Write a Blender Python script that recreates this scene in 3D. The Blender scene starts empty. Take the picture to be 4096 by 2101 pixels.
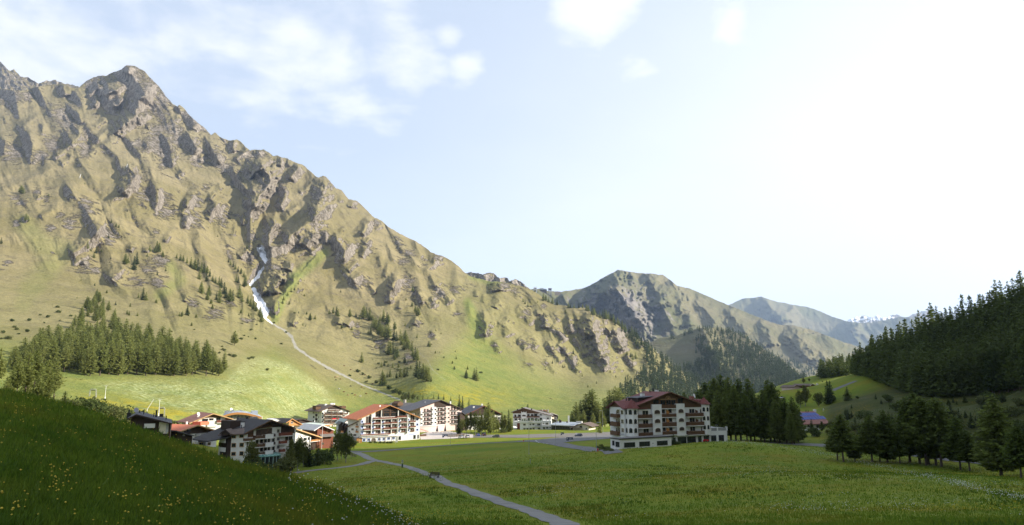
import bpy, bmesh, math, random
import numpy as np
from mathutils import Vector, Matrix
random.seed(7)
RNG = np.random.default_rng(11)
SC = bpy.context.scene
COL = SC.collection
# ------------------------------------------------------------------ camera
F, CX, CY = 2731.0, 2048.0, 1050.5
PITCH = math.atan((1527 - CY) / F)
cp, sp = math.cos(PITCH), math.sin(PITCH)
cam = bpy.data.objects.new('camera', bpy.data.cameras.new('camera'))
COL.objects.link(cam)
cam.data.sensor_width = 36.0
cam.data.lens = 36.0 * F / 4096.0
cam.data.clip_start = 0.1
cam.data.clip_end = 60000
cam.rotation_euler = (math.pi / 2 + PITCH, 0, 0)
SC.camera = cam

def ray(u, v):
    """direction through a photo pixel, scaled to unit forward distance (Y = 1)"""
    a = (np.asarray(u, float) - CX) / F
    b = (CY - np.asarray(v, float)) / F
    y = cp - sp * b
    z = sp + cp * b
    return a / y, z / y          # x per metre of Y, z per metre of Y

def P(u, v, Y):
    a, c = ray(u, v)
    return Vector((float(a) * Y, Y, float(c) * Y))

# ------------------------------------------------------------------ tagging
def tag(o, label=None, cat=None, group=None, kind=None):
    if label: o['label'] = label
    if cat: o['category'] = cat
    if group: o['group'] = group
    if kind: o['kind'] = kind
    return o

def empty(name, loc=(0, 0, 0), rz=0.0, label=None, cat=None, group=None):
    o = bpy.data.objects.new(name, None)
    COL.objects.link(o)
    o.location = loc
    o.rotation_euler = (0, 0, rz)
    o.empty_display_size = 0.5
    return tag(o, label, cat, group)

# ------------------------------------------------------------------ mesh buffer
class MB:
    def __init__(self): self.v = []; self.f = []
    def add(self, vs, fs):
        n = len(self.v); self.v += [tuple(x) for x in vs]; self.f += [tuple(i + n for i in f) for f in fs]
        return self
    def box(self, x0, y0, z0, x1, y1, z1):
        if x0 > x1: x0, x1 = x1, x0
        if y0 > y1: y0, y1 = y1, y0
        if z0 > z1: z0, z1 = z1, z0
        return self.add([(x0,y0,z0),(x1,y0,z0),(x1,y1,z0),(x0,y1,z0),(x0,y0,z1),(x1,y0,z1),(x1,y1,z1),(x0,y1,z1)],
                 [(3,2,1,0),(4,5,6,7),(0,1,5,4),(1,2,6,5),(2,3,7,6),(3,0,4,7)])
    def prism(self, pts, y0, y1):
        """outline in x,z extruded along y"""
        n = len(pts)
        vs = [(p[0], y0, p[1]) for p in pts] + [(p[0], y1, p[1]) for p in pts]
        fs = [tuple(range(n)), tuple(range(2*n-1, n-1, -1))]
        for i in range(n):
            j = (i + 1) % n
            fs.append((i, i + n, j + n, j))
        return self.add(vs, fs)
    def prism_z(self, pts, z0, z1):
        n = len(pts)
        vs = [(p[0], p[1], z0) for p in pts] + [(p[0], p[1], z1) for p in pts]
        fs = [tuple(range(n-1, -1, -1)), tuple(range(n, 2*n))]
        for i in range(n):
            j = (i + 1) % n
            fs.append((i, j, j + n, i + n))
        return self.add(vs, fs)
    def bar(self, a, b, r0, r1=None, n=6):
        a = Vector(a); b = Vector(b); r1 = r0 if r1 is None else r1
        d = (b - a)
        if d.length < 1e-6: return self
        d.normalize()
        s = d.orthogonal().normalized(); t = d.cross(s)
        vs = []
        for c, r in ((a, r0), (b, r1)):
            for i in range(n):
                w = 2 * math.pi * i / n
                vs.append(c + s * (math.cos(w) * r) + t * (math.sin(w) * r))
        fs = [(i, (i+1) % n, n + (i+1) % n, n + i) for i in range(n)]
        fs += [tuple(range(n-1, -1, -1)), tuple(range(n, 2*n))]
        return self.add(vs, fs)
    def tube(self, pts, r, n=5):
        for a, b in zip(pts[:-1], pts[1:]): self.bar(a, b, r, r, n)
        return self
    def lathe(self, prof, c=(0,0,0), n=12):
        vs = []; fs = []
        for (r, z) in prof:
            for i in range(n):
                w = 2*math.pi*i/n
                vs.append((c[0] + r*math.cos(w), c[1] + r*math.sin(w), c[2] + z))
        for k in range(len(prof)-1):
            for i in range(n):
                j = (i+1) % n
                fs.append((k*n+i, k*n+j, (k+1)*n+j, (k+1)*n+i))
        fs.append(tuple(range(n-1, -1, -1))); fs.append(tuple((len(prof)-1)*n+i for i in range(n)))
        return self.add(vs, fs)
    def build(self, name, mat, parent=None, smooth=False, loc=None):
        me = bpy.data.meshes.new(name)
        me.from_pydata(self.v, [], self.f)
        me.update()
        if mat: me.materials.append(mat)
        if smooth: me.polygons.foreach_set('use_smooth', [True]*len(me.polygons))
        o = bpy.data.objects.new(name, me)
        COL.objects.link(o)
        if parent is not None: o.parent = parent
        if loc is not None: o.location = loc
        return o

def np_mesh(name, V, Fq, mat, smooth=True, attrs=None):
    """big meshes from numpy arrays; Fq (n,3) or (n,4)"""
    me = bpy.data.meshes.new(name)
    V = np.ascontiguousarray(V, np.float32); Fq = np.ascontiguousarray(Fq, np.int32)
    k = Fq.shape[1]; n = len(Fq)
    me.vertices.add(len(V)); me.vertices.foreach_set('co', V.ravel())
    me.loops.add(n*k); me.loops.foreach_set('vertex_index', Fq.ravel())
    me.polygons.add(n)
    me.polygons.foreach_set('loop_start', np.arange(0, n*k, k, dtype=np.int32))
    me.polygons.foreach_set('use_smooth', np.full(n, smooth))
    me.update(calc_edges=True)
    me.validate()
    if attrs:
        for an, av in attrs.items():
            a = me.attributes.new(an, 'FLOAT', 'POINT')
            a.data.foreach_set('value', np.ascontiguousarray(av, np.float32).ravel())
    if mat: me.materials.append(mat)
    o = bpy.data.objects.new(name, me)
    COL.objects.link(o)
    return o

def grid_faces(nu, nv):
    i = np.arange(nu-1)[:, None]*nv + np.arange(nv-1)[None, :]
    return np.stack([i, i+nv, i+nv+1, i+1], -1).reshape(-1, 4)

# ------------------------------------------------------------------ noise
_perm = np.random.default_rng(5).permutation(512)
_perm = np.concatenate([_perm, _perm, _perm])
_g = np.random.default_rng(6).uniform(0, 2*np.pi, 512)
_gx, _gy = np.cos(_g), np.sin(_g)
def perlin(x, y):
    xi = np.floor(x).astype(int); yi = np.floor(y).astype(int)
    xf = x - xi; yf = y - yi
    xi &= 511; yi &= 511
    def gr(ix, iy, dx, dy):
        h = _perm[_perm[ix & 511] + (iy & 511)] & 511
        return _gx[h]*dx + _gy[h]*dy
    s = xf*xf*xf*(xf*(xf*6-15)+10); t = yf*yf*yf*(yf*(yf*6-15)+10)
    a = gr(xi, yi, xf, yf); b = gr(xi+1, yi, xf-1, yf)
    c = gr(xi, yi+1, xf, yf-1); d = gr(xi+1, yi+1, xf-1, yf-1)
    return (a+(b-a)*s) + ((c+(d-c)*s) - (a+(b-a)*s))*t
def fbm(x, y, o=4, g=0.5):
    r = 0; a = 1.0
    for k in range(o):
        r = r + a*perlin(x*2**k+17.3*k, y*2**k+9.1*k); a *= g
    return r
def ridged(x, y, o=4, g=0.5):
    r = 0; a = 1.0
    for k in range(o):
        r = r + a*(1-np.abs(perlin(x*2**k+31.7*k, y*2**k+5.3*k))*2.0); a *= g
    return r
def sstep(a, b, x):
    t = np.clip((x-a)/(b-a), 0, 1); return t*t*(3-2*t)

class RBF:
    """multiquadric interpolation with a linear part"""
    def __init__(self, pts, vals, c=0.0, kind='mq', smooth=0.0):
        self.p = np.array(pts, float); self.c = c; self.kind = kind
        n = len(self.p)
        A = self.k(np.linalg.norm(self.p[:, None]-self.p[None], axis=-1)) + np.eye(n)*smooth
        Q = np.concatenate([np.ones((n, 1)), self.p], 1)
        M = np.block([[A, Q], [Q.T, np.zeros((3, 3))]])
        s = np.linalg.solve(M, np.concatenate([np.array(vals, float), np.zeros(3)]))
        self.w, self.l = s[:n], s[n:]
    def k(self, r):
        if self.kind == 'tps': return r*r*np.log(r+1e-9)
        return -np.sqrt(r*r+self.c*self.c)
    def __call__(self, x, y):
        x = np.asarray(x, float); y = np.asarray(y, float)
        out = self.l[0]+self.l[1]*x+self.l[2]*y
        for (px, py), w in zip(self.p, self.w):
            out = out + w*self.k(np.hypot(x-px, y-py))
        return out

# ------------------------------------------------------------------ materials
MATS = {}
def nodes_of(name):
    m = bpy.data.materials.new(name); m.use_nodes = True
    nt = m.node_tree
    b = nt.nodes['Principled BSDF']
    return m, nt, b
class NG:
    """tiny node-graph writer"""
    def __init__(self, nt): self.nt = nt
    def n(self, t, **kw):
        x = self.nt.nodes.new(t)
        for k, v in kw.items(): setattr(x, k, v)
        return x
    def link(self, a, b): self.nt.links.new(a, b)
    def put(self, sock, v):
        if hasattr(v, 'is_output') or isinstance(v, bpy.types.NodeSocket): self.link(v, sock)
        else:
            if isinstance(v, (tuple, list)) and len(v) == 3 and len(sock.default_value) == 4: v = (*v, 1)
            sock.default_value = v
    def math(self, op, a, b=None, c=None, clamp=False):
        x = self.n('ShaderNodeMath', operation=op, use_clamp=clamp)
        self.put(x.inputs[0], a)
        if b is not None: self.put(x.inputs[1], b)
        if c is not None: self.put(x.inputs[2], c)
        return x.outputs[0]
    def mix(self, f, a, b, mode='MIX'):
        x = self.n('ShaderNodeMix', data_type='RGBA', blend_type=mode, clamp_factor=True)
        self.put(x.inputs[0], f); self.put(x.inputs[6], a); self.put(x.inputs[7], b)
        return x.outputs[2]
    def noise(self, vec, scale, detail=4, rough=0.55, dist=0.0):
        x = self.n('ShaderNodeTexNoise')
        if vec is not None: self.link(vec, x.inputs['Vector'])
        x.inputs['Scale'].default_value = scale; x.inputs['Detail'].default_value = detail
        x.inputs['Roughness'].default_value = rough; x.inputs['Distortion'].default_value = dist
        return x.outputs['Fac']
    def vor(self, vec, scale, feature='F1', out='Distance'):
        x = self.n('ShaderNodeTexVoronoi', feature=feature)
        if vec is not None: self.link(vec, x.inputs['Vector'])
        x.inputs['Scale'].default_value = scale
        return x.outputs[out]
    def step(self, v, a, b):
        x = self.n('ShaderNodeMapRange', interpolation_type='SMOOTHSTEP')
        self.put(x.inputs[0], v); x.inputs[1].default_value = a; x.inputs[2].default_value = b
        return x.outputs[0]
    def pos(self, scale=None, rot=None):
        g = self.n('ShaderNodeNewGeometry').outputs['Position']
        if scale is None: return g
        m = self.n('ShaderNodeMapping'); self.link(g, m.inputs[0]); m.inputs['Scale'].default_value = scale
        if rot: m.inputs['Rotation'].default_value = rot
        return m.outputs[0]
    def attr(self, name):
        return self.n('ShaderNodeAttribute', attribute_name=name).outputs['Fac']
    def bump(self, h, strength, dist):
        x = self.n('ShaderNodeBump'); x.inputs['Strength'].default_value = strength
        x.inputs['Distance'].default_value = dist; self.link(h, x.inputs['Height'])
        return x.outputs[0]

def mat(name, col, rough=0.7, var=0.15, scale=1.5, metal=0.0, spec=0.3, bump=0.0, grain=None):
    """plain surface with procedural wear: colour wanders by var at the given scale (object space)"""
    if name in MATS: return MATS[name]
    m, nt, b = nodes_of(name); g = NG(nt)
    tc = g.n('ShaderNodeTexCoord').outputs['Object']
    if grain:
        mp = g.n('ShaderNodeMapping'); g.link(tc, mp.inputs[0]); mp.inputs['Scale'].default_value = grain; tc = mp.outputs[0]
    f = g.noise(tc, scale, 5, 0.6)
    f2 = g.noise(tc, scale*7, 3, 0.6)
    f = g.math('ADD', g.math('MULTIPLY', f, 0.65), g.math('MULTIPLY', f2, 0.35))
    f = g.step(f, 0.3, 0.7)
    lo = tuple(c*(1-var) for c in col); hi = tuple(min(1, c*(1+var)) for c in col)
    c = g.mix(f, lo, hi)
    g.link(c, b.inputs['Base Color'])
    b.inputs['Roughness'].default_value = rough; b.inputs['Metallic'].default_value = metal
    b.inputs['Specular IOR Level'].default_value = spec
    if bump: g.link(g.bump(f2, bump, 0.03), b.inputs['Normal'])
    MATS[name] = m
    return m
# ================================================================== TERRAIN
G_PIX = [(2230,2101,58),(3000,2101,52),(3600,2101,46),(4096,2101,42),(1660,2101,62),(2000,2010,90),(1740,1912,145),
 (2600,1900,130),(3300,1900,110),(2900,1768,200),(4000,1990,85),(3500,1880,150),(3900,1905,122),(4096,1915,114),(2450,1800,213),
 (2700,1786,206),(2383,1808,222),(1480,1850,250),(1608,1872,215),(1200,1890,212),(1000,1900,200),(1430,1800,305),
 (1600,1790,318),(1800,1777,330),(2050,1764,335),(2200,1772,310),(1560,1765,372),(1800,1750,385),(2000,1745,380),
 (2320,1745,370),(2200,1733,400),(2100,1719,470),(2300,1714,480),(2550,1712,440),(1750,1730,430),(1300,1745,380),(1150,1790,300),
 (350,1650,280),(150,1605,190),
 (3300,1781,232),(3150,1778,236),(3700,1818,192),(4000,1838,166),(4096,1848,158),(3450,1610,330),(3600,1660,270),(4096,1750,215),(4096,1600,300),
 (3700,1565,365),(3330,1503,640),(3150,1560,485),(3080,1575,470),(3300,1527,565),(3250,1545,520),(3222,1628,428),(3285,1630,425),(3330,1616,430),(3389,1602,410),(3160,1645,415),(3280,1715,330),
 (3595,1430,470),(3722,1345,460),(3850,1310,455),(3961,1265,450),(4096,1205,450),(3960,1440,390),
 (1300,1640,760),(1900,1620,900),(2700,1660,1000),(3000,1610,1000)]
G_XYZ = [(0,0,-1.8),(0,20,-5),(0,-30,1),(-15,0,-.9),(15,0,-3.2),(-22,22,-4),(-60,60,-10),(-60,0,1),(60,250,-20.5),(-97,190,-18),(-112,160,-14),
 (-60,130,-21),(-40,90,-15),(100,120,-16),(110,60,-9),(90,0,0),(317,178,190),(302,124,192),(288,75,188),(269,-23,184),(259,-143,178),(341,231,176),(370,272,176),(377,294,158),(381,318,140),(386,340,124),(393,372,106),
 (185,100,48),(190,160,36),(205,0,75),(225,215,45),(440,60,205),(470,250,185),(470,350,130),(425,422,98),(415,395,112),(436,490,40),(480,620,20),(300,700,5),(-200,260,-2),(-300,300,25),(-170,80,12),(-220,160,20)]
SEAM = [(-160,1640,230),(50,1643,260),(260,1650,300),(430,1672,312),(600,1692,335),(800,1704,362),(1000,1713,408),(1150,1710,480),(1300,1708,520),(1500,1706,560),(1800,1712,560),(2100,1714,530),(2400,1712,530),(2650,1690,700),(2900,1650,1000)]
G_PIX += SEAM + [(a, b+22, c*1.3) for a, b, c in SEAM[1:]] + [(a, b+60, c*1.8) for a, b, c in SEAM[1::2]]
pts = [(q.x, q.y) for q in (P(*t) for t in G_PIX)] + [(a, b) for a, b, c in G_XYZ]
zs = [P(*t).z for t in G_PIX] + [c for a, b, c in G_XYZ]
GROUND = RBF(pts, zs, c=14.0)
def gz(x, y):
    x = np.asarray(x, float); y = np.asarray(y, float)
    r = np.hypot(x, y)
    z = GROUND(x, y)
    a = sstep(25, 90, r)*(1-sstep(300, 420, r))
    z = z + a*(0.35*fbm(x/22, y/22, 3)+0.9*perlin(x/60+3.3, y/60))*sstep(-28, -16, z) + 0.06*fbm(x/4., y/4., 2)*sstep(10, 40, r)*(1-sstep(150, 260, r))
    return z
def gz1(x, y): return float(gz(np.array([x]), np.array([y]))[0])
def gpix(u, v, lo=20, hi=900):
    """where the sight line through a photo pixel meets the ground"""
    a, c = ray(u, v); a = float(a); c = float(c)
    ys = np.exp(np.linspace(math.log(lo), math.log(hi), 900))
    d = c*ys - gz(a*ys, ys)
    k = np.where((d[:-1] > 0) & (d[1:] <= 0))[0]
    if len(k) == 0: k = [int(np.argmin(np.abs(d)))]; return Vector((a*ys[k[0]], ys[k[0]], c*ys[k[0]]))
    i = k[0]; t = d[i]/(d[i]-d[i+1]); y = ys[i]+(ys[i+1]-ys[i])*t
    return Vector((a*y, y, gz1(a*y, y)))

az = np.radians(np.concatenate([np.linspace(-62, -40, 24), np.linspace(-39.6, 39.6, 520), np.linspace(41, 150, 64)]))
rr = np.exp(np.linspace(math.log(2.0), math.log(1250), 430))
A_, R_ = np.meshgrid(az, rr, indexing='ij')
gx, gy = np.sin(A_)*R_, np.cos(A_)*R_
gzv = gz(gx, gy)
ground = np_mesh('ground', np.stack([gx, gy, gzv], -1).reshape(-1, 3), grid_faces(len(az), len(rr))[:, ::-1], None)
tag(ground, kind='structure')

RIBK = 2.6
class Layer:
    """a slope given by its skyline and foot as seen from the valley, with its own distances"""
    def __init__(s, name, top, bot, ctrl, du, nv, ribs=(), noise=None, back=(120, 300), seam=False, zoom=1.0, attrs=None, mat=None, blend=60):
        top = np.array(top, float)
        s.u = np.arange(top[0, 0], top[-1, 0]+du, du); s.nu = len(s.u)
        vt = np.interp(s.u, top[:, 0], top[:, 1])
        if noise and 'crest' in noise:
            a, w = noise['crest']; vt = vt + a*fbm(s.u/w, s.u*0+3.7, 4, .6)
        vb = np.interp(s.u, [b[0] for b in bot], [b[1] for b in bot])
        vb = np.maximum(vb, vt+2)
        t = np.linspace(0, 1, nv)
        s.vt, s.vb, s.nv = vt, vb, nv
        U = np.repeat(s.u[:, None], nv, 1); V = vb[:, None]+(vt-vb)[:, None]*t[None]
        c = np.array(ctrl, float)
        f = RBF(c[:, :2]/1000., np.log(c[:, 2]), kind='tps', smooth=2e-3)
        Y = np.exp(f(U/1000., V/1000.))
        s.disp = np.zeros_like(Y)
        for (k, wl, wr, pl) in ribs:
            pl = np.array(pl, float)
            m = max(wl, wr)*1.6
            i0, i1 = np.searchsorted(s.u, [pl[:, 0].min()-m, pl[:, 0].max()+m])
            if i1 <= i0: continue
            uu, vv = U[i0:i1], V[i0:i1]
            wob = fbm(uu/38., vv/38., 3, .6)*0.28*wl
            uu = uu+wob; vv = vv+0.6*np.roll(wob, 7, 0)
            best = np.full(uu.shape, 1e9); sg = np.zeros(uu.shape); tt = np.zeros(uu.shape)
            L = np.concatenate([[0], np.cumsum(np.hypot(*np.diff(pl, axis=0).T))])
            for q in range(len(pl)-1):
                a, b = pl[q], pl[q+1]; d = b-a; l2 = (d*d).sum()
                h = np.clip(((uu-a[0])*d[0]+(vv-a[1])*d[1])/l2, 0, 1)
                ex, ey = uu-a[0]-h*d[0], vv-a[1]-h*d[1]
                dist = np.hypot(ex, ey)
                nx, ny = d[1], -d[0]
                if nx > 0 or (nx == 0 and ny > 0): nx, ny = -nx, -ny
                side = np.sign(ex*nx+ey*ny)
                w = dist < best
                best = np.where(w, dist, best); sg = np.where(w, side, sg); tt = np.where(w, (L[q]+h*math.sqrt(l2))/L[-1], tt)
            dl = np.clip(1-best/wl, 0, 1); dr = np.clip(1-best/wr, 0, 1)
            sh = np.where(sg > 0, dl**1.1, dr*dr*(1.6-.6*dr))
            end = sstep(-0.02, 0.16, tt)*(1-sstep(0.86, 1.03, tt))*.75+.25
            s.disp[i0:i1] += RIBK*k*wl*sh*end
        if noise: s.disp += noise['fn'](U, V, s.disp)
        Y = Y - s.disp*Y/F*sstep(0, .02, 1-t)[None]**.0
        if seam:   # meet the ground sheet at the foot
            yb = np.interp(s.u, [q[0] for q in seam], [q[2] for q in seam])
            w = 1-sstep(0, blend, vb[:, None]-V)
            Y = Y*(1-w)+yb[:, None]*w
        s.U, s.V, s.Y = U, V, Y
        a, cc = ray(U, V)
        X, Z = a*Y, cc*Y
        Pn = np.stack([X, Y, Z], -1)
        rows = [Pn]
        last = Pn[:, -1]
        hd = last[:, :2]/np.linalg.norm(last[:, :2], axis=1)[:, None]
        for dist, drop in ((back[0], .35), (back[1], .9)):
            q = last.copy(); q[:, :2] += hd*dist; q[:, 2] -= dist*drop
            rows.append(q[:, None])
        q = rows[0][:, :1].copy()
        sk = q.copy()
        if seam:
            hh = sk[:, 0, :2]/np.linalg.norm(sk[:, 0, :2], axis=1)[:, None]; sk[:, 0, :2] -= hh*45; sk[:, 0, 2] = np.minimum(gz(sk[:, 0, 0], sk[:, 0, 1])-.4, sk[:, 0, 2]-.2)
        else: sk[:, :, 2] -= 40
        V3 = np.concatenate([sk]+rows, 1)
        at = {}
        for an, av in (attrs or {}).items():
            g = av(U, V, s)
            at[an] = np.concatenate([g[:, :1], g, g[:, -1:], g[:, -1:]], 1)
        s.o = np_mesh(name, V3.reshape(-1, 3), grid_faces(s.nu, V3.shape[1])[:, ::-1], mat, True, at)
        tag(s.o, kind='structure')
    def at(s, u, v):
        i = np.clip((u-s.u[0])/(s.u[1]-s.u[0]), 0, s.nu-1.001); a = int(i); fa = i-a
        vt = s.vt[a]*(1-fa)+s.vt[a+1]*fa; vb = s.vb[a]*(1-fa)+s.vb[a+1]*fa
        j = np.clip((v-vb)/(vt-vb)*(s.nv-1), 0, s.nv-1.001); b = int(j); fb = j-b
        Y = s.Y
        y = (Y[a, b]*(1-fa)+Y[a+1, b]*fa)*(1-fb)+(Y[a, b+1]*(1-fa)+Y[a+1, b+1]*fa)*fb
        vv = vb+(vt-vb)*(j/(s.nv-1))
        return P(u, vv, y)

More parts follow.
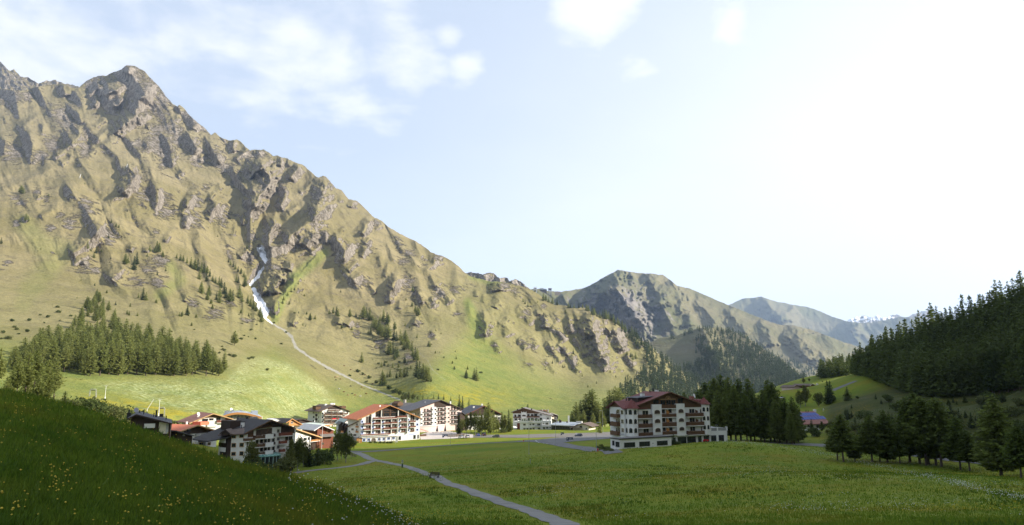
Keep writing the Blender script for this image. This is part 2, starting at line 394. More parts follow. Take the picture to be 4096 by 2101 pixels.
# ---- zoom helpers: (offset, scale) of the enlargements the outlines were read from
def zz(ox, oy, k, pl): return [(ox+x*k, oy+y*k) for x, y in pl]
K7 = 700/1849.
def Zs(ox, oy, rows, k=K7):
    return [(a, wl*k, wr*k, zz(ox, oy, k, pl)) for a, wl, wr, pl in rows]
RIBS = (Zs(0, 200, [
 (.9,70,120,[(690,365),(672,420),(680,490)]),
 (1.2,110,150,[(868,785),(840,900),(765,1000),(645,1090),(550,1145)]),
 (.8,30,60,[(570,640),(500,662)]), (1.0,80,110,[(290,860),(335,980),(345,1090),(320,1200)]), (1,60,90,[(50,930),(52,1110)]),
 (.9,45,80,[(1115,725),(1080,760),(1005,815)]), (1.1,55,90,[(1135,830),(1060,920),(1000,990),(960,1050)]),
 (1.3,120,120,[(1575,360),(1530,490),(1460,520),(1445,600),(1440,690),(1345,760),(1250,830),(1200,890),(1190,945)]),
 (1.1,45,120,[(1280,915),(1160,965),(1060,1020),(980,1080),(925,1115)]),
 (.8,60,60,[(1035,350),(1030,410),(960,470),(920,480)]),(.9,90,70,[(1290,370),(1230,420),(1120,470)]),
 (1,60,60,[(1000,480),(1020,560),(990,600)]),(.9,80,60,[(1300,500),(1250,590),(1180,600)]),
 (.8,80,80,[(1360,170),(1350,260)]), (.8,70,80,[(1555,650),(1530,720),(1460,760)]),(.8,40,80,[(1600,790),(1550,820)]),
 (.8,60,70,[(1680,850),(1760,950),(1830,1090),(1835,1200)]),(.8,60,90,[(1560,970),(1570,1080)]),
 (.8,60,80,[(770,1090),(720,1170),(630,1200)]),(.8,50,80,[(460,770),(450,900)]),(.9,50,90,[(400,705),(300,765),(180,835)]),
 (.9,60,60,[(720,570),(830,680),(850,760),(740,800)])])
 + Zs(0, 650, [
 (1.2,150,110,[(1370,20),(1410,130),(1390,230),(1280,335)]), (1.0,65,90,[(1690,230),(1665,380),(1645,490)]),
 (.8,60,160,[(590,42),(440,115),(270,195),(100,245),(-20,295)]), (1,40,110,[(570,505),(475,545),(425,582)]),
 (1.15,110,130,[(1095,635),(1035,700),(965,790),(895,870),(805,940),(715,978)]), (.9,60,80,[(1390,880),(1370,940)]),(.8,60,60,[(1560,900),(1550,950)]),
 (1.1,100,140,[(1325,1085),(1240,1160),(1160,1255)]), (1,45,80,[(940,975),(850,1020),(765,1085)]),(.9,50,60,[(1800,750),(1745,840)]),
 (1,40,70,[(890,1030),(880,1080)]),(1.1,50,90,[(250,560),(290,620)]),(.9,50,80,[(430,280),(400,340),(410,400)]),
 (-.5,90,150,[(860,170),(1050,370),(1270,560),(1500,720),(1720,850),(1900,1000)])])
 + Zs(500, 350, [
 (1.25,180,150,[(1510,770),(1440,850),(1535,900),(1520,1040),(1405,1130),(1395,1220),(1330,1310)]),
 (.9,70,90,[(1165,550),(1135,600),(1155,690)]), (1,45,110,[(1300,640),(1240,700),(1160,765)]), (.9,70,90,[(1420,665),(1430,780)]),
 (.9,60,80,[(1505,770),(1430,830)]), (1,85,60,[(1640,725),(1655,790),(1640,840)]), (.8,40,80,[(1720,745),(1730,840)]),
 (1,70,90,[(1845,820),(1795,900),(1740,980)]), (1,70,90,[(1630,1010),(1695,1100),(1700,1170),(1610,1290)]),
 (.9,120,90,[(640,470),(760,640),(730,710)]),(.8,60,90,[(880,570),(960,690),(1000,800)]),(.8,50,90,[(470,700),(515,820)]),
 (.8,30,60,[(712,830),(718,900)]),(.9,45,80,[(965,1110),(890,1190)]),(1.1,70,100,[(735,1105),(690,1180),(655,1270)]),
 (1.1,65,100,[(990,1210),(940,1260),(860,1310)]),(1.1,55,100,[(330,1010),(315,1120),(320,1250)]),
 (1,70,80,[(1110,820),(1180,930),(1250,1030),(1290,1100)]),(.8,35,70,[(640,870),(545,940)]),(.8,40,70,[(560,190),(590,280)]),
 (.8,40,60,[(545,285),(560,350)]),(.7,50,80,[(760,380),(720,440)]),(.8,45,80,[(820,690),(800,790)]),(.8,40,80,[(980,1020),(1010,1080)])])
 + Zs(600, 800, [
 (1.4,120,80,[(1320,180),(1280,330),(1250,460),(1290,490)]),
 (1.3,85,260,[(1880,60),(1700,230),(1550,340),(1410,470),(1290,500),(1240,620),(1180,740)]),
 (1,140,90,[(1770,340),(1690,430),(1640,510)]),(1,50,60,[(1815,470),(1690,560)]), (1.2,90,70,[(1490,650),(1455,750)]),
 (1.1,210,70,[(1390,760),(1375,830),(1310,920),(1325,1000)]),
 (1.25,120,330,[(1600,765),(1490,900),(1385,1020),(1290,1150),(1245,1190)]),
 (1.1,70,110,[(725,40),(655,130),(615,215)]),(.9,40,80,[(895,270),(880,380)]),(.9,40,80,[(975,190),(985,270)]),(1,50,80,[(380,80),(330,160)]),
 (1,60,80,[(410,160),(375,300)]),(1.1,80,90,[(1040,520),(950,610)]),(1,60,80,[(400,-20),(385,80)]),(1,90,120,[(1560,1180),(1500,1330)]),
 (.9,40,70,[(1140,270),(1160,400),(1130,500)]),(-1.2,60,90,[(1200,480),(1230,640),(1160,740),(1060,880),(1150,1000),(1230,1150)]),(.9,60,80,[(390,1000),(360,1080)])])
 + Zs(1100, 650, [
 (1.1,60,110,[(262,30),(205,110),(148,185)]),
 (1.2,130,200,[(535,145),(512,240),(515,330),(490,420),(410,480),(350,485)]), (1,40,90,[(395,195),(325,280),(248,322)]), (.9,35,90,[(245,455),(130,528)]),
 (1.2,75,170,[(500,440),(375,560),(310,660),(180,760),(90,850)]),
 (.8,40,70,[(695,350),(700,420)]),(1,60,80,[(825,400),(805,480)]),(1.2,80,90,[(1015,595),(955,690),(895,765)]),(.9,50,60,[(1005,690),(930,765)]),
 (.9,50,80,[(1085,630),(1105,710)]),(.9,50,110,[(1205,715),(1270,800),(1320,890),(1400,960),(1480,1040),(1510,1120)]),
 (1,55,100,[(1475,815),(1505,920),(1555,1010)]),(1.1,75,90,[(1700,985),(1665,1080),(1610,1135),(1650,1200),(1690,1321)]),
 (.9,45,90,[(1180,840),(1230,970),(1255,1050)]),(1,60,80,[(1000,790),(950,860)]),(1,60,90,[(970,895),(915,1000)]),(1,70,90,[(880,1030),(760,1155)]),
 (1.1,80,90,[(910,1180),(825,1255)]),(1.15,80,110,[(1300,1190),(1215,1330)]),(.9,60,60,[(530,720),(545,860)]),(1.2,110,80,[(640,740),(725,930),(730,1065)]),
 (1,70,80,[(730,780),(800,860),(740,1035)]),(.8,50,90,[(1195,1055),(1175,1210)]),(.7,50,80,[(700,690),(720,730)]),(.8,40,80,[(1720,990),(1770,1080)]),(.8,40,80,[(1100,980),(1130,1110)])])
 + Zs(1200, 1100, [
 (1.2,95,110,[(1030,15),(1000,110),(950,220),(955,300)]),(.9,60,80,[(720,100),(805,185)]),(1,65,80,[(1240,180),(1300,300)]),(1,75,80,[(1380,230),(1430,340)]),
 (1.1,90,110,[(1430,60),(1470,150),(1570,240),(1610,300)]),(1.1,50,110,[(1235,435),(1200,530)]),(.9,50,80,[(1380,580),(1440,690)]),(1,70,90,[(545,460),(490,540)]),
 (.8,60,90,[(920,720),(900,820)]),(.8,50,90,[(1060,260),(1040,360)]),(.6,60,150,[(420,440),(400,520)]),(.7,60,90,[(1180,100),(1280,160),(1440,250)])])
 + Zs(1850, 1050, [
 (1,115,150,[(380,210),(388,305)]),(.9,40,70,[(222,325),(225,430)]),(.9,50,70,[(150,300),(152,360)]),(1.1,95,120,[(215,495),(245,640),(250,790)]),
 (.8,80,150,[(480,560),(450,650),(510,790)]),(.7,80,120,[(400,400),(350,440),(330,480)]),(.9,70,110,[(590,440),(640,550),(750,650)]),(1.1,80,80,[(840,555),(880,640),(880,700)]),
 (1.1,65,90,[(950,645),(1015,740),(1085,840)]),(.9,60,70,[(960,520),(1020,625)]),(1,80,80,[(1115,555),(1135,650),(1165,750)]),(1.1,65,90,[(1175,765),(1235,860),(1310,1000)]),
 (1.3,150,120,[(1320,490),(1360,600),(1360,720),(1425,850),(1460,960),(1535,1080),(1570,1140)]),(1,80,80,[(1470,580),(1510,680),(1570,760)]),(1.1,90,90,[(1600,670),(1640,800),(1710,950)]),
 (.9,55,100,[(590,800),(690,910)]),(.9,55,100,[(695,775),(780,910)]),(1.1,65,100,[(885,825),(945,920),(1050,1070)]),(1.1,65,90,[(995,855),(1085,920),(1125,985)]),
 (1.1,65,90,[(1155,970),(1185,1080),(1250,1160)]),(.9,45,90,[(870,1010),(1000,1180)]),(.9,45,90,[(325,820),(390,960)]),(.8,40,80,[(640,1045),(790,1150)]),(1,60,90,[(1555,970),(1625,1070),(1700,1160)]),
 (1.1,80,80,[(1745,950),(1805,1100),(1850,1170)]),(.9,50,80,[(1830,800),(1880,900)]),(.7,60,80,[(780,500),(800,560)]),(.8,50,80,[(440,220),(520,300),(640,380)])]))

M_TOP = [(-160,372),(0,356),(70,361),(110,360),(160,345),(210,340),(240,336),(265,337),(285,350),(315,352),(325,340),(350,322),(375,308),(410,305),(425,302),(460,290),
 (490,275),(505,264),(525,262),(545,268),(570,280),(585,293),(610,318),(640,352),(665,385),(690,415),(710,428),(717,421),(735,435),(760,460),(790,490),(820,515),(845,540),(858,528),(880,552),
 (910,558),(925,560),(945,557),(965,570),(985,590),(1000,600),(1030,600),(1055,598),(1080,612),(1095,626),(1110,622),(1130,632),(1150,633),(1175,650),(1200,655),(1220,665),(1250,695),(1275,712),
 (1290,706),(1305,706),(1325,730),(1345,752),(1370,765),(1395,795),(1420,800),(1440,815),(1470,845),(1490,865),(1520,880),(1550,905),(1590,930),(1620,945),(1650,960),(1680,975),(1700,990),(1720,1005),
 (1745,1018),(1780,1030),(1805,1043),(1830,1060),(1850,1082),(1880,1105),(1920,1117),(1960,1125),(2010,1129),(2040,1133),(2080,1145),(2110,1155),(2140,1165),(2165,1185),(2190,1205),(2220,1220),(2260,1224),
 (2290,1232),(2330,1230),(2350,1235),(2370,1252),(2410,1270),(2440,1275),(2480,1305),(2520,1335),(2550,1350),(2600,1385),(2640,1420),(2700,1465),(2760,1510),(2820,1545),(2900,1590)]
M_CTRL = [(-160,1500,360),(300,1500,430),(600,1500,485),(900,1490,560),(1100,1500,640),(1300,1560,760),(1350,1500,860),(1590,1595,800),(1700,1530,820),(1900,1525,930),(2100,1600,880),(2310,1525,1200),
 (2400,1650,760),(2600,1600,1150),(2850,1600,1500),(-160,1300,560),(0,1300,600),(300,1280,680),(600,1280,760),(900,1350,760),(1100,1380,880),(1250,1330,1050),(1560,1380,1100),(1900,1400,1150),(2200,1400,1350),(2500,1480,1450),
 (2700,1500,1600),(100,1100,900),(400,1100,1000),(700,1150,1000),(1000,1150,1250),(1300,1150,1350),(1650,1150,1450),(2000,1250,1450),(2300,1300,1530),(2500,1380,1600),(-160,800,1260),(0,800,1300),(300,740,1420),
 (600,800,1480),(1000,900,1650),(1300,900,1700),(1550,980,1780),(0,550,1850),(300,520,2000),(520,500,2100),(800,650,1950),(1100,750,1950),(-160,372,2250),(0,357,2300),(250,340,2350),(520,265,2400),(700,425,2250),(900,560,2150),
 (1150,640,2150),(1300,710,2100),(1500,870,2000),(1700,990,1900),(1850,1085,1800),(2050,1135,1750),(2200,1210,1700),(2400,1270,1660),(2600,1390,1680),(2760,1510,1720),(2900,1590,1750)]
ROCKY = np.array([(-200,1000),(0,1000),(250,1060),(380,1150),(500,1180),(700,1290),(900,1270),(1100,1250),(1200,1300),(1350,1330),(1500,1330),(1700,1300),(1900,1330),(2100,1400),(2300,1470),(2500,1530),(2900,1620)], float)
def m_noise(U, V, rib):
    lim = np.interp(U, ROCKY[:, 0], ROCKY[:, 1])
    w = 1-sstep(-40, 110, V-lim)
    hi = 1-sstep(500, 1000, V+0.35*(1200-U).clip(0, 900)*.2)
    skew = np.interp(U, [0, 900, 1100, 1300, 2600], [.62, .62, -.35, .5, .6])
    wx = fbm(U/230., V/300., 2)*80+fbm(U/70.+9, V/130., 2)*14
    c = U-skew*(V-850)+wx
    def spur(x, st, sd):
        k = np.floor(x); ph = x-k
        amp = .35+.95*(np.abs(np.sin(k*12.9898+sd)*43758.5453) % 1.0)
        t = np.where(ph < st, ph/st, (1-ph)/(1-st))
        return t*amp
    e1 = sstep(-.35, .35, fbm(U/150.+5, V/210., 2)); e2 = sstep(-.12, .45, fbm(U/80.+15, V/110., 2)); e3 = sstep(-.05, .45, fbm(U/50.+35, V/60., 2))
    r1 = spur(c/135., .36, 1.)*(.25+.75*e1); r2 = spur((c+8*fbm(U/26., V/40., 2))/47.+.3, .38, 2.)*e2; r3 = spur((c+5*fbm(U/12., V/20., 2))/20.+.7, .42, 3.)*e3
    env = e2
    d = (r1*84+r2*17+r3*6+7*fbm(U/22., V/22., 3)*(.35+.9*hi))*w
    d += 14*fbm(U/70., V/70., 3)*w+3.8*fbm(U/9., V/9., 2)*w*(.25+env)
    d += (3.5*fbm(U/90., V/60., 3)+1.4*fbm(U/26., V/18., 3))*(1-w)
    return d-25*w
ROCKS = [(0,650,[(240,430,95,70),(160,380,70,50),(480,380,60,60),(400,310,60,50),(900,440,130,90),(960,530,120,60),(720,640,130,100),(640,560,70,60),(540,700,80,70),(1150,790,150,110),(1090,720,90,70),(900,1080,150,90),(1010,1130,80,60),
  (1560,1130,160,120),(1700,1060,120,80),(1450,1250,140,80),(170,650,60,50),(70,1060,80,50),(1640,740,70,40),(560,940,50,40),(1250,1200,70,60),(1400,930,40,50)]),
 (0,200,[(100,500,150,90),(290,490,80,60),(650,680,120,120),(720,780,120,100),(550,1010,110,110),(420,1130,120,90),(160,1080,140,130),(920,900,50,80),(900,1050,80,90),(780,530,60,60),(1000,400,110,90),(1200,520,120,110),(1380,300,180,160),(1420,430,120,90),(1600,400,130,130),(1720,520,110,120),(1540,600,100,120),(1650,850,120,90),(1620,980,130,120),(1750,1050,110,140)]),
 (500,350,[(500,450,130,80),(560,560,90,90),(350,650,90,120),(420,800,80,90),(680,620,110,90),(760,780,90,90),(950,720,110,110),(1050,830,100,70),(1180,980,100,90),(140,600,100,60),(820,430,110,60),(700,350,100,80),(100,1000,110,140),(230,1150,130,130),(420,1180,110,100),(760,1200,90,90),(1500,1060,120,80),(1650,1080,60,80),(1300,720,100,50),(1460,700,90,50),(850,1050,60,40)]),
 (600,800,[(90,660,130,110),(90,850,110,100),(180,130,150,110),(450,200,130,120),(750,170,130,140),(1080,400,60,120),(1060,620,80,130),(840,560,60,90),(450,1070,100,70),(680,1200,130,90),(840,1110,80,60),(1050,1270,130,40),(1320,360,80,100),(1350,540,150,110),(1300,720,100,70),(1740,440,110,110)]),
 (1100,650,[(430,790,110,80),(540,780,60,90),(660,930,80,130),(790,930,70,110),(860,880,70,70),(1000,930,70,60),(460,360,80,70),(60,290,80,80),(960,1250,120,80),(1060,640,60,50),(1300,860,60,90),(1400,960,90,60),(1350,1050,80,50),(1580,1040,70,50),(1400,1260,120,80),(1720,1010,60,60)]),
 (1200,1100,[(680,80,90,80),(1120,80,90,110),(1200,200,70,120),(1480,180,110,90),(1650,150,130,60),(1410,310,60,60),(600,580,60,90),(820,720,120,60),(1390,630,60,50),(1250,500,60,60),(1650,410,60,30),(1150,880,90,70)]),
 (1850,1050,[(440,240,130,50),(560,300,90,50),(680,530,70,90),(860,600,50,90),(1000,600,40,40),(1040,770,60,80),(1160,690,50,60),(930,920,60,70),(1060,930,60,50),(1180,1060,50,80),(1440,720,60,50),(1500,1020,90,110),(1420,860,60,70),(1640,800,60,80),(1700,860,50,80),(1780,1080,60,80),(620,850,80,50),(730,850,50,60),(880,1090,70,60),(690,1080,70,40),(340,880,50,70),(850,480,40,50)])]
def a_rock(U, V, s):
    g = np.zeros_like(U)
    for ox, oy, bl in ROCKS:
        for x, y, a, b in bl:
            cx, cy, a, b = ox+x*K7, oy+y*K7, a*K7, b*K7
            i0, i1 = np.searchsorted(s.u, [cx-2.2*a, cx+2.2*a])
            e = ((U[i0:i1]-cx)/a)**2+((V[i0:i1]-cy)/b)**2
            g[i0:i1] = np.maximum(g[i0:i1], np.exp(-e*.9))
    return g
def pdist(U, V, pl, ws):
    best = np.full(U.shape, 9.0)
    pl = np.array(pl, float)
    for q in range(len(pl)-1):
        a, b = pl[q], pl[q+1]; d = b-a
        h = np.clip(((U-a[0])*d[0]+(V-a[1])*d[1])/(d*d).sum(), 0, 1)
        w = ws[q]*(1-h)+ws[q+1]*h
        best = np.minimum(best, np.hypot(U-a[0]-h*d[0], V-a[1]-h*d[1])/w)
    return best
def a_snow(U, V, s):
    n = .7*fbm(U/14., V/14., 3)
    d = np.minimum(pdist(U, V, [(1042,1000),(1050,1015),(1060,1038),(1062,1055)], [13,12,9,2]),
                   pdist(U, V, [(1053,1070),(1040,1090),(1032,1108),(1015,1122),(1003,1138)], [3,6,6,5,5]))
    d = np.minimum(d, pdist(U, V, [(1014,1156),(1030,1190),(1048,1225),(1062,1250),(1060,1266)], [6,13,17,14,6]))
    d = np.minimum(d, pdist(U, V, [(1056,1270),(1072,1282),(1088,1294)], [2,3,2]))
    d2 = pdist(U, V, [(128,0),(128,1)], [1,1])
    return np.clip(1.6-d-n, 0, 1)
def a_gravel(U, V, s):
    n = .9*fbm(U/14., V/9., 3)
    d = pdist(U, V, [(1090,1296),(1135,1320),(1168,1350),(1182,1388),(1240,1430),(1300,1465),(1370,1500),(1450,1540),(1530,1572),(1600,1600)], [3,4,6,5,4,5,4,3,3,3])
    d2 = pdist(U, V, [(1378,1130),(1395,1158),(1440,1190),(1480,1235)], [2,2,2,1])
    d2 = np.minimum(d2, pdist(U, V, [(1675,1410),(1710,1440),(1730,1480),(1780,1520)], [2,3,3,2]))
    return np.maximum(np.clip(1.5-d-n, 0, 1), np.clip(1.2-d2-n, 0, .42))
def a_lush(U, V, s):
    lim = np.interp(U, [-200,0,600,900,1100,1300,1500,1700,1800,1900,2100,2300,2900], [1380,1380,1470,1480,1420,1560,1560,1500,1400,1330,1480,1560,1640])
    g = np.maximum(sstep(-130, 90, V-lim), .26*sstep(-420, -60, V-lim+40*fbm(U/90., V/90., 3)))
    g = np.maximum(g, .9*np.clip(1.4-pdist(U, V, [(1870,1210),(1900,1290),(1915,1370),(1990,1450),(2060,1520),(2120,1570)], [20,40,45,45,40,30]), 0, 1))
    g = np.maximum(g, .7*np.clip(1.4-pdist(U, V, [(1890,1105),(1960,1130),(2000,1128)], [20,18,10]), 0, 1))
    g = np.maximum(g, .8*np.clip(1.4-pdist(U, V, [(1300,1010),(1180,1110),(1130,1200),(1100,1280)], [20,25,20,20]), 0, 1))
    g = np.maximum(g, .35*np.clip(1.4-pdist(U, V, [(100,900),(180,990),(260,1000),(130,1150),(90,1220)], [40,50,40,60,50]), 0, 1))
    g = np.maximum(g, .5*np.clip(1.3-pdist(U, V, [(680,1060),(720,1120),(640,1180)], [25,30,30]), 0, 1))
    return g
def a_bloom(U, V, s):
    top = np.interp(U, [300,380,600,900,980,1050,1150,1280,1350,1420], [1530,1525,1520,1520,1440,1425,1450,1530,1600,1660])
    bot = np.interp(U, [300,420,560,760,1000,1500], [1535,1545,1605,1650,1700,1720])
    g = sstep(-12, 22, V-top)*(1-sstep(-22, 22, V-bot))*sstep(300, 420, U)*(1-sstep(1330, 1420, U))
    return g*np.clip(.72+.8*fbm(U/120., V/35., 3), 0.25, 1)
def a_yellow(U, V, s):
    bot = np.interp(U, [200,560,760,1000,1500], [1600,1625,1668,1712,1720])
    g = np.exp(-((V-bot)/32.)**2)*sstep(250, 350, U)*(1-sstep(1000, 1100, U))
    g = np.maximum(g, np.exp(-((U-1870)/160.)**2-((V-1590)/40.)**2))
    g = np.maximum(g, np.exp(-((U-1680)/130.)**2-((V-1565)/22.)**2))
    return g
MOUNT = Layer('mountain', M_TOP, [(q[0], q[1]+3) for q in SEAM], M_CTRL, 3.2, 380,
  RIBS, {'fn': m_noise, 'crest': (5, 26)}, seam=SEAM, blend=80,
  attrs={'rock': a_rock, 'snow': a_snow, 'gravel': a_gravel, 'lush': a_lush, 'bloom': a_bloom, 'yellow': a_yellow})

# ---- the dark ridge behind the left shoulder and the knobs behind the right crest
def gen_noise(a, w, skew=.4):
    def f(U, V, rib):
        c = U-skew*V+fbm(U/(w*2.), V/(w*2.), 2)*w*.7
        return a*ridged(c/w, V/(w*2.6), 4, .55)+a*.5*fbm(U/(w*.4), V/(w*.4), 3)
    return f
BACKR = Layer('far_ridge', [(-160,120),(-60,190),(0,246),(15,262),(40,285),(55,275),(70,295),(85,308),(110,310),(140,325),(155,334),(185,322),(200,325),(222,321),(240,331),(265,337),(290,340),(310,346),(340,362),(380,400)],
  [(-160,420),(400,420)], [(-160,420,2900),(400,420,2900),(0,246,3100),(350,340,3100),(0,330,3000)], 3, 50, [], {'fn': gen_noise(20, 40), 'crest': (5, 14)}, back=(200, 400), attrs={'rock': lambda U, V, s: U*0+.5})
KNOB = Layer('rocky_knobs', [(1840,1095),(1868,1092),(1885,1089),(1915,1094),(1932,1098),(1950,1092),(1962,1091),(1975,1094),(1990,1108),(2000,1114),(2015,1110),(2030,1111),(2038,1125),(2050,1121),(2060,1118),(2085,1127),(2105,1145),(2125,1160),(2160,1190)],
  [(1840,1230),(2160,1230)], [(1840,1220,2600),(2150,1220,2600),(1870,1090,2700),(2100,1140,2700),(2000,1150,2650)], 2.5, 50,
  [(1.1,20,40,[(1932,1096),(1945,1140)]),(1.1,18,30,[(1998,1108),(1999,1135)]),(1,16,30,[(2047,1120),(2050,1140)])], {'fn': gen_noise(14, 24), 'crest': (3, 10)}, back=(200, 400), attrs={'rock': lambda U, V, s: U*0+.7})
# ---- the big hazy mountain in the middle distance
KD = 1800/2576.
FAR = Layer('far_mountain', [(2080,1165),(2130,1157),(2170,1153),(2195,1165),(2240,1168),(2290,1160),(2340,1152),(2380,1130),(2420,1107),(2470,1080),(2500,1085),(2540,1091),(2580,1094),(2615,1096),(2650,1101),(2680,1118),(2705,1140),(2725,1147),(2760,1155),
   (2800,1172),(2850,1195),(2900,1215),(2950,1235),(3000,1255),(3060,1280),(3120,1300),(3180,1302),(3240,1318),(3300,1340),(3380,1370),(3440,1390),(3520,1440)],
  [(2080,1500),(3520,1620)], [(2080,1500,3000),(2600,1500,3000),(3000,1550,2800),(3500,1600,2600),(2470,1080,4600),(2150,1160,3700),(2700,1130,4700),(3000,1255,4500),(3240,1320,4300),(3450,1400,4100),(2500,1300,3900),(2900,1350,3800),(3200,1450,3400)], 3.2, 150,
  Zs(2000, 1000, [(1.3,190,110,[(670,112),(700,200),(790,320),(840,430)]),(1.2,110,80,[(640,185),(705,280),(760,360),(830,450)]),(1.2,60,90,[(775,180),(800,290)]),(1.2,120,120,[(830,140),(930,250),(960,330)]),
   (1.2,80,80,[(900,265),(945,360),(1005,460)]),(1.2,90,90,[(975,160),(1035,260),(1045,370)]),(1.1,60,80,[(590,200),(570,260),(540,330)]),(1,50,60,[(470,250),(490,300)]),(1,50,60,[(360,250),(390,320)]),(1.1,60,80,[(1080,360),(1090,440)]),
   (1,60,100,[(1100,270),(1180,350),(1250,430)]),(1,70,120,[(1290,330),(1370,420),(1430,480)]),(1,70,120,[(1480,400),(1540,470),(1560,560)]),(1.2,90,140,[(1740,440),(1700,480),(1780,560),(1900,640)]),(1.1,60,90,[(1850,460),(1900,540),(1960,600)]),(1,50,100,[(1620,470),(1700,560),(1780,640)])], KD),
  {'fn': gen_noise(13, 46, .5), 'crest': (3, 22)}, back=(300, 700), attrs={'rock': lambda U, V, s: np.exp(-((U-2480)/210.)**2-((V-1280)/150.)**2)*.75})
MID = Layer('forested_hill', [(2520,1460),(2560,1420),(2590,1375),(2640,1352),(2700,1345),(2740,1330),(2800,1312),(2850,1312),(2880,1308),(2930,1325),(2980,1345),(3040,1385),(3100,1430),(3170,1480),(3240,1530),(3300,1570)],
  [(2520,1640),(3300,1640)], [(2520,1640,1500),(2900,1640,1400),(3300,1640,1250),(2600,1370,2300),(2850,1312,2300),(3050,1390,2050),(3240,1530,1600),(2800,1480,1850)], 3.2, 100,
  [(.9,70,80,[(2810,1312),(2850,1400),(2900,1480)])], {'fn': gen_noise(4, 50, .5)}, back=(200, 500), attrs={'rock': lambda U, V, s: U*0+.12})
FAR2 = Layer('distant_mountain', [(2860,1240),(2930,1215),(2970,1195),(3010,1192),(3045,1186),(3080,1200),(3130,1212),(3170,1218),(3230,1228),(3280,1245),(3330,1268),(3380,1284),(3430,1292),(3480,1291),(3540,1280),(3600,1268),(3680,1270),(3800,1300)],
  [(2860,1560),(3800,1560)], [(2860,1560,6500),(3800,1560,6000),(3045,1186,9000),(3300,1250,9000),(3600,1268,8000),(3300,1400,7500)], 4, 90,
  Zs(2000, 1000, [(1,80,90,[(1500,270),(1560,340),(1640,420)]),(1,70,80,[(1700,330),(1640,370),(1640,420)]),(1,80,120,[(2060,420),(2000,470)])], KD), {'fn': gen_noise(18, 60, .4), 'crest': (2.5, 26)}, back=(500, 1200), attrs={'rock': lambda U, V, s: U*0+.1})
def a_fsnow(U, V, s):
    vt = np.interp(U, s.u, s.vt)
    h = V-vt
    L = 1-sstep(3500, 3640, U)
    return np.clip(1.5*fbm(U/16., V/7., 3)+.75-h/34.+.3*L, 0, 1)*(.35+.65*L)
SNOWM = Layer('snowy_peaks', [(3380,1290),(3405,1276),(3440,1263),(3462,1259),(3480,1270),(3495,1268),(3510,1262),(3530,1272),(3550,1268),(3580,1257),(3600,1262),(3625,1272),(3650,1258),(3690,1245),(3715,1240),(3745,1246),(3780,1262),(3850,1290)],
  [(3380,1420),(3850,1420)], [(3380,1420,9300),(3850,1420,9300),(3460,1259,10500),(3715,1240,10800),(3600,1300,10000)], 2.5, 60, [], {'fn': gen_noise(20, 26, .3), 'crest': (4, 14)}, back=(900, 2000), attrs={'snow': a_fsnow, 'rock': lambda U, V, s: U*0+.9})

# ---- the near flowery slope the photograph is taken from
H_TOP = [(-260,1500),(-100,1518),(0,1535),(95,1551),(254,1591),(398,1638),(509,1678),(684,1737),(763,1766),(875,1813),(986,1845),(1113,1877),(1177,1893),(1304,1933),(1400,1972),(1511,2012),(1591,2052),(1654,2101),(1760,2180),(1900,2290)]
H_TOP = [(a, b+20) for a, b in H_TOP]
HILL = Layer('near_slope', H_TOP, [(-260,3400),(1900,3400)], [(0,2101,11.5),(0,1535,36),(-260,1500,36),(400,1638,35),(640,1722,33),(900,1825,31),(1240,1913,30),(1450,1990,30),(1640,2095,30),(1900,2290,25),(0,1800,18),(600,2101,14),(1000,2101,18),(1300,2101,22.5),(600,1900,21),
   (0,3400,3.3),(1000,3400,3.4),(1900,3400,3.6),(1500,2500,10),(700,2500,8),(-260,2101,11)], 8, 200, [], {'fn': lambda U, V, r: 7*fbm(U/130., V/70., 3)+2.5*fbm(U/30., V/22., 3), 'crest': (4, 60)}, back=(9, 40))
# ================================================================== TREES
def foliage_mat(name, lo, hi, transl=.25):
    m, nt, b = nodes_of(name); g = NG(nt)
    oi = g.n('ShaderNodeObjectInfo').outputs['Random']
    p = g.n('ShaderNodeTexCoord').outputs['Object']
    f = g.math('ADD', g.math('MULTIPLY', g.noise(p, .9, 4, .65), .75), g.math('MULTIPLY', oi, .7))
    c = g.mix(g.step(f, .35, 1.1), lo, hi)
    g.link(c, b.inputs['Base Color']); b.inputs['Roughness'].default_value = .8; b.inputs['Specular IOR Level'].default_value = .15
    t = g.n('ShaderNodeBsdfTranslucent'); g.link(c, t.inputs['Color'])
    mx = g.n('ShaderNodeMixShader'); mx.inputs[0].default_value = transl
    g.link(b.outputs[0], mx.inputs[1]); g.link(t.outputs[0], mx.inputs[2])
    g.link(mx.outputs[0], nt.nodes['Material Output'].inputs['Surface'])
    return m
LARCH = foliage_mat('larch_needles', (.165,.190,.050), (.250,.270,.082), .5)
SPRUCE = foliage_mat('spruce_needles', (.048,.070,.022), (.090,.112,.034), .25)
DARKL = foliage_mat('shaded_larch_needles', (.085,.118,.024), (.145,.178,.040), .45)  # larch green darkened, so the shade on these trees sits in the colour
HILLF = foliage_mat('hill_shade_larch_needles', (.050,.074,.018), (.090,.118,.029), .35)  # darker larch copy, the wooded hill's shade painted into its green
BIRCH = foliage_mat('birch_leaves', (.085,.105,.026), (.150,.160,.045), .4)
SHRUB = foliage_mat('shrub_leaves', (.080,.110,.030), (.140,.155,.055), .4)
BARK = mat('bark', (.085,.065,.05), .9, .4, 3, grain=(1,1,.2))
BARKG = mat('grey_bark', (.22,.2,.18), .9, .35, 3)

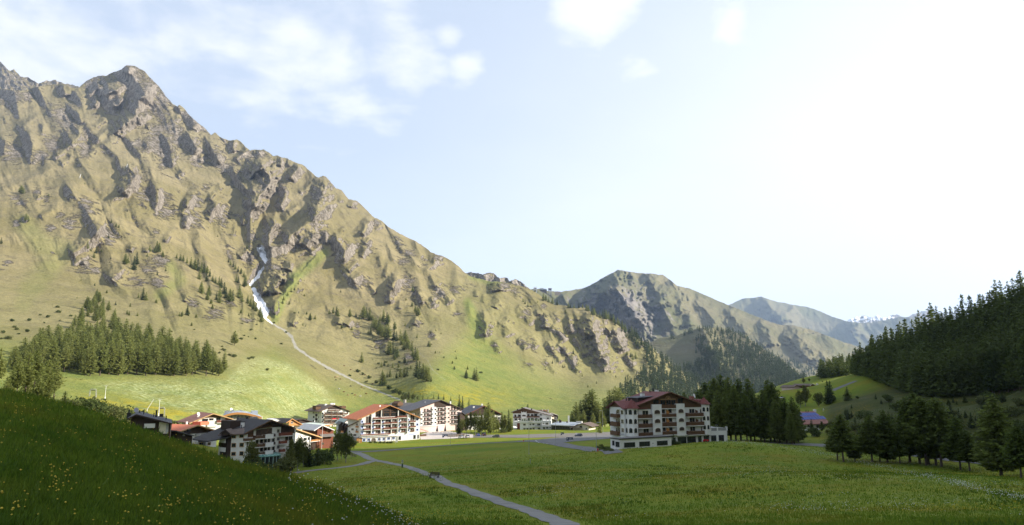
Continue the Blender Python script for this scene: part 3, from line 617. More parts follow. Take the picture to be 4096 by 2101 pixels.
def tufts(C, S, rng, flat=.55, elong=1.6, D=None):
    """small leaf-sized quads of size S at points C, roughly following direction D"""
    n = len(C)
    a = rng.normal(size=(n, 3)) if D is None else D+rng.normal(size=(n, 3))*.45
    a /= np.linalg.norm(a, axis=1)[:, None]
    b = rng.normal(size=(n, 3)); b[:, 2] *= flat
    b -= (b*a).sum(1)[:, None]*a; b /= np.linalg.norm(b, axis=1)[:, None]+1e-9
    S = S[:, None]
    j = rng.uniform(.7, 1.3, (n, 4, 1))
    q = np.stack([C-a*S*elong*.5*j[:, 0], C+b*S*.5*j[:, 1], C+a*S*elong*.5*j[:, 2], C-b*S*.5*j[:, 3]], 1)
    return q.reshape(-1, 3), np.arange(n*4).reshape(-1, 4)

def conifer_proto(seed, h=20., r=3.4, zb=.12, dens=1.0, p=.85, droop=-.25, size=.55, gap=.15, lean=.0, dome=.0):
    rng = np.random.default_rng(seed)
    C = []; S = []; D = []
    nz = int(h*1.9*dens**.5)
    for k in range(nz):
        t = (k+rng.uniform(-.3, .3))/nz
        z = h*(zb+(1-zb)*t)
        L0 = r*max(.03, (1-t))**p*(min(1, .55+t*4) if zb < .3 else min(1, .5+t*3))
        if dome: L0 *= (1-dome*max(0, .35-t))
        nb = int(max(3, (5+5*(1-t))*dens))
        ph = rng.uniform(0, 6.28)
        for b in range(nb):
            if rng.random() < gap: continue
            a = ph+6.283*b/nb+rng.normal()*.25
            L = L0*rng.uniform(.45, 1.2)
            m = max(2, int(L/.42*dens))
            s = np.linspace(.12, 1, m)+rng.normal(size=m)*.03
            dz = droop*L*s+(.16*L*s*s)+rng.normal(size=m)*.12
            pt = np.stack([np.cos(a)*L*s, np.sin(a)*L*s, z+dz], 1)+rng.normal(size=(m, 3))*.12*size/.5
            C.append(pt); S.append(size*rng.uniform(.6, 1.25, m)*(1.05-.45*t))
            D.append(np.tile([np.cos(a), np.sin(a), droop], (m, 1)))
    # leader
    m = 6; C.append(np.stack([np.zeros(m), np.zeros(m), np.linspace(h*.95, h*1.01, m)], 1)); S.append(np.full(m, size*.5)); D.append(np.tile([0, 0, 1.], (m, 1)))
    V, Fq = tufts(np.concatenate(C), np.concatenate(S), rng, D=np.concatenate(D))
    return V, Fq
def broad_proto(seed, h=8., r=2.6, zb=.2, nc=34, per=60, size=.34, round_=1.0):
    rng = np.random.default_rng(seed)
    C = []; S = []
    zc = h*(zb+1)/2; rz = h*(1-zb)/2
    for k in range(nc):
        d = rng.normal(size=3); d /= np.linalg.norm(d)
        rad = rng.uniform(.35, .92)
        taper = 1-.35*max(0, d[2])*round_
        c = np.array([d[0]*r*rad*taper, d[1]*r*rad*taper, zc+d[2]*rz*rad])
        cr = r*rng.uniform(.22, .4)
        q = rng.normal(size=(per, 3)); q /= np.linalg.norm(q, axis=1)[:, None]
        q *= rng.uniform(.5, 1, (per, 1))**.5*cr
        C.append(c+q); S.append(size*rng.uniform(.6, 1.2, per))
    return tufts(np.concatenate(C), np.concatenate(S), rng, 1.0, 1.3)
def trunk_mb(h, r, seed, limbs=6, top=.9, z0=.15):
    rng = random.Random(seed); m = MB()
    pts = [Vector((rng.gauss(0, .02*h*.15), rng.gauss(0, .02*h*.15), h*top*k/5)) for k in range(6)]
    pts[0] = Vector((0, 0, -.8))
    for k in range(5): m.bar(pts[k], pts[k+1], r*(1-.17*k), r*(1-.17*(k+1)), 7)
    for k in range(limbs):
        z = h*(z0+(.8-z0)*k/max(1, limbs-1)); a = rng.uniform(0, 6.28); L = h*.13*(1.1-z/h)
        m.bar((0, 0, z), (math.cos(a)*L, math.sin(a)*L, z+L*.25), r*.25, r*.06, 4)
    return m
PROTO = {}
def proto(kind, crown, fol, trunk, bark):
    a = np_mesh('crown', crown[0], crown[1], fol, False); t = trunk.build('trunk', bark)
    me, tm = a.data, t.data
    bpy.data.objects.remove(a); bpy.data.objects.remove(t)
    PROTO.setdefault(kind, []).append((me, tm))
for k in range(5):
    proto('larch', conifer_proto(20+k, 20, [3.5,4.1,3.1,3.8,3.3][k], [.1,.14,.08,.2,.12][k], 1.3, .5, -.15, .7, .16), LARCH, trunk_mb(20, .3, k, 10), BARK)
for k in range(4):
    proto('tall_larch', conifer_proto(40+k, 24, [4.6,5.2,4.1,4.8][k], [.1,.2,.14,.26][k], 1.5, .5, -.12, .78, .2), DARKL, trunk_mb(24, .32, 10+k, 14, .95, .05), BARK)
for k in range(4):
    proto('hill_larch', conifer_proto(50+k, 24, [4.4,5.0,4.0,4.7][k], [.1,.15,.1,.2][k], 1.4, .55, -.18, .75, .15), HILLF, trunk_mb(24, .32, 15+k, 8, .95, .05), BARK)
for k in range(3):
    proto('spindly', conifer_proto(60+k, 14, [2.6,3.0,2.3][k], [.42,.34,.38][k], 1.5, .6, -.1, .5, .2, dome=.9), LARCH, trunk_mb(14, .2, 20+k, 16, .95, .08), BARK)
for k in range(4):
    proto('spruce', conifer_proto(80+k, 14, [2.6,3.0,2.3,2.8][k], .05, 1.2, .8, -.3, .6, .06), [SPRUCE, LARCH, SPRUCE, LARCH][k], trunk_mb(14, .2, 30+k, 4), BARK)
for k in range(2):
    proto('fir', conifer_proto(90+k, 9, [2.3,1.9][k], .04, 1.9, .8, -.2, .4, .05), SPRUCE, trunk_mb(9, .16, 35+k, 4), BARK)
for k in range(3):
    proto('birch', broad_proto(100+k, 10, [2.6,2.2,3.0][k], .15, 46, 60, .36), BIRCH, trunk_mb(10, .17, 40+k, 10, .85, .25), BARKG)
for k in range(3):
    proto('shrub', broad_proto(120+k, 2.6, [1.9,2.3,1.6][k], .0, 26, 55, .24, .3), SHRUB, trunk_mb(2.4, .06, 50+k, 6, .7, .2), BARKG)
def tree(kind, loc, h, name, label, cat='tree', group=None, wide=1.0, v=None, sink=.15):
    L = PROTO[kind]; me, tk = L[random.randrange(len(L)) if v is None else v]
    base = {'larch':20,'tall_larch':24,'hill_larch':24,'spindly':14,'spruce':14,'fir':9,'birch':10,'shrub':2.6}[kind]
    s = h/base
    r = empty(name, (loc[0], loc[1], loc[2]-sink), random.uniform(0, 6.28), label, cat, group)
    w = s*wide*random.uniform(.9, 1.1)
    r.scale = (w, w, s)
    for nm, d in (('crown', me), ('trunk', tk)):
        o = bpy.data.objects.new(nm, d); COL.objects.link(o); o.parent = r
    return r

# ---- single conifers scattered over the mountain, read off the photograph
K8 = 1000/2402.
SCAT = [((1200,1100,K7), """310 415 50 350 410 60 385 430 85 400 440 70 525 450 80 590 445 45 625 470 45 670 470 120 700 450 90 735 480 110 760 490 60 775 560 110 800 590 120 830 600 110 840 650 120 870 660 110 880 500 110 845 490 60 915 530 110
 930 520 90 905 680 130 930 690 140 745 630 70 720 630 50 1000 590 80 990 690 110 1020 700 90 1060 690 95 1075 740 100 1110 720 115 1130 780 100 1150 790 90 1180 800 90 1100 790 90 930 840 110 950 850 120 980 840 120 1010 880 110 1030 860 90 1000 900 60
 1190 860 80 1215 900 110 1235 910 110 1240 990 60 1260 1100 150 1300 1120 150 1330 1130 140 1350 1125 120 1230 1080 140 1100 1080 90 1130 1070 80 1060 1080 80 950 1080 70 920 1080 50 870 1060 50 870 1170 120 890 1170 100 1020 1100 60 1170 1000 40 650 925 90
 1105 930 60 1370 760 60 1355 755 50 1110 540 40 1155 565 22 1235 665 40 1435 595 25 1490 625 20 1430 830 30 1475 825 20 1520 880 25 1650 890 35 1610 940 30 1630 1000 35 1770 1000 40 1755 1095 75 1840 1105 100 1640 815 20 430 185 30 365 65 25 45 225 20 440 565 35
 545 585 45 770 670 30 580 720 15 770 900 20 1190 180 50 1240 430 80 1220 410 70 1250 440 80 1120 270 35 1185 340 50 105 480 65 70 420 30 155 465 30 60 545 20 30 535 30 860 975 50 890 960 50 930 970 40 980 980 50 1040 985 45 1385 1130 50"""),
 ((1850,1050,K7), """145 1250 115 40 1220 65 55 1130 30 765 925 22 1170 970 50 1105 910 20 1155 985 20 910 1000 20 950 1070 35 1060 1115 35 1080 1110 30 1225 1070 15 1265 1055 20 1155 1135 20 1265 1205 25 1415 1280 25 1325 1320 25 1560 1165 25 1620 1215 25 1750 1200 25
 855 412 70 880 415 60 910 422 50 950 435 60 1000 450 55 790 425 20 640 420 35 660 440 40 690 470 40 1120 480 50 1140 482 40 1180 485 40 1090 540 40 880 580 30 860 560 30 565 228 25 510 218 20 770 302 25 760 295 20 1230 480 45 1270 482 40 1310 510 60 1330 515 60
 1370 558 80 1390 565 70 1420 575 50 1450 588 60 1500 598 90 1520 600 80 1545 605 70 1570 615 70 1600 640 70 1640 660 70 1660 675 60 1690 710 80 1720 735 80 1760 750 70 1790 770 80 1820 780 80 1840 790 80 1765 810 50 1840 880 60 1740 980 40 1780 1010 50 1800 1030 60 1830 1020 60"""),
 ((600,800,K7), """280 620 50 320 640 60 350 650 60 390 670 60 430 710 90 470 740 100 500 750 110 540 760 90 570 770 90 600 790 80 630 810 70 520 840 90 595 860 70 660 860 60 690 880 60 730 900 80 750 930 90 540 990 110 625 1010 90 605 1060 80 640 1100 50 735 1020 90
 780 1000 110 800 1040 100 840 1080 120 870 1070 100 730 1090 100 700 1060 70 940 1040 120 970 1080 80 1030 1100 80 1060 1130 80 1090 1160 90 1120 1180 80 1160 1240 100 1175 1290 90 910 870 70 930 880 60 1000 925 90 830 660 45 850 690 50 880 710 50 900 735 50
 930 760 50 960 790 60 990 820 60 1010 850 50 70 540 90 90 550 80 130 600 60 1025 520 40 715 390 25 65 1090 40 390 1220 90 340 1230 50 310 1230 40 485 1245 40 960 1200 40 655 1150 45 1065 1220 25 1040 1225 30 1410 1060 50 1455 1010 40 1490 975 40 1525 955 35
 1565 890 30 1400 1100 40 1470 1110 40 1630 1020 25 1690 1270 60 1655 1210 30 1745 1260 40 1570 1200 25"""),
 ((0,650,K7), """220 330 80 245 330 60 270 620 70 290 630 60 510 360 30 895 230 20 1175 640 40 1225 680 35 1255 690 35 920 910 70 960 940 40 1015 960 70 990 1010 60 1070 950 30 1145 800 40 1580 940 60 1650 950 90 1680 940 80 1720 1000 50 1320 1080 100 1350 1060 60 1410 1140 130
 1440 1080 110 1555 995 40 1170 1020 25 1160 1060 20 400 940 20 430 920 20 10 860 60 1000 1300 25 855 1250 20 1345 520 25 1660 1190 40 1750 1150 40"""),
 ((0,1100,K8), """910 105 25 1025 175 30 1370 240 100 1400 245 70 1330 220 40 1500 270 35 1250 305 35 1110 290 35 1220 380 40 1240 390 40 1320 395 35 740 225 20 1930 160 80 2000 200 80 1990 240 70 2030 280 40 1800 390 80 1740 400 40 2250 680 120 2310 370 25 2390 400 30
 2040 330 40 1890 410 30 1840 490 35 900 300 95 850 290 60 870 320 70 930 360 70 990 390 60 840 400 60 880 350 60""")]
LAB_M = 'green conifer growing on the sunlit grassy mountainside'
for (ox, oy, k), s in SCAT:
    a = [float(x) for x in s.split()]
    for i in range(0, len(a), 3):
        u, v = ox+a[i]*k, oy+a[i+1]*k
        p = MOUNT.at(u, v); h = a[i+2]*k*p.y/F*1.25
        big = h > 6
        tree('spruce' if random.random() < .55 else 'larch', p, h, 'mountain_pine', LAB_M, 'pine tree', 'conifers dotted over the mountainside', wide=(1.45 if not big else 1.35), sink=.6)
# low junipers and dwarf pines on the slope
rs = random.Random(3)
for k in range(70):
    u, v = rs.choice([(rs.gauss(190, 110), rs.gauss(1265, 25)), (rs.gauss(1640, 130), rs.gauss(1440, 50)), (rs.gauss(800, 120), rs.gauss(1330, 60)), (rs.gauss(960, 80), rs.gauss(1430, 25)), (rs.gauss(1650, 60), rs.gauss(1475, 10)), (rs.gauss(40, 60), rs.gauss(1330, 25)), (rs.gauss(1000, 60), rs.gauss(1320, 30))])
    if u < -100 or v < 1200 or v > 1520: continue
    p = MOUNT.at(u, v)
    tree('shrub', p, rs.uniform(1.3, 3.2), 'dwarf_pine', 'low dark green bush growing on the grassy mountainside', 'bush', 'low bushes on the mountainside', wide=1.2)
# ---- the dense stand above the flowered meadow
LAB_F = 'tall larch in the dense sunlit stand above the flowered meadow'
row = 0
for v in np.arange(1376, 1506, 14.2):
    t = (v-1376)/130.
    ulo = 290-235*min(1, t*1.35); uhi = 560+345*min(1, t*1.15+.05)
    if v > 1490: ulo = 330
    for u in np.arange(ulo, uhi, 42-5*t):
        uu = u+rs.uniform(-13, 13); vv = v+rs.uniform(-6, 5)
        if vv > 1504: vv = 1504
        p = MOUNT.at(uu, vv)
        tree('larch', p, rs.uniform(17, 24)*(.75 if uu > 830 or uu < 120 else 1)*(.9 if t < .2 else 1), 'larch_tree', LAB_F, 'larch', 'larches of the dense stand above the flowered meadow', wide=1.22)
for k in range(34):
    v = rs.uniform(1196, 1372); t = (v-1196)/176.; u = 372+20*t+rs.uniform(-1, 1)*(14+120*t)+(40*t if k % 3 == 0 else 0)
    tree('larch', MOUNT.at(u, v), rs.uniform(11, 19), 'larch_tree', LAB_F, 'larch', 'larches of the dense stand above the flowered meadow', wide=1.15)
# ---- near larches at the left edge, behind the crest of the near slope
for (u, v, Y, h, kd) in [(20,1600,170,10,'spindly'),(62,1605,178,13,'spindly'),(95,1610,182,14,'spindly'),(130,1600,190,14,'spindly'),(150,1590,176,12,'spindly'),(180,1612,180,14.5,'spindly'),(212,1618,188,13,'spindly'),(245,1622,170,9.5,'spindly'),(255,1625,176,10,'spindly'),(-20,1600,180,13,'spindly'),(-60,1600,190,15,'spindly'),(40,1590,215,13,'spindly'),(110,1585,220,14,'spindly'),(5,1600,150,8,'larch')]:
    q = P(u, v, Y); z = gz1(q.x, q.y)
    tree(kd, (q.x, q.y, z), h+(q.z-z)*.0, 'larch_tree', 'slim larch with bare lower trunk behind the crest of the near slope', 'larch', 'slim larches at the left edge')
# ---- dark group behind the red-roofed hotel
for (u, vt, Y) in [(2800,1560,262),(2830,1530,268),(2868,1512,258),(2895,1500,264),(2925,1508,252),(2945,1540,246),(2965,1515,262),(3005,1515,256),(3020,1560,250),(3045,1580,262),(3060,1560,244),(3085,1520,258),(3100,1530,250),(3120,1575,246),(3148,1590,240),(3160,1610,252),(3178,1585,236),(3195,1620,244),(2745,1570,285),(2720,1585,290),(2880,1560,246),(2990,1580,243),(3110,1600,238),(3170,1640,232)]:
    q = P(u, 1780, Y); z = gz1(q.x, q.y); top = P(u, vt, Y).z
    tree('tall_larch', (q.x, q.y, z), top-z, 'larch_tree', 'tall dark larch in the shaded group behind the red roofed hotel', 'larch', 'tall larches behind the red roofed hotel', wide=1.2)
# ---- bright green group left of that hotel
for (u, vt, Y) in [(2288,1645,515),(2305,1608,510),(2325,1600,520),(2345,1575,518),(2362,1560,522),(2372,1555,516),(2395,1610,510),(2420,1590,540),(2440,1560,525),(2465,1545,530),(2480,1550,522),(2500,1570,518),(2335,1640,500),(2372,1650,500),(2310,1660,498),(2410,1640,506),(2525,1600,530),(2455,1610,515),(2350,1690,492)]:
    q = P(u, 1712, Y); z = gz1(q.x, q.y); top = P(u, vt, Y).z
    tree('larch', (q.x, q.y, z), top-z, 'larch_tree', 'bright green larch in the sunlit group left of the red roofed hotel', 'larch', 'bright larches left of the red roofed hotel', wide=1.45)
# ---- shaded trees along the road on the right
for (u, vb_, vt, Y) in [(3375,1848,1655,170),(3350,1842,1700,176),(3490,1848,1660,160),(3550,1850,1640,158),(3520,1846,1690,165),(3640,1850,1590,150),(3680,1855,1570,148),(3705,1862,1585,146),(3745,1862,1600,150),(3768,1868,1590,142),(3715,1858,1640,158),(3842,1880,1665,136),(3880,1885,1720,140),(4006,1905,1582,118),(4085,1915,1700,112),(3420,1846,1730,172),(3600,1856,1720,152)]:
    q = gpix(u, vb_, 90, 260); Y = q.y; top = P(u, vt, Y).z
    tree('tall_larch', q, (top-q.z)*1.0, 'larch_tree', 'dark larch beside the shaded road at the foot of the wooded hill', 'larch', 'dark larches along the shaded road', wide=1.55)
# ---- the wooded hill on the right: front rows as single trees, the rest as one wood
FOREST_C = []
def on_hill(u, v):
    return gpix(u, v, 180, 900)
edge = np.array([(3290,1512),(3330,1508),(3400,1498),(3450,1500),(3500,1520),(3560,1545),(3620,1570),(3700,1585),(3800,1590),(3900,1580),(4000,1570),(4140,1560)], float)
sky_ = np.array([(3290,1505),(3330,1490),(3436,1472),(3500,1440),(3595,1412),(3722,1340),(3850,1305),(3961,1262),(4096,1203),(4140,1190)], float)
nrow = 0
for t in np.concatenate([[0, .03, .07, .12, .18, .25], np.linspace(.32, 1, 10)]):
    for u in np.arange(3292, 4135, 21 if t < .3 else 26):
        uu = u+rs.uniform(-9, 9)
        v = np.interp(uu, edge[:, 0], edge[:, 1])*(1-t)+np.interp(uu, sky_[:, 0], sky_[:, 1])*t+rs.uniform(-5, 5)
        q = on_hill(uu, v)
        if q.y > 800: continue
        h = rs.uniform(15, 22)
        if uu < 3480: h *= .8
        FOREST_C.append((uu, v, q, h, t))
FOREST_C.sort(key=lambda e: e[2].y)
front = [e for e in FOREST_C if e[4] < .2][:36]
ids = set(id(e) for e in front)
for e in front:
    tree('hill_larch', e[2], e[3], 'larch_tree', 'dark larch along the lower edge of the shaded wooded hill', 'larch', 'larches on the lower edge of the wooded hill', wide=1.25)
REST = [e for e in FOREST_C if id(e) not in ids]

def merged_forest(name, items, protos, fol, label):
    """far wood as one object: items are (location, height, width factor)"""
    Vs, Fs, n = [], [], 0
    rng = np.random.default_rng(2)
    for (q, h, wf) in items:
        V, Fq, base = protos[rng.integers(len(protos))]
        a = rng.uniform(0, 6.28); s = h/base; c, sn = math.cos(a)*s*wf, math.sin(a)*s*wf
        W = np.stack([V[:, 0]*c-V[:, 1]*sn+q[0], V[:, 0]*sn+V[:, 1]*c+q[1], V[:, 2]*s+q[2]-.5], 1)
        Vs.append(W); Fs.append(Fq+n); n += len(W)
    o = np_mesh(name, np.concatenate(Vs), np.concatenate(Fs), fol, False)
    tag(o, label, 'forest', None, 'stuff')
    return o
LOWP = [(*conifer_proto(200+k, 20, 3.6, .08, .62, .75, -.25, 1.15, .1), 20.) for k in range(5)]
TINY = [(*conifer_proto(220+k, 20, 4.2, .03, .36, .75, -.25, 2.1, .05), 20.) for k in range(5)]
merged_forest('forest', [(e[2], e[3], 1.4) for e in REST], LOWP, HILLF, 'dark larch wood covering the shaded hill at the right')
far = []
for k in range(2600):      # wooded flank of the middle hill
    u = rs.uniform(2580, 3260); t = rs.random()**.9
    vt = np.interp(u, MID.u, MID.vt); v = vt+3+t*(1600-vt)
    n = float(fbm(np.array([u/70.]), np.array([v/50.]), 3)[0])
    keep = (u-2790)/60.-(1600-v)*.0+n*2.2+(0.8 if v > 1470+.1*(u-2800) else 0)+(1.2 if v-vt < 16 else 0)
    if u > 2760+.25*(1600-v): keep += 1.0
    if keep < .35: continue
    far.append((MID.at(u, v), rs.uniform(12, 20), 1.0))
for k in range(900):      # far end of the long ridge
    u = rs.uniform(2340, 2850); vt = np.interp(u, MOUNT.u, MOUNT.vt)
    t = rs.random(); v = vt+2+t*170
    n = float(fbm(np.array([u/60.]), np.array([v/45.]), 3)[0])
    lim = np.interp(u, [2340,2440,2500,2560,2620,2700,2850], [4,10,22,50,110,170,170])
    low = np.interp(u, [2380,2480,2560,2640,2900], [1600,1545,1500,1450,1450])
    if not ((v-vt < lim and n+.45 > .35*(v-vt)/lim) or (v > low+30*n and v < 1660)): continue
    far.append((MOUNT.at(u, v), rs.uniform(12, 20), 1.0))
for k in range(260):
    u = rs.uniform(2480, 2780); v = rs.uniform(1500, 1665)
    if v < np.interp(u, [2480,2560,2640,2900], [1560,1510,1460,1450]): continue
    far.append((MOUNT.at(u, v), rs.uniform(12, 19), 1.0))
for k in range(240):      # dark strips on the slopes of the far mountain
    u = rs.uniform(2880, 3260); v = 1350+(u-2900)*.42+rs.gauss(0, 14)
    far.append((FAR.at(u, v), rs.uniform(12, 20), 1.0))
merged_forest('distant_forest', far, TINY, foliage_mat('far_needles', (.035,.055,.022), (.07,.095,.035), .15), 'distant conifer wood on the ridge end and middle hill')
# ================================================================== BUILDINGS
def tile_mat(name, col, var=.3, sc=2.2):
    """roof tiles / metal sheets: courses across, wear in patches"""
    m, nt, b = nodes_of(name); g = NG(nt)
    tc = g.n('ShaderNodeTexCoord').outputs['Object']
    w = g.n('ShaderNodeTexWave', wave_type='BANDS', bands_direction='Z'); g.link(tc, w.inputs[0]); w.inputs['Scale'].default_value = sc; w.inputs['Distortion'].default_value = 1.2; w.inputs['Detail'].default_value = 2
    f = g.noise(tc, .7, 5, .65); f2 = g.noise(tc, 6, 3, .6)
    k = g.math('ADD', g.math('MULTIPLY', f, .5), g.math('ADD', g.math('MULTIPLY', f2, .3), g.math('MULTIPLY', w.outputs['Fac'], .2)))
    c = g.mix(g.step(k, .3, .7), tuple(x*(1-var) for x in col), tuple(min(1, x*(1+var)) for x in col))
    g.link(c, b.inputs['Base Color']); b.inputs['Roughness'].default_value = .7; b.inputs['Specular IOR Level'].default_value = .3
    g.link(g.bump(w.outputs['Fac'], .5, .05), b.inputs['Normal'])
    return m
WHITE = mat('white_render', (.66,.65,.62), .9, .07, .6); CREAM = mat('cream_render', (.66,.60,.48), .9, .08, .6); PINK = mat('pink_render', (.62,.47,.44), .9, .07, .6)
GREYR = mat('grey_render', (.26,.26,.25), .9, .1, .8); BLUET = mat('pale_blue_render', (.42,.47,.66), .9, .1, 1.0)
WOOD = mat('brown_timber', (.115,.062,.032), .75, .3, 3, grain=(6,6,.6)); DWOOD = mat('dark_timber', (.045,.028,.02), .75, .3, 3, grain=(6,6,.6)); RWOOD = mat('red_timber', (.17,.055,.03), .75, .25, 3, grain=(6,6,.6))
OWOOD = mat('orange_timber', (.42,.20,.065), .7, .2, 3, grain=(.6,.6,6)); HONEY = mat('honey_timber', (.46,.29,.14), .7, .2, 3, grain=(.6,.6,6)); LWOOD = mat('weathered_timber', (.26,.21,.16), .85, .25, 3)
GLASS = mat('window_glass', (.018,.022,.026), .08, .4, .5, spec=.6); CURT = mat('curtained_glass', (.22,.21,.18), .3, .35, .8, spec=.5); LOG = mat('shaded_loggia_brown', (.06,.043,.032), .6, .5, 1.2)  # LOG: dark timber tone that also paints the inner shade of open recesses
R_RED = tile_mat('dark_red_tiles', (.145,.042,.034)); R_ORANGE = tile_mat('orange_tiles', (.50,.165,.075), .22); R_BROWN = tile_mat('brown_tiles', (.125,.09,.07)); R_GREY = tile_mat('slate_metal', (.085,.085,.095), .2)
R_DARK = tile_mat('dark_shingles', (.042,.038,.036)); R_REDDY = tile_mat('faded_red_tiles', (.27,.125,.095)); R_BRICK = tile_mat('terracotta_sheet', (.55,.17,.09), .15); R_BLUE = tile_mat('blue_grey_metal', (.30,.34,.38), .12); R_GREEN = tile_mat('pale_green_sheet', (.42,.48,.43), .12); R_LIGHT = tile_mat('pale_metal', (.45,.45,.45), .2); R_MID = tile_mat('grey_brown_roof', (.16,.145,.135), .2)
FRAME = mat('window_frame', (.50,.47,.42), .6, .1); DFRAME = mat('dark_frame', (.05,.045,.045), .5, .2); BFRAME = mat('blue_painted_surround', (.38,.45,.70), .8, .15, 3)
METAL = mat('galvanised_metal', (.42,.43,.44), .4, .15, 4, metal=.8); WMETAL = mat('white_metal', (.75,.75,.74), .5, .08, 4); BLACK = mat('black_metal', (.02,.02,.022), .5, .3, 4); GLGREEN = mat('green_glazing', (.11,.27,.23), .2, .2, 1.5, spec=.6); SOLAR = mat('solar_cell', (.035,.075,.30), .45, .25, .8, spec=.25)
FLOWER = mat('geranium_red', (.55,.025,.03), .8, .5, 9); GREENP = mat('potted_green', (.05,.08,.025), .9, .5, 5); GRAVELR = mat('gravel_roof', (.16,.155,.15), .95, .25, 3); STONE = mat('rubble_stone', (.3,.28,.25), .9, .4, 2.5)
FADED = mat('faint_grey_paint', (.34,.34,.35), .9, .1); CANVAS = mat('white_canvas', (.74,.73,.70), .8, .06, 1)

def text_mesh(name, s, size, mat_, depth=.02):
    c = bpy.data.curves.new(name, 'FONT'); c.body = s; c.size = size; c.extrude = depth; c.align_x = 'CENTER'; c.align_y = 'CENTER'
    o = bpy.data.objects.new(name, c); COL.objects.link(o)
    dg = bpy.context.evaluated_depsgraph_get(); me = bpy.data.meshes.new_from_object(o.evaluated_get(dg))
    bpy.data.objects.remove(o); bpy.data.curves.remove(c)
    me.materials.clear(); me.materials.append(mat_)
    o = bpy.data.objects.new(name, me); COL.objects.link(o); me.name = name
    return o

class Bld:
    """a house with a front (local y = 0, x to the right, y into the house) placed at its real distance"""
    def __init__(s, crop, A, B, zbase=None, name=None, label=None, cat=None, host=None, group=None):
        s.ox, s.oy, s.k = crop
        u, v = s.px(A[0], A[1]); O = P(u, v, A[2])
        if zbase is not None: O.z = zbase
        u2, v2 = s.px(B[0], A[1]); E = P(u2, v2, B[1])
        s.yaw = math.atan2(E.y-O.y, E.x-O.x); s.W = math.hypot(E.y-O.y, E.x-O.x); s.O = O
        s.ex = Vector((math.cos(s.yaw), math.sin(s.yaw), 0)); s.ey = Vector((-math.sin(s.yaw), math.cos(s.yaw), 0))
        s.M = Matrix.Translation(O) @ Matrix.Rotation(s.yaw, 4, 'Z')
        s.host = host
        if host is None:
            s.root = empty(name, O, s.yaw, label, cat, group); s.T = None
        else:
            s.root = host.root; s.T = host.M.inverted() @ s.M
    def px(s, zx, zy): return s.ox+zx*s.k, s.oy+zy*s.k
    def L(s, zx, zy, y=0.):
        a, c = ray(*s.px(zx, zy)); d = Vector((float(a), 1, float(c)))
        t = (y+s.ey.dot(s.O.xy.to_3d()))/s.ey.dot(d.xy.to_3d()); p = d*t
        return (p-s.O).xy.to_3d().dot(s.ex), p.z-s.O.z
    def S(s, zx, zy, x=0.):
        a, c = ray(*s.px(zx, zy)); d = Vector((float(a), 1, float(c)))
        t = (x+s.ex.dot(s.O.xy.to_3d()))/s.ex.dot(d.xy.to_3d()); p = d*t
        return (p-s.O).xy.to_3d().dot(s.ey), p.z-s.O.z
    def part(s, name, mb, m, parent=None, smooth=False, label=None):
        if s.T is not None: mb.v = [tuple(s.T @ Vector(v)) for v in mb.v]
        o = mb.build(name, m, parent or s.root, smooth)
        if label: o['label'] = label
        return o
    def rect(s, r, y=0.):
        zx0, zy0, zx1, zy1 = r; mx, my = (zx0+zx1)/2, (zy0+zy1)/2
        return s.L(zx0, my, y)[0], s.L(mx, zy1, y)[1], s.L(zx1, my, y)[0], s.L(mx, zy0, y)[1]
    def win(s, r, y=0., fr=None, glass=None, mull=1, arch=False, fw=.11, name='window', sill=True, local=False):
        x0, z0, x1, z1 = r if local else s.rect(r, y)
        f = MB(); g = MB(); w = x1-x0
        if arch:
            n = 8; rr = w/2; rise = min(rr, (z1-z0)*.5); zc = z1-rise
            outer = [(x0-fw, z0)]+[(x0+rr+(rr+fw)*math.cos(math.pi*(1-i/n)), zc+(rise+fw)*math.sin(math.pi*i/n)) for i in range(n+1)]+[(x1+fw, z0)]
            inner = [(x0, z0)]+[(x0+rr+rr*math.cos(math.pi*(1-i/n)), zc+rise*math.sin(math.pi*i/n)) for i in range(n+1)]+[(x1, z0)]
            for i in range(len(outer)-1):
                q = [outer[i], outer[i+1], inner[i+1], inner[i]]
                f.prism(q, y-.09, y+.02)
            f.box(x0-fw-.05, y-.13, z0-.1, x1+fw+.05, y+.02, z0)
            g.prism(inner, y-.035, y+.015)
        else:
            f.box(x0-fw, y-.08, z0, x0, y+.02, z1); f.box(x1, y-.08, z0, x1+fw, y+.02, z1)
            f.box(x0-fw, y-.08, z1, x1+fw, y+.02, z1+fw); f.box(x0-fw-(.05 if sill else 0), y-(.14 if sill else .08), z0-fw, x1+fw+(.05 if sill else 0), y+.02, z0)
            for i in range(mull): 
                xm = x0+w*(i+1)/(mull+1); f.box(xm-.035, y-.06, z0, xm+.035, y+.01, z1)
            g.box(x0, y-.03, z0, x1, y+.015, z1)
        o = s.part(name, f, fr or FRAME)
        s.part('pane', g, glass or GLASS, o)
        return o
    def wins(s, rs, **kw):
        for r in rs: s.win(r, **kw)
    def swin(s, r, x=0., fr=None, glass=None):
        zx0, zy0, zx1, zy1 = r; mx, my = (zx0+zx1)/2, (zy0+zy1)/2
        ya, yb = s.S(zx0, my, x)[0], s.S(zx1, my, x)[0]; z1, z0 = s.S(mx, zy0, x)[1], s.S(mx, zy1, x)[1]
        if ya > yb: ya, yb = yb, ya
        f = MB(); g = MB(); w = .1
        f.box(x-.08, ya-w, z0-w, x+.02, ya, z1+w); f.box(x-.08, yb, z0-w, x+.02, yb+w, z1+w); f.box(x-.08, ya, z1, x+.02, yb, z1+w); f.box(x-.12, ya, z0-w, x+.02, yb, z0); f.box(x-.06, (ya+yb)/2-.04, z0, x+.01, (ya+yb)/2+.04, z1)
        g.box(x-.03, ya, z0, x+.015, yb, z1)
        o = s.part('window', f, fr or FRAME); s.part('pane', g, glass or GLASS, o)
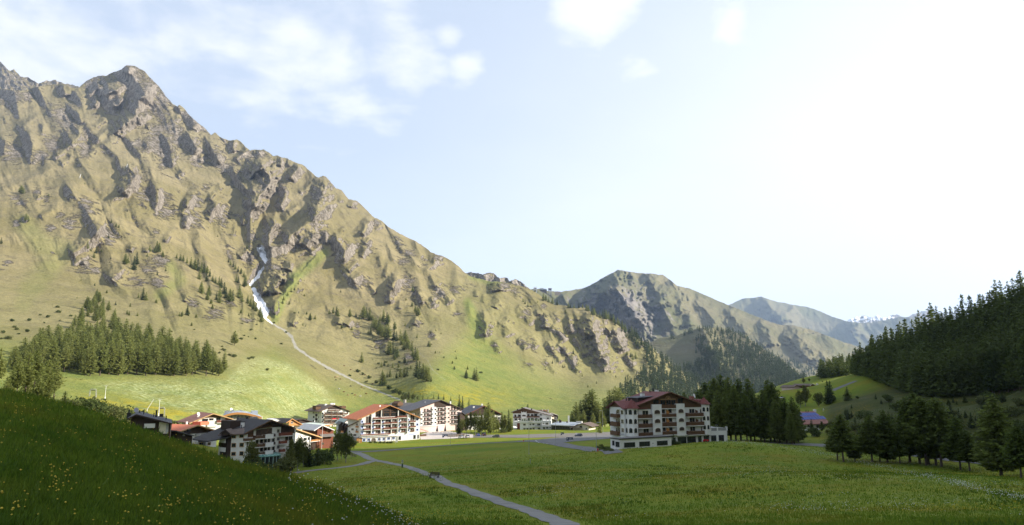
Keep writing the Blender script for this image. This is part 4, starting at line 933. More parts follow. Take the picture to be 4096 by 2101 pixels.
    def balc(s, r, d=1.2, y=0., m=None, slab=None, posts=True):
        x0, z0, x1, z1 = s.rect(r, y-d)
        b = MB(); h = z1-z0
        n = max(2, int((x1-x0)/.22))
        b.box(x0, y-d, z1-.1, x1, y-d+.12, z1)
        b.box(x0, y-d+.02, z0+.02, x1, y-d+.08, z1-.16)
        for xx in (x0, x1-.06): b.box(xx, y-d+.12, z0+.02, xx+.06, y, z1-.02)
        for i in range(n+1):
            xx = x0+(x1-x0)*i/n; b.box(xx-.025, y-d-.012, z0+.05, xx+.025, y-d+.02, z1-.1)
        o = s.part('balcony', b, m or WOOD)
        f = MB().box(x0-.05, y-d-.03, z0-.18, x1+.05, y+.01, z0+.015)
        s.part('balcony_floor', f, slab or WHITE, o)
        return o
    def setroof(s, le, ap, re, ov=1.2, y=0.):
        s.rl = [s.L(*le, y-ov), s.L(*ap, y-ov), s.L(*re, y-ov)]; s.ov = ov
    def rz(s, x):
        (xa, za), (xb, zb), (xc, zc) = s.rl
        return za+(zb-za)*(x-xa)/(xb-xa) if x < xb else zb+(zc-zb)*(x-xb)/(xc-xb)
    def roof(s, D, m, th=.28, barge=None, back=.8, y0=None, soffit=None):
        (xa, za), (xb, zb), (xc, zc) = s.rl; s.th = th
        y0 = -s.ov if y0 is None else y0
        o = s.part('roof', MB().prism([(xa, za), (xb, zb), (xc, zc), (xc, zc-th), (xb, zb-th), (xa, za-th)], y0, D+back), m)
        if barge:
            h = .34
            s.part('barge_board', MB().prism([(xa, za+.03), (xb, zb+.03), (xc, zc+.03), (xc, zc-h), (xb, zb-h), (xa, za-h)], y0-.09, y0-.002), barge, o)
        # purlins under the front overhang
        if s.ov > .8:
            pm = MB()
            for x in (xa+.5, (xa+xb)/2, xb, (xb+xc)/2, xc-.5):
                z = s.rz(x)-th; pm.box(x-.1, y0+.1, z-.26, x+.1, .1, z-.01)
            s.part('purlins', pm, barge or WOOD, o)
        s.roof_o = o
        return o
    def body(s, x0, x1, D, m, y0=0., z0=0., name='wall', gap=.0):
        xb = s.rl[1][0]; t = s.th+.01+gap
        pts = [(x0, z0), (x1, z0), (x1, s.rz(x1)-t)]
        if x0 < xb < x1: pts.append((xb, s.rz(xb)-t))
        pts.append((x0, s.rz(x0)-t))
        return s.part(name, MB().prism(pts, y0, D), m)
    def gable(s, zc, x0, x1, m, y=-.05, name='gable_cladding', th=.06):
        xb = s.rl[1][0]; t = s.th+.03; P_ = []
        def cl(x, side):
            if s.rz(x)-t >= zc: return x
            # where the roof line meets zc
            (xa, za), (xm, zm), (xcx, zcx) = s.rl
            return xa+(zc+t-za)*(xm-xa)/(zm-za) if x < xm else xm+(zc+t-zm)*(xcx-xm)/(zcx-zm)
        a, b = cl(x0, 0), cl(x1, 1)
        pts = [(a, zc), (b, zc)]
        if s.rz(b)-t > zc+.01: pts.append((b, s.rz(b)-t))
        if a < xb < b: pts.append((xb, s.rz(xb)-t))
        if s.rz(a)-t > zc+.01: pts.append((a, s.rz(a)-t))
        return s.part(name, MB().prism(pts, y-th, y+.02), m)
    def box(s, name, r, y0, y1, m, local=False, parent=None, label=None):
        x0, z0, x1, z1 = r if local else s.rect(r, y0)
        return s.part(name, MB().box(x0, y0, z0, x1, y1, z1), m, parent, label=label)
    def chimney(s, x, y, z0, z1, w=.5, m=None, cap=True, parent=None):
        b = MB().box(x-w, y-w, z0, x+w, y+w, z1)
        o = s.part('chimney', b, m or WHITE, parent or getattr(s, 'roof_o', None))
    def flue(s, x, y, z0, h, r=.16, m=None):
        s.part('flue', MB().bar((x, y, z0), (x, y, z0+h), r, r, 8).bar((x, y, z0+h), (x, y, z0+h+.12), r*1.35, r*1.35, 8), m or BLACK, getattr(s, 'roof_o', None))
    def dish(s, x, y, z, r=.5, m=None):
        b = MB(); b.bar((x, y, z-1.1), (x, y, z), .05, .05, 6)
        prof = [(r*math.sin(a)*1.0, r*.45*(1-math.cos(a))) for a in np.linspace(.05, 1.3, 5)]
        n0 = len(b.v); b.lathe(prof, (0, 0, 0), 14)
        Rm = Matrix.Translation((x, y-.1, z)) @ Matrix.Rotation(math.radians(70), 4, 'X') @ Matrix.Rotation(.5, 4, 'Y')
        for i in range(n0, len(b.v)): b.v[i] = tuple(Rm @ Vector(b.v[i]))
        s.part('satellite_dish', b, m or WMETAL, getattr(s, 'roof_o', None))
    def text(s, name, t, size, zx, zy, m, y=-.06, x=None, z=None):
        if x is None: x, z = s.L(zx, zy, y)
        o = text_mesh(name, t, size, m)
        o.parent = s.root; M = Matrix.Translation((x, y, z)) @ Matrix.Rotation(math.pi/2, 4, 'X')
        o.matrix_local = (s.T @ M) if s.T is not None else M
        return o

cE = (2380, 1520, 570/2429.); cC = (1350, 1550, 550/2576.); cA = (500, 1620, 350/2010.); cB = (820, 1650, 380/2183.); c5 = (1120, 1600, 360/2378.); cP = (1650, 1600, 250/1835.); cW = (2020, 1600, 400/2576.); cS = (3080, 1500, 340/1727.)

# ------------------------------------------------------------ the red-roofed hotel on the meadow
h = Bld(cE, (725, 1140, 224), (1930, 235.5), -21.4, 'hotel', 'large white hotel with dark red roof, corner turrets and carved balconies on the meadow', 'hotel')
h.setroof((742, 425), (1283, 203), (1800, 398), 1.3)
h.roof(13, R_RED, .3, WOOD)
W = h.W
h.body(0, W, 13, WHITE)
xl = h.L(985, 600)[0]; xr = h.L(1393, 600)[0]; xr2 = h.L(1535, 600)[0]; xm0 = h.L(1132, 600)[0]; xm1 = h.L(1400, 600)[0]
# timber-clad top storey, with the loggia in the middle
zc1 = h.L(860, 498)[1]; h.gable(zc1, .2, xl, WOOD)
zc2 = h.L(1650, 465)[1]; h.gable(zc2, xr2, W-.3, WOOD)
zc3 = h.L(1180, 490)[1]; h.gable(zc3, xl+.02, xr2-.02, WOOD, y=-.02)
h.wins([(992, 335, 1083, 405), (1412, 315, 1494, 393), (1118, 348, 1195, 422), (1212, 345, 1288, 420)], y=-.1, fr=WOOD)
h.win((1300, 345, 1368, 420), y=-.1, fr=WOOD)
# fan-shaped truss ornament
f = MB(); cx, cz = h.L(1245, 328, -.16)
for a in np.linspace(0, math.pi, 7): f.bar((cx, -.16, cz), (cx+1.0*math.cos(a), -.16, cz+1.0*math.sin(a)), .05, .05, 4)
f.tube([(cx+1.0*math.cos(a), -.16, cz+1.0*math.sin(a)) for a in np.linspace(0, math.pi, 13)], .05, 4); f.box(cx-3.4, -.2, cz-.1, cx+3.2, -.12, cz+.08)
h.part('truss_ornament', f, HONEY)
# two white bays with arched openings
for (r, wl) in (((985, 418, 1142, 938), [(1012,512,1105,580),(1020,667,1112,735),(1027,820,1117,888)]), ((1393, 405, 1537, 952), [(1420,497,1508,562),(1428,652,1515,715),(1437,802,1522,865)])):
    h.box('bay', r, -.9, .02, WHITE)
    h.wins(wl, y=-.9, arch=True, fr=CREAM, glass=LOG)
# recessed middle balconies
for (r, rr, dv) in (((1130,575,1397,635), (1145,505,1185,560), (1255,505,1300,555)), ((1137,720,1405,795), (1150,650,1190,712), (1262,655,1308,708)), ((1145,870,1412,935), (1158,805,1196,862), (1270,808,1315,860))):
    h.balc(r, .85, m=WOOD)
    h.wins([rr, dv], fr=WOOD, mull=0)
    x0, z0, x1, z1 = h.rect((1215, r[1]-72, 1258, r[1]+10), -.3)
    h.part('balcony_divider', MB().prism([(x0, z0), (x0+1.1, z0), (x0+1.1, z0+.8), (x0, z1)], -.4, -.3), OWOOD)
h.balc((1125,425,1390,487), .85, m=WOOD)
# left and right balconies with doors
for r in [(712,590,975,655),(717,745,983,820),(722,898,988,965),(1583,560,1853,625),(1592,712,1862,778),(1598,867,1870,935)]: h.balc(r, 1.25)
h.wins([(808,525,905,598),(818,685,905,752),(825,835,915,902),(1605,495,1690,562),(1612,650,1698,714),(1620,800,1705,867)], fr=CREAM)
h.wins([(1788,492,1836,560),(1797,645,1845,714),(1805,797,1852,865)], fr=CREAM, arch=True)
for r in [(1708,505,1750,558),(1716,658,1758,710)]:
    x0, z0, x1, z1 = h.rect(r, -.3); h.part('balcony_divider', MB().prism([(x0, z0), (x0+1, z0), (x0+1, z0+.6), (x0, z1)], -.4, -.3), WOOD)
# ground floor glazing
h.wins([(1413,980,1552,1095),(1575,972,1713,1088),(1858,958,1935,1070)], fr=DFRAME, mull=1, sill=False)
h.win((1762,965,1810,1083), fr=DFRAME, mull=0, name='door', sill=False)
h.win((1335,990,1370,1090), fr=DFRAME, mull=0, name='door', sill=False)
h.box('floor_band', (1215,935,1600,948), -.5, .02, WHITE)
# turrets
def turret(b, zxc, r, zx_t, zb, zt, zroof, wl, m=WHITE, rm=R_RED, yc=.1, n=8):
    x, _ = b.L(zxc, 700, yc); z0 = zb; z1 = zt
    ph = math.pi/n
    v = [(x+r*math.cos(2*math.pi*i/n+ph), yc+r*math.sin(2*math.pi*i/n+ph)) for i in range(n)]
    o = b.part('turret', MB().prism_z(v, z0, z1), m)
    c = MB(); R2 = r*1.32
    base = [(x+R2*math.cos(2*math.pi*i/n+ph), yc+R2*math.sin(2*math.pi*i/n+ph), z1-.1) for i in range(n)]
    c.add(base+[(x, yc, zroof), (x, yc, z1-.15)], [(i, (i+1) % n, n) for i in range(n)]+[((i+1) % n, i, n+1) for i in range(n)])
    c.bar((x, yc, zroof-.1), (x, yc, zroof+.9), .06, .02, 6)
    b.part('turret_roof', c, rm, o)
    k = 0
    for zlo in wl:
        for i in range(n):
            a = 2*math.pi*(i+.5)/n+ph; nx, ny = math.cos(a), math.sin(a)
            if ny > .1: continue
            ap = r*math.cos(math.pi/n); wd = r*math.sin(math.pi/n)*.62
            cxp, cyp = x+nx*ap, yc+ny*ap
            M = Matrix.Translation((cxp, cyp, 0)) @ Matrix.Rotation(a+math.pi/2, 4, 'Z')
            for nm, off, g_, mm in (('arch_frame', .16, .05, CREAM), ('arch_window', 0, .075, GLASS)):
                q = MB(); h_ = 1.0; w_ = wd+off*.6
                q.prism([(-w_, zlo-off*.5)]+[(-w_*math.cos(math.pi*t/6), zlo+h_+w_*math.sin(math.pi*t/6)) for t in range(7)]+[(w_, zlo-off*.5)], -g_, .03)
                q.v = [tuple(M @ Vector(p)) for p in q.v]
                b.part(nm, q, mm, o)
    return o
ztop = h.L(620, 480, .1)[1]; zap = h.L(615, 325, .1)[1]; zlow = h.L(620, 965, -1.5)[1]
fl = [h.L(620, t, -1.6)[1] for t in (592, 750, 905)]
turret(h, 628, 2.15, 0, zlow, ztop, zap, fl)
zt2 = h.L(1880, 410, .2)[1]; za2 = h.L(1818, 292, .2)[1]; zl2 = h.L(1900, 935, -.8)[1]
turret(h, 1872, 1.75, 0, zl2, zt2, za2, [h.L(1880, t, -1.4)[1] for t in (540, 693, 845)], yc=.35)
# left wing with cross gable
xw = h.L(500, 700, .5)[0]
ze = h.L(490, 480, .2)[1]; zr_ = h.L(345, 360, 4.5)[1]
h.part('wing_wall', MB().add([], []).box(xw, .5, 0, 1, 9, ze+.2), WHITE)
g_ = MB()
for yy0, yy1 in ((-.4, 4.7), (9.8, 4.7)):
    g_.add([(xw-1.1, yy0, ze-.15), (4, yy0, ze-.15), (4, yy1, zr_), (xw-1.1, yy1, zr_), (xw-1.1, yy0, ze-.4), (4, yy0, ze-.4), (4, yy1, zr_-.25), (xw-1.1, yy1, zr_-.25)],
           [(0,1,2,3),(7,6,5,4),(0,4,5,1),(3,2,6,7),(0,3,7,4),(1,5,6,2)])
wr = h.part('wing_roof', g_, R_RED)
h.part('wing_gable', MB().add([(xw-.05, .5, ze+.15), (xw-.05, 9, ze+.15), (xw-.05, 4.7, zr_-.35), (xw+.1, .5, ze+.15), (xw+.1, 9, ze+.15), (xw+.1, 4.7, zr_-.35)], [(0,2,1),(3,4,5),(0,1,4,3),(1,2,5,4),(2,0,3,5)]), WOOD)
for r in [(375,505,420,575),(443,520,483,583),(383,660,428,725),(450,675,488,738),(388,808,432,872),(455,825,493,890)]: h.swin(r, xw, fr=CREAM)
for (za, zb_) in ((578, 632), (712, 778), (868, 932)):
    y_, z1 = h.S(330, za, xw-.9); _, z0 = h.S(330, zb_, xw-.9)
    b = MB().box(xw-1.15, y_-2.0, z0, xw-1.08, y_+2.2, z1).box(xw-1.15, y_-2.0, z0, xw, y_-1.93, z1).box(xw-1.15, y_+2.13, z0, xw, y_+2.2, z1).box(xw-1.15, y_-2, z0-.15, xw, y_+2.2, z0)
    h.part('balcony', b, WOOD)
    h.part('door', MB().box(xw-.05, y_-.9, z0, xw+.02, y_+.3, z0+2.1), GLASS)
yt, zt = h.S(445, 930, xw-.05)
t = text_mesh('lettering', 'CHASA CASTELLO', .62, FADED); t.parent = h.root; t.matrix_local = Matrix.Translation((xw-.04, yt, zt)) @ Matrix.Rotation(-math.pi/2, 4, 'Z') @ Matrix.Rotation(math.pi/2, 4, 'X')
# dormer, chimneys, dish, flues
xd0, zd0 = h.L(655, 300, 4.5); xd1, _ = h.L(830, 300, 4.5)
h.part('dormer', MB().box(xd0+.2, 2.2, h.rz(2.0)-.5, xd0+4.6, 8, zd0-.1), DWOOD, h.roof_o)
h.part('dormer_roof', MB().add([(xd0-.3, 1.6, zd0), (xd0+6.4, 1.6, zd0+.5), (xd0+6.4, 9, zd0+.5), (xd0-.3, 9, zd0), (xd0-.3, 1.6, zd0-.18), (xd0+6.4, 1.6, zd0+.3), (xd0+6.4, 9, zd0+.3), (xd0-.3, 9, zd0-.18)], [(0,1,2,3),(7,6,5,4),(0,4,5,1),(1,5,6,2),(2,6,7,3),(3,7,4,0)]), R_GREY, h.roof_o)
for (zx, zt_, zb_, yy, w) in ((805, 232, 292, 6.5, .55), (1050, 175, 242, 7, .45)):
    x, z1 = h.L(zx, zt_, yy); _, z0 = h.L(zx, zb_, yy); h.chimney(x, yy, z0-.8, z1, w)
    h.part('chimney_cap', MB().box(x-w-.12, yy-w-.12, z1+.14, x+w+.12, yy+w+.12, z1+.28).bar((x-w, yy-w, z1), (x-w, yy-w, z1+.15), .06).bar((x+w, yy+w, z1), (x+w, yy+w, z1+.15), .06).bar((x-w, yy+w, z1), (x-w, yy+w, z1+.15), .06).bar((x+w, yy-w, z1), (x+w, yy-w, z1+.15), .06), STONE, h.roof_o)
for (zx, zy, yy, hh) in ((990, 185, 10, 1.2), (533, 345, 5, 1.0), (935, 205, 9, .8)):
    x, z = h.L(zx, zy, yy); h.flue(x, yy, z-.4, hh, .2)
x, z = h.L(1680, 272, 4); h.dish(x, 4, z, .75)
h.part('service_box', MB().box(x-1.5, 3.5, z-1.2, x-.3, 4.6, z-.1), R_REDDY, h.roof_o)
h.part('right_roof', MB().add([(h.L(1680,320,3)[0], 1, h.L(1680,320,3)[1]-.2), (W+.8, 1, h.L(1680,320,3)[1]-.2), (W+.8, 11, h.L(1680,320,3)[1]-.2), (h.L(1680,320,3)[0], 11, h.L(1680,320,3)[1]-.2), (h.L(1680,320,3)[0]-.6, 0, zt2-.3), (W+1.2, 0, zt2-.3), (W+1.2, 12, zt2-.3), (h.L(1680,320,3)[0]-.6, 12, zt2-.3)], [(0,1,2,3),(4,5,1,0),(5,6,2,1),(6,7,3,2),(7,4,0,3),(7,6,5,4)]), R_RED)
# low terrace wing in front, with flat roof
a = Bld(cE, (430, 1192, 208.5), (1308, 218.5), -21.6, host=h)
zt_ = a.L(430, 1012)[1]; yd = a.S(275, 970, 0)[0]
a.part('annex_wall', MB().box(0, 0, -.6, a.W, yd, zt_), WHITE)
a.part('annex_roof', MB().box(-.25, -.25, zt_+.002, a.W+.25, yd+.2, zt_+.18), GRAVELR)
a.part('roof_edge', MB().box(-.3, -.3, zt_-.08, a.W+.3, -.26, zt_+.24).box(-.3, -.26, zt_-.08, -.26, yd+.2, zt_+.24), DFRAME)
a.wins([(500,1072,678,1143),(758,1057,930,1126),(1060,1042,1232,1109)], fr=DFRAME, mull=3, sill=False)
for r in [(300,1042,330,1112),(355,1060,415,1137)]: a.swin(r, 0, fr=DFRAME)
a.box('wall_lamp', (986,1075,996,1088), -.12, 0, BLACK)
# right terrace wing
a = Bld(cE, (1957, 1100, 236), (2262, 239.5), -21.4, host=h)
zt_ = a.L(2000, 872)[1]
a.part('annex_wall', MB().box(0, 0, -.4, a.W, 9, zt_), WHITE)
pr = MB()
for zx in (1962, 2080, 2240): x = a.L(zx, 850)[0]; pr.box(x, 0.01, zt_+.002, x+.55, .55, zt_+1.25)
pr.box(a.W-.5, .6, zt_+.002, a.W-.01, 9, zt_+.9)
a.part('parapet', pr, WHITE)
a.part('parapet_panel', MB().box(.6, .1, zt_+.004, a.L(2078,850)[0], .2, zt_+1.0).box(a.L(2105,850)[0], .1, zt_+.004, a.L(2236,850)[0], .2, zt_+1.0), GREYR)
x, z = a.L(1992, 788, 3); a.part('skylight', MB().add([(x-1.6, 1.6, zt_+.5), (x+1.6, 1.6, zt_+.5), (x+1.6, 4.8, zt_+.5), (x-1.6, 4.8, zt_+.5), (x, 3.2, z), (x-1.6, 1.6, zt_-.1), (x+1.6, 1.6, zt_-.1), (x+1.6, 4.8, zt_-.1), (x-1.6, 4.8, zt_-.1)], [(0,1,4),(1,2,4),(2,3,4),(3,0,4),(0,5,6,1),(1,6,7,2),(2,7,8,3),(3,8,5,0)]), R_LIGHT)
for zx in (2065, 2150): x, z = a.L(zx, 765, 6); a.chimney(x, 6, zt_-.1, z, .4, parent=h.roof_o)
a.wins([(1982,950,2063,1062),(2113,945,2193,1052)], fr=DFRAME, mull=1, sill=False)

# ------------------------------------------------------------ central hotel with the orange roof
h = Bld(cC, (440, 1030, 362), (1535, 381), -32.9, 'hotel', 'white hotel with bright orange tiled roof and rows of brown balconies in the village centre', 'hotel')
h.setroof((372, 600), (985, 330), (1572, 572), 1.5)
h.roof(19, R_ORANGE, .35, OWOOD)
h.body(0, h.W, 19, WHITE)
zc = h.L(980, 545)[1]
h.gable(zc, h.L(715,500)[0], h.L(1275,500)[0], DWOOD, y=-.02)
for r in [(730,455,860,540),(870,440,985,540),(1005,440,1110,535),(1120,450,1262,530)]: h.win(r, y=-.1, fr=WOOD, mull=2, sill=False)
f = MB(); xa_, z_ = h.L(720, 480, -.2); xb_, _ = h.L(1270, 470, -.2); f.box(xa_, -.25, z_-.1, xb_, -.15, z_+.1); xm_, zt_ = h.L(985, 365, -.2); f.box(xm_-.12, -.25, zc, xm_+.12, -.15, zt_)
h.part('gable_beams', f, WOOD)
cols = [[(533,545,620,668),(533,712,620,770),(533,815,620,865)],[(715,605,800,662),(715,708,800,765),(715,803,800,855)],[(898,600,992,652),(898,697,992,752),(898,797,992,850)],[(1012,592,1095,648),(1012,692,1095,745),(1012,792,1095,840)],[(1195,582,1270,638),(1195,679,1270,735),(1195,777,1270,830)],[(1365,500,1440,625),(1365,667,1440,725),(1365,770,1440,820)]]
for c_ in cols: h.wins(c_, fr=WHITE, glass=LOG, mull=1, sill=False)
for r in [(500,667,618,700),(500,768,618,800),(688,657,802,690),(688,760,802,790),(870,652,990,685),(870,752,990,785),(1005,645,1118,675),(1005,745,1118,775),(1190,635,1295,663),(1190,732,1295,763),(1362,622,1468,650),(1362,722,1468,750)]: h.balc(r, 1.3, m=RWOOD)
h.balc((690,558,1115,590), 1.4, m=RWOOD); h.balc((1120,533,1297,565), 1.4, m=RWOOD); h.balc((443,868,992,893), 1.0, m=RWOOD)
for r in [(1010,838,1095,850),(1195,828,1272,838),(1370,816,1445,826)]: h.box('flower_box', r, -.45, 0, RWOOD)
pf = MB()
for zx in (625, 805, 1000, 1120, 1300): x = h.L(zx, 700)[0]; pf.box(x-.18, -1.0, h.L(zx, 860)[1], x+.18, .01, h.rz(x)-.9 if zx != 1000 else h.L(1000,590)[1])
h.part('pilasters', pf, WHITE)
h.wins([(447,627,475,660),(447,727,475,765),(447,830,475,868),(648,622,676,656),(648,724,676,757),(648,825,676,857),(832,617,860,648),(832,717,860,749),(832,817,860,847),(1137,602,1165,634),(1137,700,1165,732),(1137,802,1165,832),(1312,592,1340,621),(1312,690,1340,721),(1312,789,1340,819),(1482,582,1510,611),(1482,680,1510,711),(1482,779,1510,807)], fr=BFRAME, mull=0, fw=.32)
h.wins([(475,965,520,1008),(563,963,607,1003),(760,950,803,994),(850,945,890,988),(937,937,980,977),(1025,930,1070,967)], fr=BFRAME, fw=.26)
h.win((640,952,712,1033), fr=STONE, arch=True, fw=.3, name='entrance', glass=LOG)
h.wins([(1147,920,1183,980),(1425,897,1462,960),(1500,890,1520,955)], fr=DFRAME, mull=0, sill=False)
h.box('sign_panel', (1190,912,1283,978), -.06, .01, CANVAS); h.box('sign_panel', (1322,900,1410,962), -.06, .01, CANVAS)
h.box('blue_lettering_band', (1340,858,1435,880), -.05, .01, BLUET); h.box('blue_lettering_band', (1155,893,1285,908), -.05, .01, BLUET); h.box('blue_lettering_band', (1322,882,1450,896), -.05, .01, BLUET)
x0, z0, x1, z1 = h.rect((440,880,1120,925)); h.part('ground_floor_cornice', MB().box(0, -.7, z0, x1, .01, z0+.25), WHITE)
for (zx, zy, yy, w) in ((912, 312, 14, .7), (830, 360, 10, .8), (760, 378, 7, .5)): x, z = h.L(zx, zy, yy); h.chimney(x, yy, z-1.8, z, w, DWOOD)
x, z = h.L(795, 360, 6); h.dish(x, 6, z, .7)
for (zx, zy) in ((1165, 390), (1300, 452)): x, z = h.L(zx, zy, .5); h.flue(x, .5, z-.3, .5)
# its left wing with the grey-green roof
w_ = Bld(cC, (205, 985, 368), (412, 366), -32.9, host=h)
w_.setroof((140, 745), (395, 628), (560, 720), .9)
w_.roof(9, R_MID, .25, WOOD); w_.body(0, w_.W+.5, 9, WHITE)
w_.wins([(352,680,385,712),(262,770,302,802),(300,875,350,908),(352,780,385,812)], fr=FRAME)
for r in [(338,722,408,755),(338,815,402,850),(62,812,95,850)]: w_.balc(r, 1.0, m=OWOOD)
w_.part('basement_wall', MB().box(-1, -2.2, -.5, w_.W+1.2, -.01, w_.L(300, 935)[1]), GREYR)
g_ = Bld(cC, (100, 800, 392), (330, 396), -33, host=h)
g_.setroof((95, 690), (200, 590), (330, 680), .6); g_.roof(12, R_GREEN, .25, WOOD); g_.body(.3, g_.W-.3, 11.5, WHITE)
for zx in (60, 110, 160):
    d_ = Bld(cC, (zx, 760, 386), (zx+60, 387), -30, host=h); d_.setroof((zx-18, 690+(zx-60)*.35), (zx+25, 640+(zx-60)*.35), (zx+70, 700+(zx-60)*.35), .4); d_.roof(5, R_MID, .2); d_.body(.4, d_.W-.4, 5, DWOOD)
x, z = w_.L(287, 555, 8); w_.dish(x, 8, z, .8)

# ------------------------------------------------------------ house behind, grey-brown roof
h = Bld(cC, (1215, 640, 470), (1535, 482), -33, 'guest_house', 'white house with grey-brown roof between the orange roofed and the pink hotel', 'house')
h.setroof((1160, 455), (1425, 290), (1560, 345), 1.0); h.roof(20, R_MID, .3, HONEY); h.body(0.5, h.W, 20, WHITE)
h.gable(h.L(1430, 350)[1], 0.5, h.W, WOOD)
h.wins([(1252,400,1285,432),(1335,398,1352,425),(1330,455,1350,490),(1395,395,1420,425)])
x, z = h.L(1115, 300, 9); h.part('dormer', MB().prism([(x-2, z-1.5), (x+3, z-1.5), (x+3, z+.2), (x+.5, z+1.6), (x-2, z+.2)], 6, 12), WOOD, h.roof_o)
x, z = h.L(1265, 230, 14); h.chimney(x, 14, z-2.5, z, .7, STONE); x, z = h.L(1500, 280, 10); h.chimney(x, 10, z-2, z, .25, WHITE)

# ------------------------------------------------------------ pink hotel
h = Bld(cP, (205, 940, 436), (1430, 459), -33.2, 'hotel', 'pale pink hotel with dark roof, brown balcony rows and arcaded ground floor', 'hotel')
h.setroof((-60, 320), (842, 0), (1500, 275), 1.4); h.roof(16, R_GREY, .35, DWOOD)
# the pixel left of the crop is outside it but still on the roof line
h.body(0.2, h.W, 16, PINK)
h.gable(h.L(840, 205)[1], h.L(640,200)[0], h.L(1090,180)[0], DWOOD)
for zx0, zx1, zt_ in ((215,300,330),(552,700,205),(948,1095,185)):
    x0 = h.L(zx0, 500)[0]; x1 = h.L(zx1, 500)[0]; z1 = h.L((zx0+zx1)/2, zt_)[1]
    h.part('pier', MB().box(x0, -.9, 0, x1, .01, z1), WHITE if zx0 != 948 else PINK)
bal = [[(300,345,548,380),(300,470,548,503),(300,598,548,632),(300,718,548,752)],[(700,310,945,345),(700,440,945,472),(705,568,948,600),(708,690,950,718)],[(1098,293,1335,325),(1098,425,1340,452),(1100,550,1340,580),(1103,670,1340,705)]]
for c_ in bal:
    for r in c_: h.balc(r, 1.1, m=DWOOD)
h.balc((700,200,945,225), 1.0, m=DWOOD)
for c_ in bal:
    for r in c_:
        for (a_, b_) in ((.15, .33), (.48, .66)):
            w0 = r[2]-r[0]; h.win((r[0]+w0*a_, r[1]-78, r[0]+w0*b_, r[1]), fr=DFRAME, glass=LOG, mull=0, sill=False)
for i in range(4):
    for (zx, zy) in ((525, 270), (650, 262), (920, 245), (1040, 240), (245, 415)):
        yy = zy+i*127
        if zx == 245 and i == 3: continue
        h.win((zx, yy, zx+70 if zx in (525, 920) else zx+50, yy+42), y=-.93, fr=FRAME, mull=0, sill=False)
h.wins([(1305,232,1382,272),(1305,355,1385,392)])
x0, z0, x1, z1 = h.rect((210,790,1040,960), -6)
ar = MB(); n = 14
pts = [(x0-1+(x1-x0+2)*i/n, -1.0-4.2*math.sin(math.pi*(.18+.70*i/n))**1.0) for i in range(n+1)]
zt_ = h.L(620, 765, -5)[1]
poly = pts+[(pts[-1][0], .0), (pts[0][0], .0)]
h.part('arcade_wall', MB().prism_z(poly[::-1], -.6, zt_), PINK)
h.part('arcade_roof', MB().prism_z([(p[0], p[1]-.35) for p in pts][::-1]+[(pts[0][0], .0), (pts[-1][0], .0)], zt_+.003, zt_+.3), WHITE)
for (zx0, zx1, zy) in ((268,322,850),(470,545,850),(578,672,845),(705,780,840),(805,880,832),(905,985,820)):
    xm_ = h.L((zx0+zx1)/2, 880, -5)[0]; i = min(n-1, max(0, int((xm_-pts[0][0])/(pts[-1][0]-pts[0][0])*n)))
    (xa_, ya_), (xb_, yb_) = pts[i], pts[i+1]; an = math.atan2(yb_-ya_, xb_-xa_)
    M = Matrix.Translation(((xa_+xb_)/2, (ya_+yb_)/2, 0)) @ Matrix.Rotation(an, 4, 'Z')
    hw = (h.L(zx1, 880, -5)[0]-h.L(zx0, 880, -5)[0])/2*.9
    q = MB().prism([(-hw, .1)]+[(-hw*math.cos(math.pi*t/8), 1.4+hw*math.sin(math.pi*t/8)) for t in range(9)]+[(hw, .1)], -.06, .04)
    q.v = [tuple(M @ Vector(p)) for p in q.v]; h.part('arch', q, GLASS)
for (zx, zy, yy) in ((300, 120, 6), (370, 60, 8), (590, 0, 9), (1110, 40, 3)): x, z = h.L(zx, zy, yy); h.chimney(x, yy, z-2.0, z, .4)
for r in [(160,380,185,450),(85,375,100,440)]: h.swin(r, .2)

# ------------------------------------------------------------ dark-roofed house behind the trees
h = Bld((1800,1550,650/2576.), (215, 700, 465), (830, 478), -33, 'guest_house', 'dark timber house with charcoal roof half hidden behind the tall trees', 'house')
h.setroof((215, 452), (545, 290), (832, 425), 1.2); h.roof(20, R_GREY, .3, RWOOD); h.body(1, h.W-1, 20, WHITE); h.gable(h.L(600, 440)[1], 1, h.W-1, DWOOD)
h.wins([(700,470,730,510),(760,470,790,510),(480,470,520,510),(700,545,735,590),(765,545,795,590)]); h.balc((640,520,800,545), 1.1); h.balc((640,590,800,620), 1.1)
for (zx, zy) in ((375, 300), (505, 262), (490, 290)): x, z = h.L(zx, zy, 8); h.chimney(x, 8, z-2, z, .5)
lw = Bld((1800,1550,650/2576.), (150, 700, 455), (330, 462), -33, host=h); lw.setroof((150, 440), (190, 395), (260, 440), .6); lw.roof(12, R_GREY, .25, DWOOD); lw.body(.3, lw.W-3, 10, DWOOD)

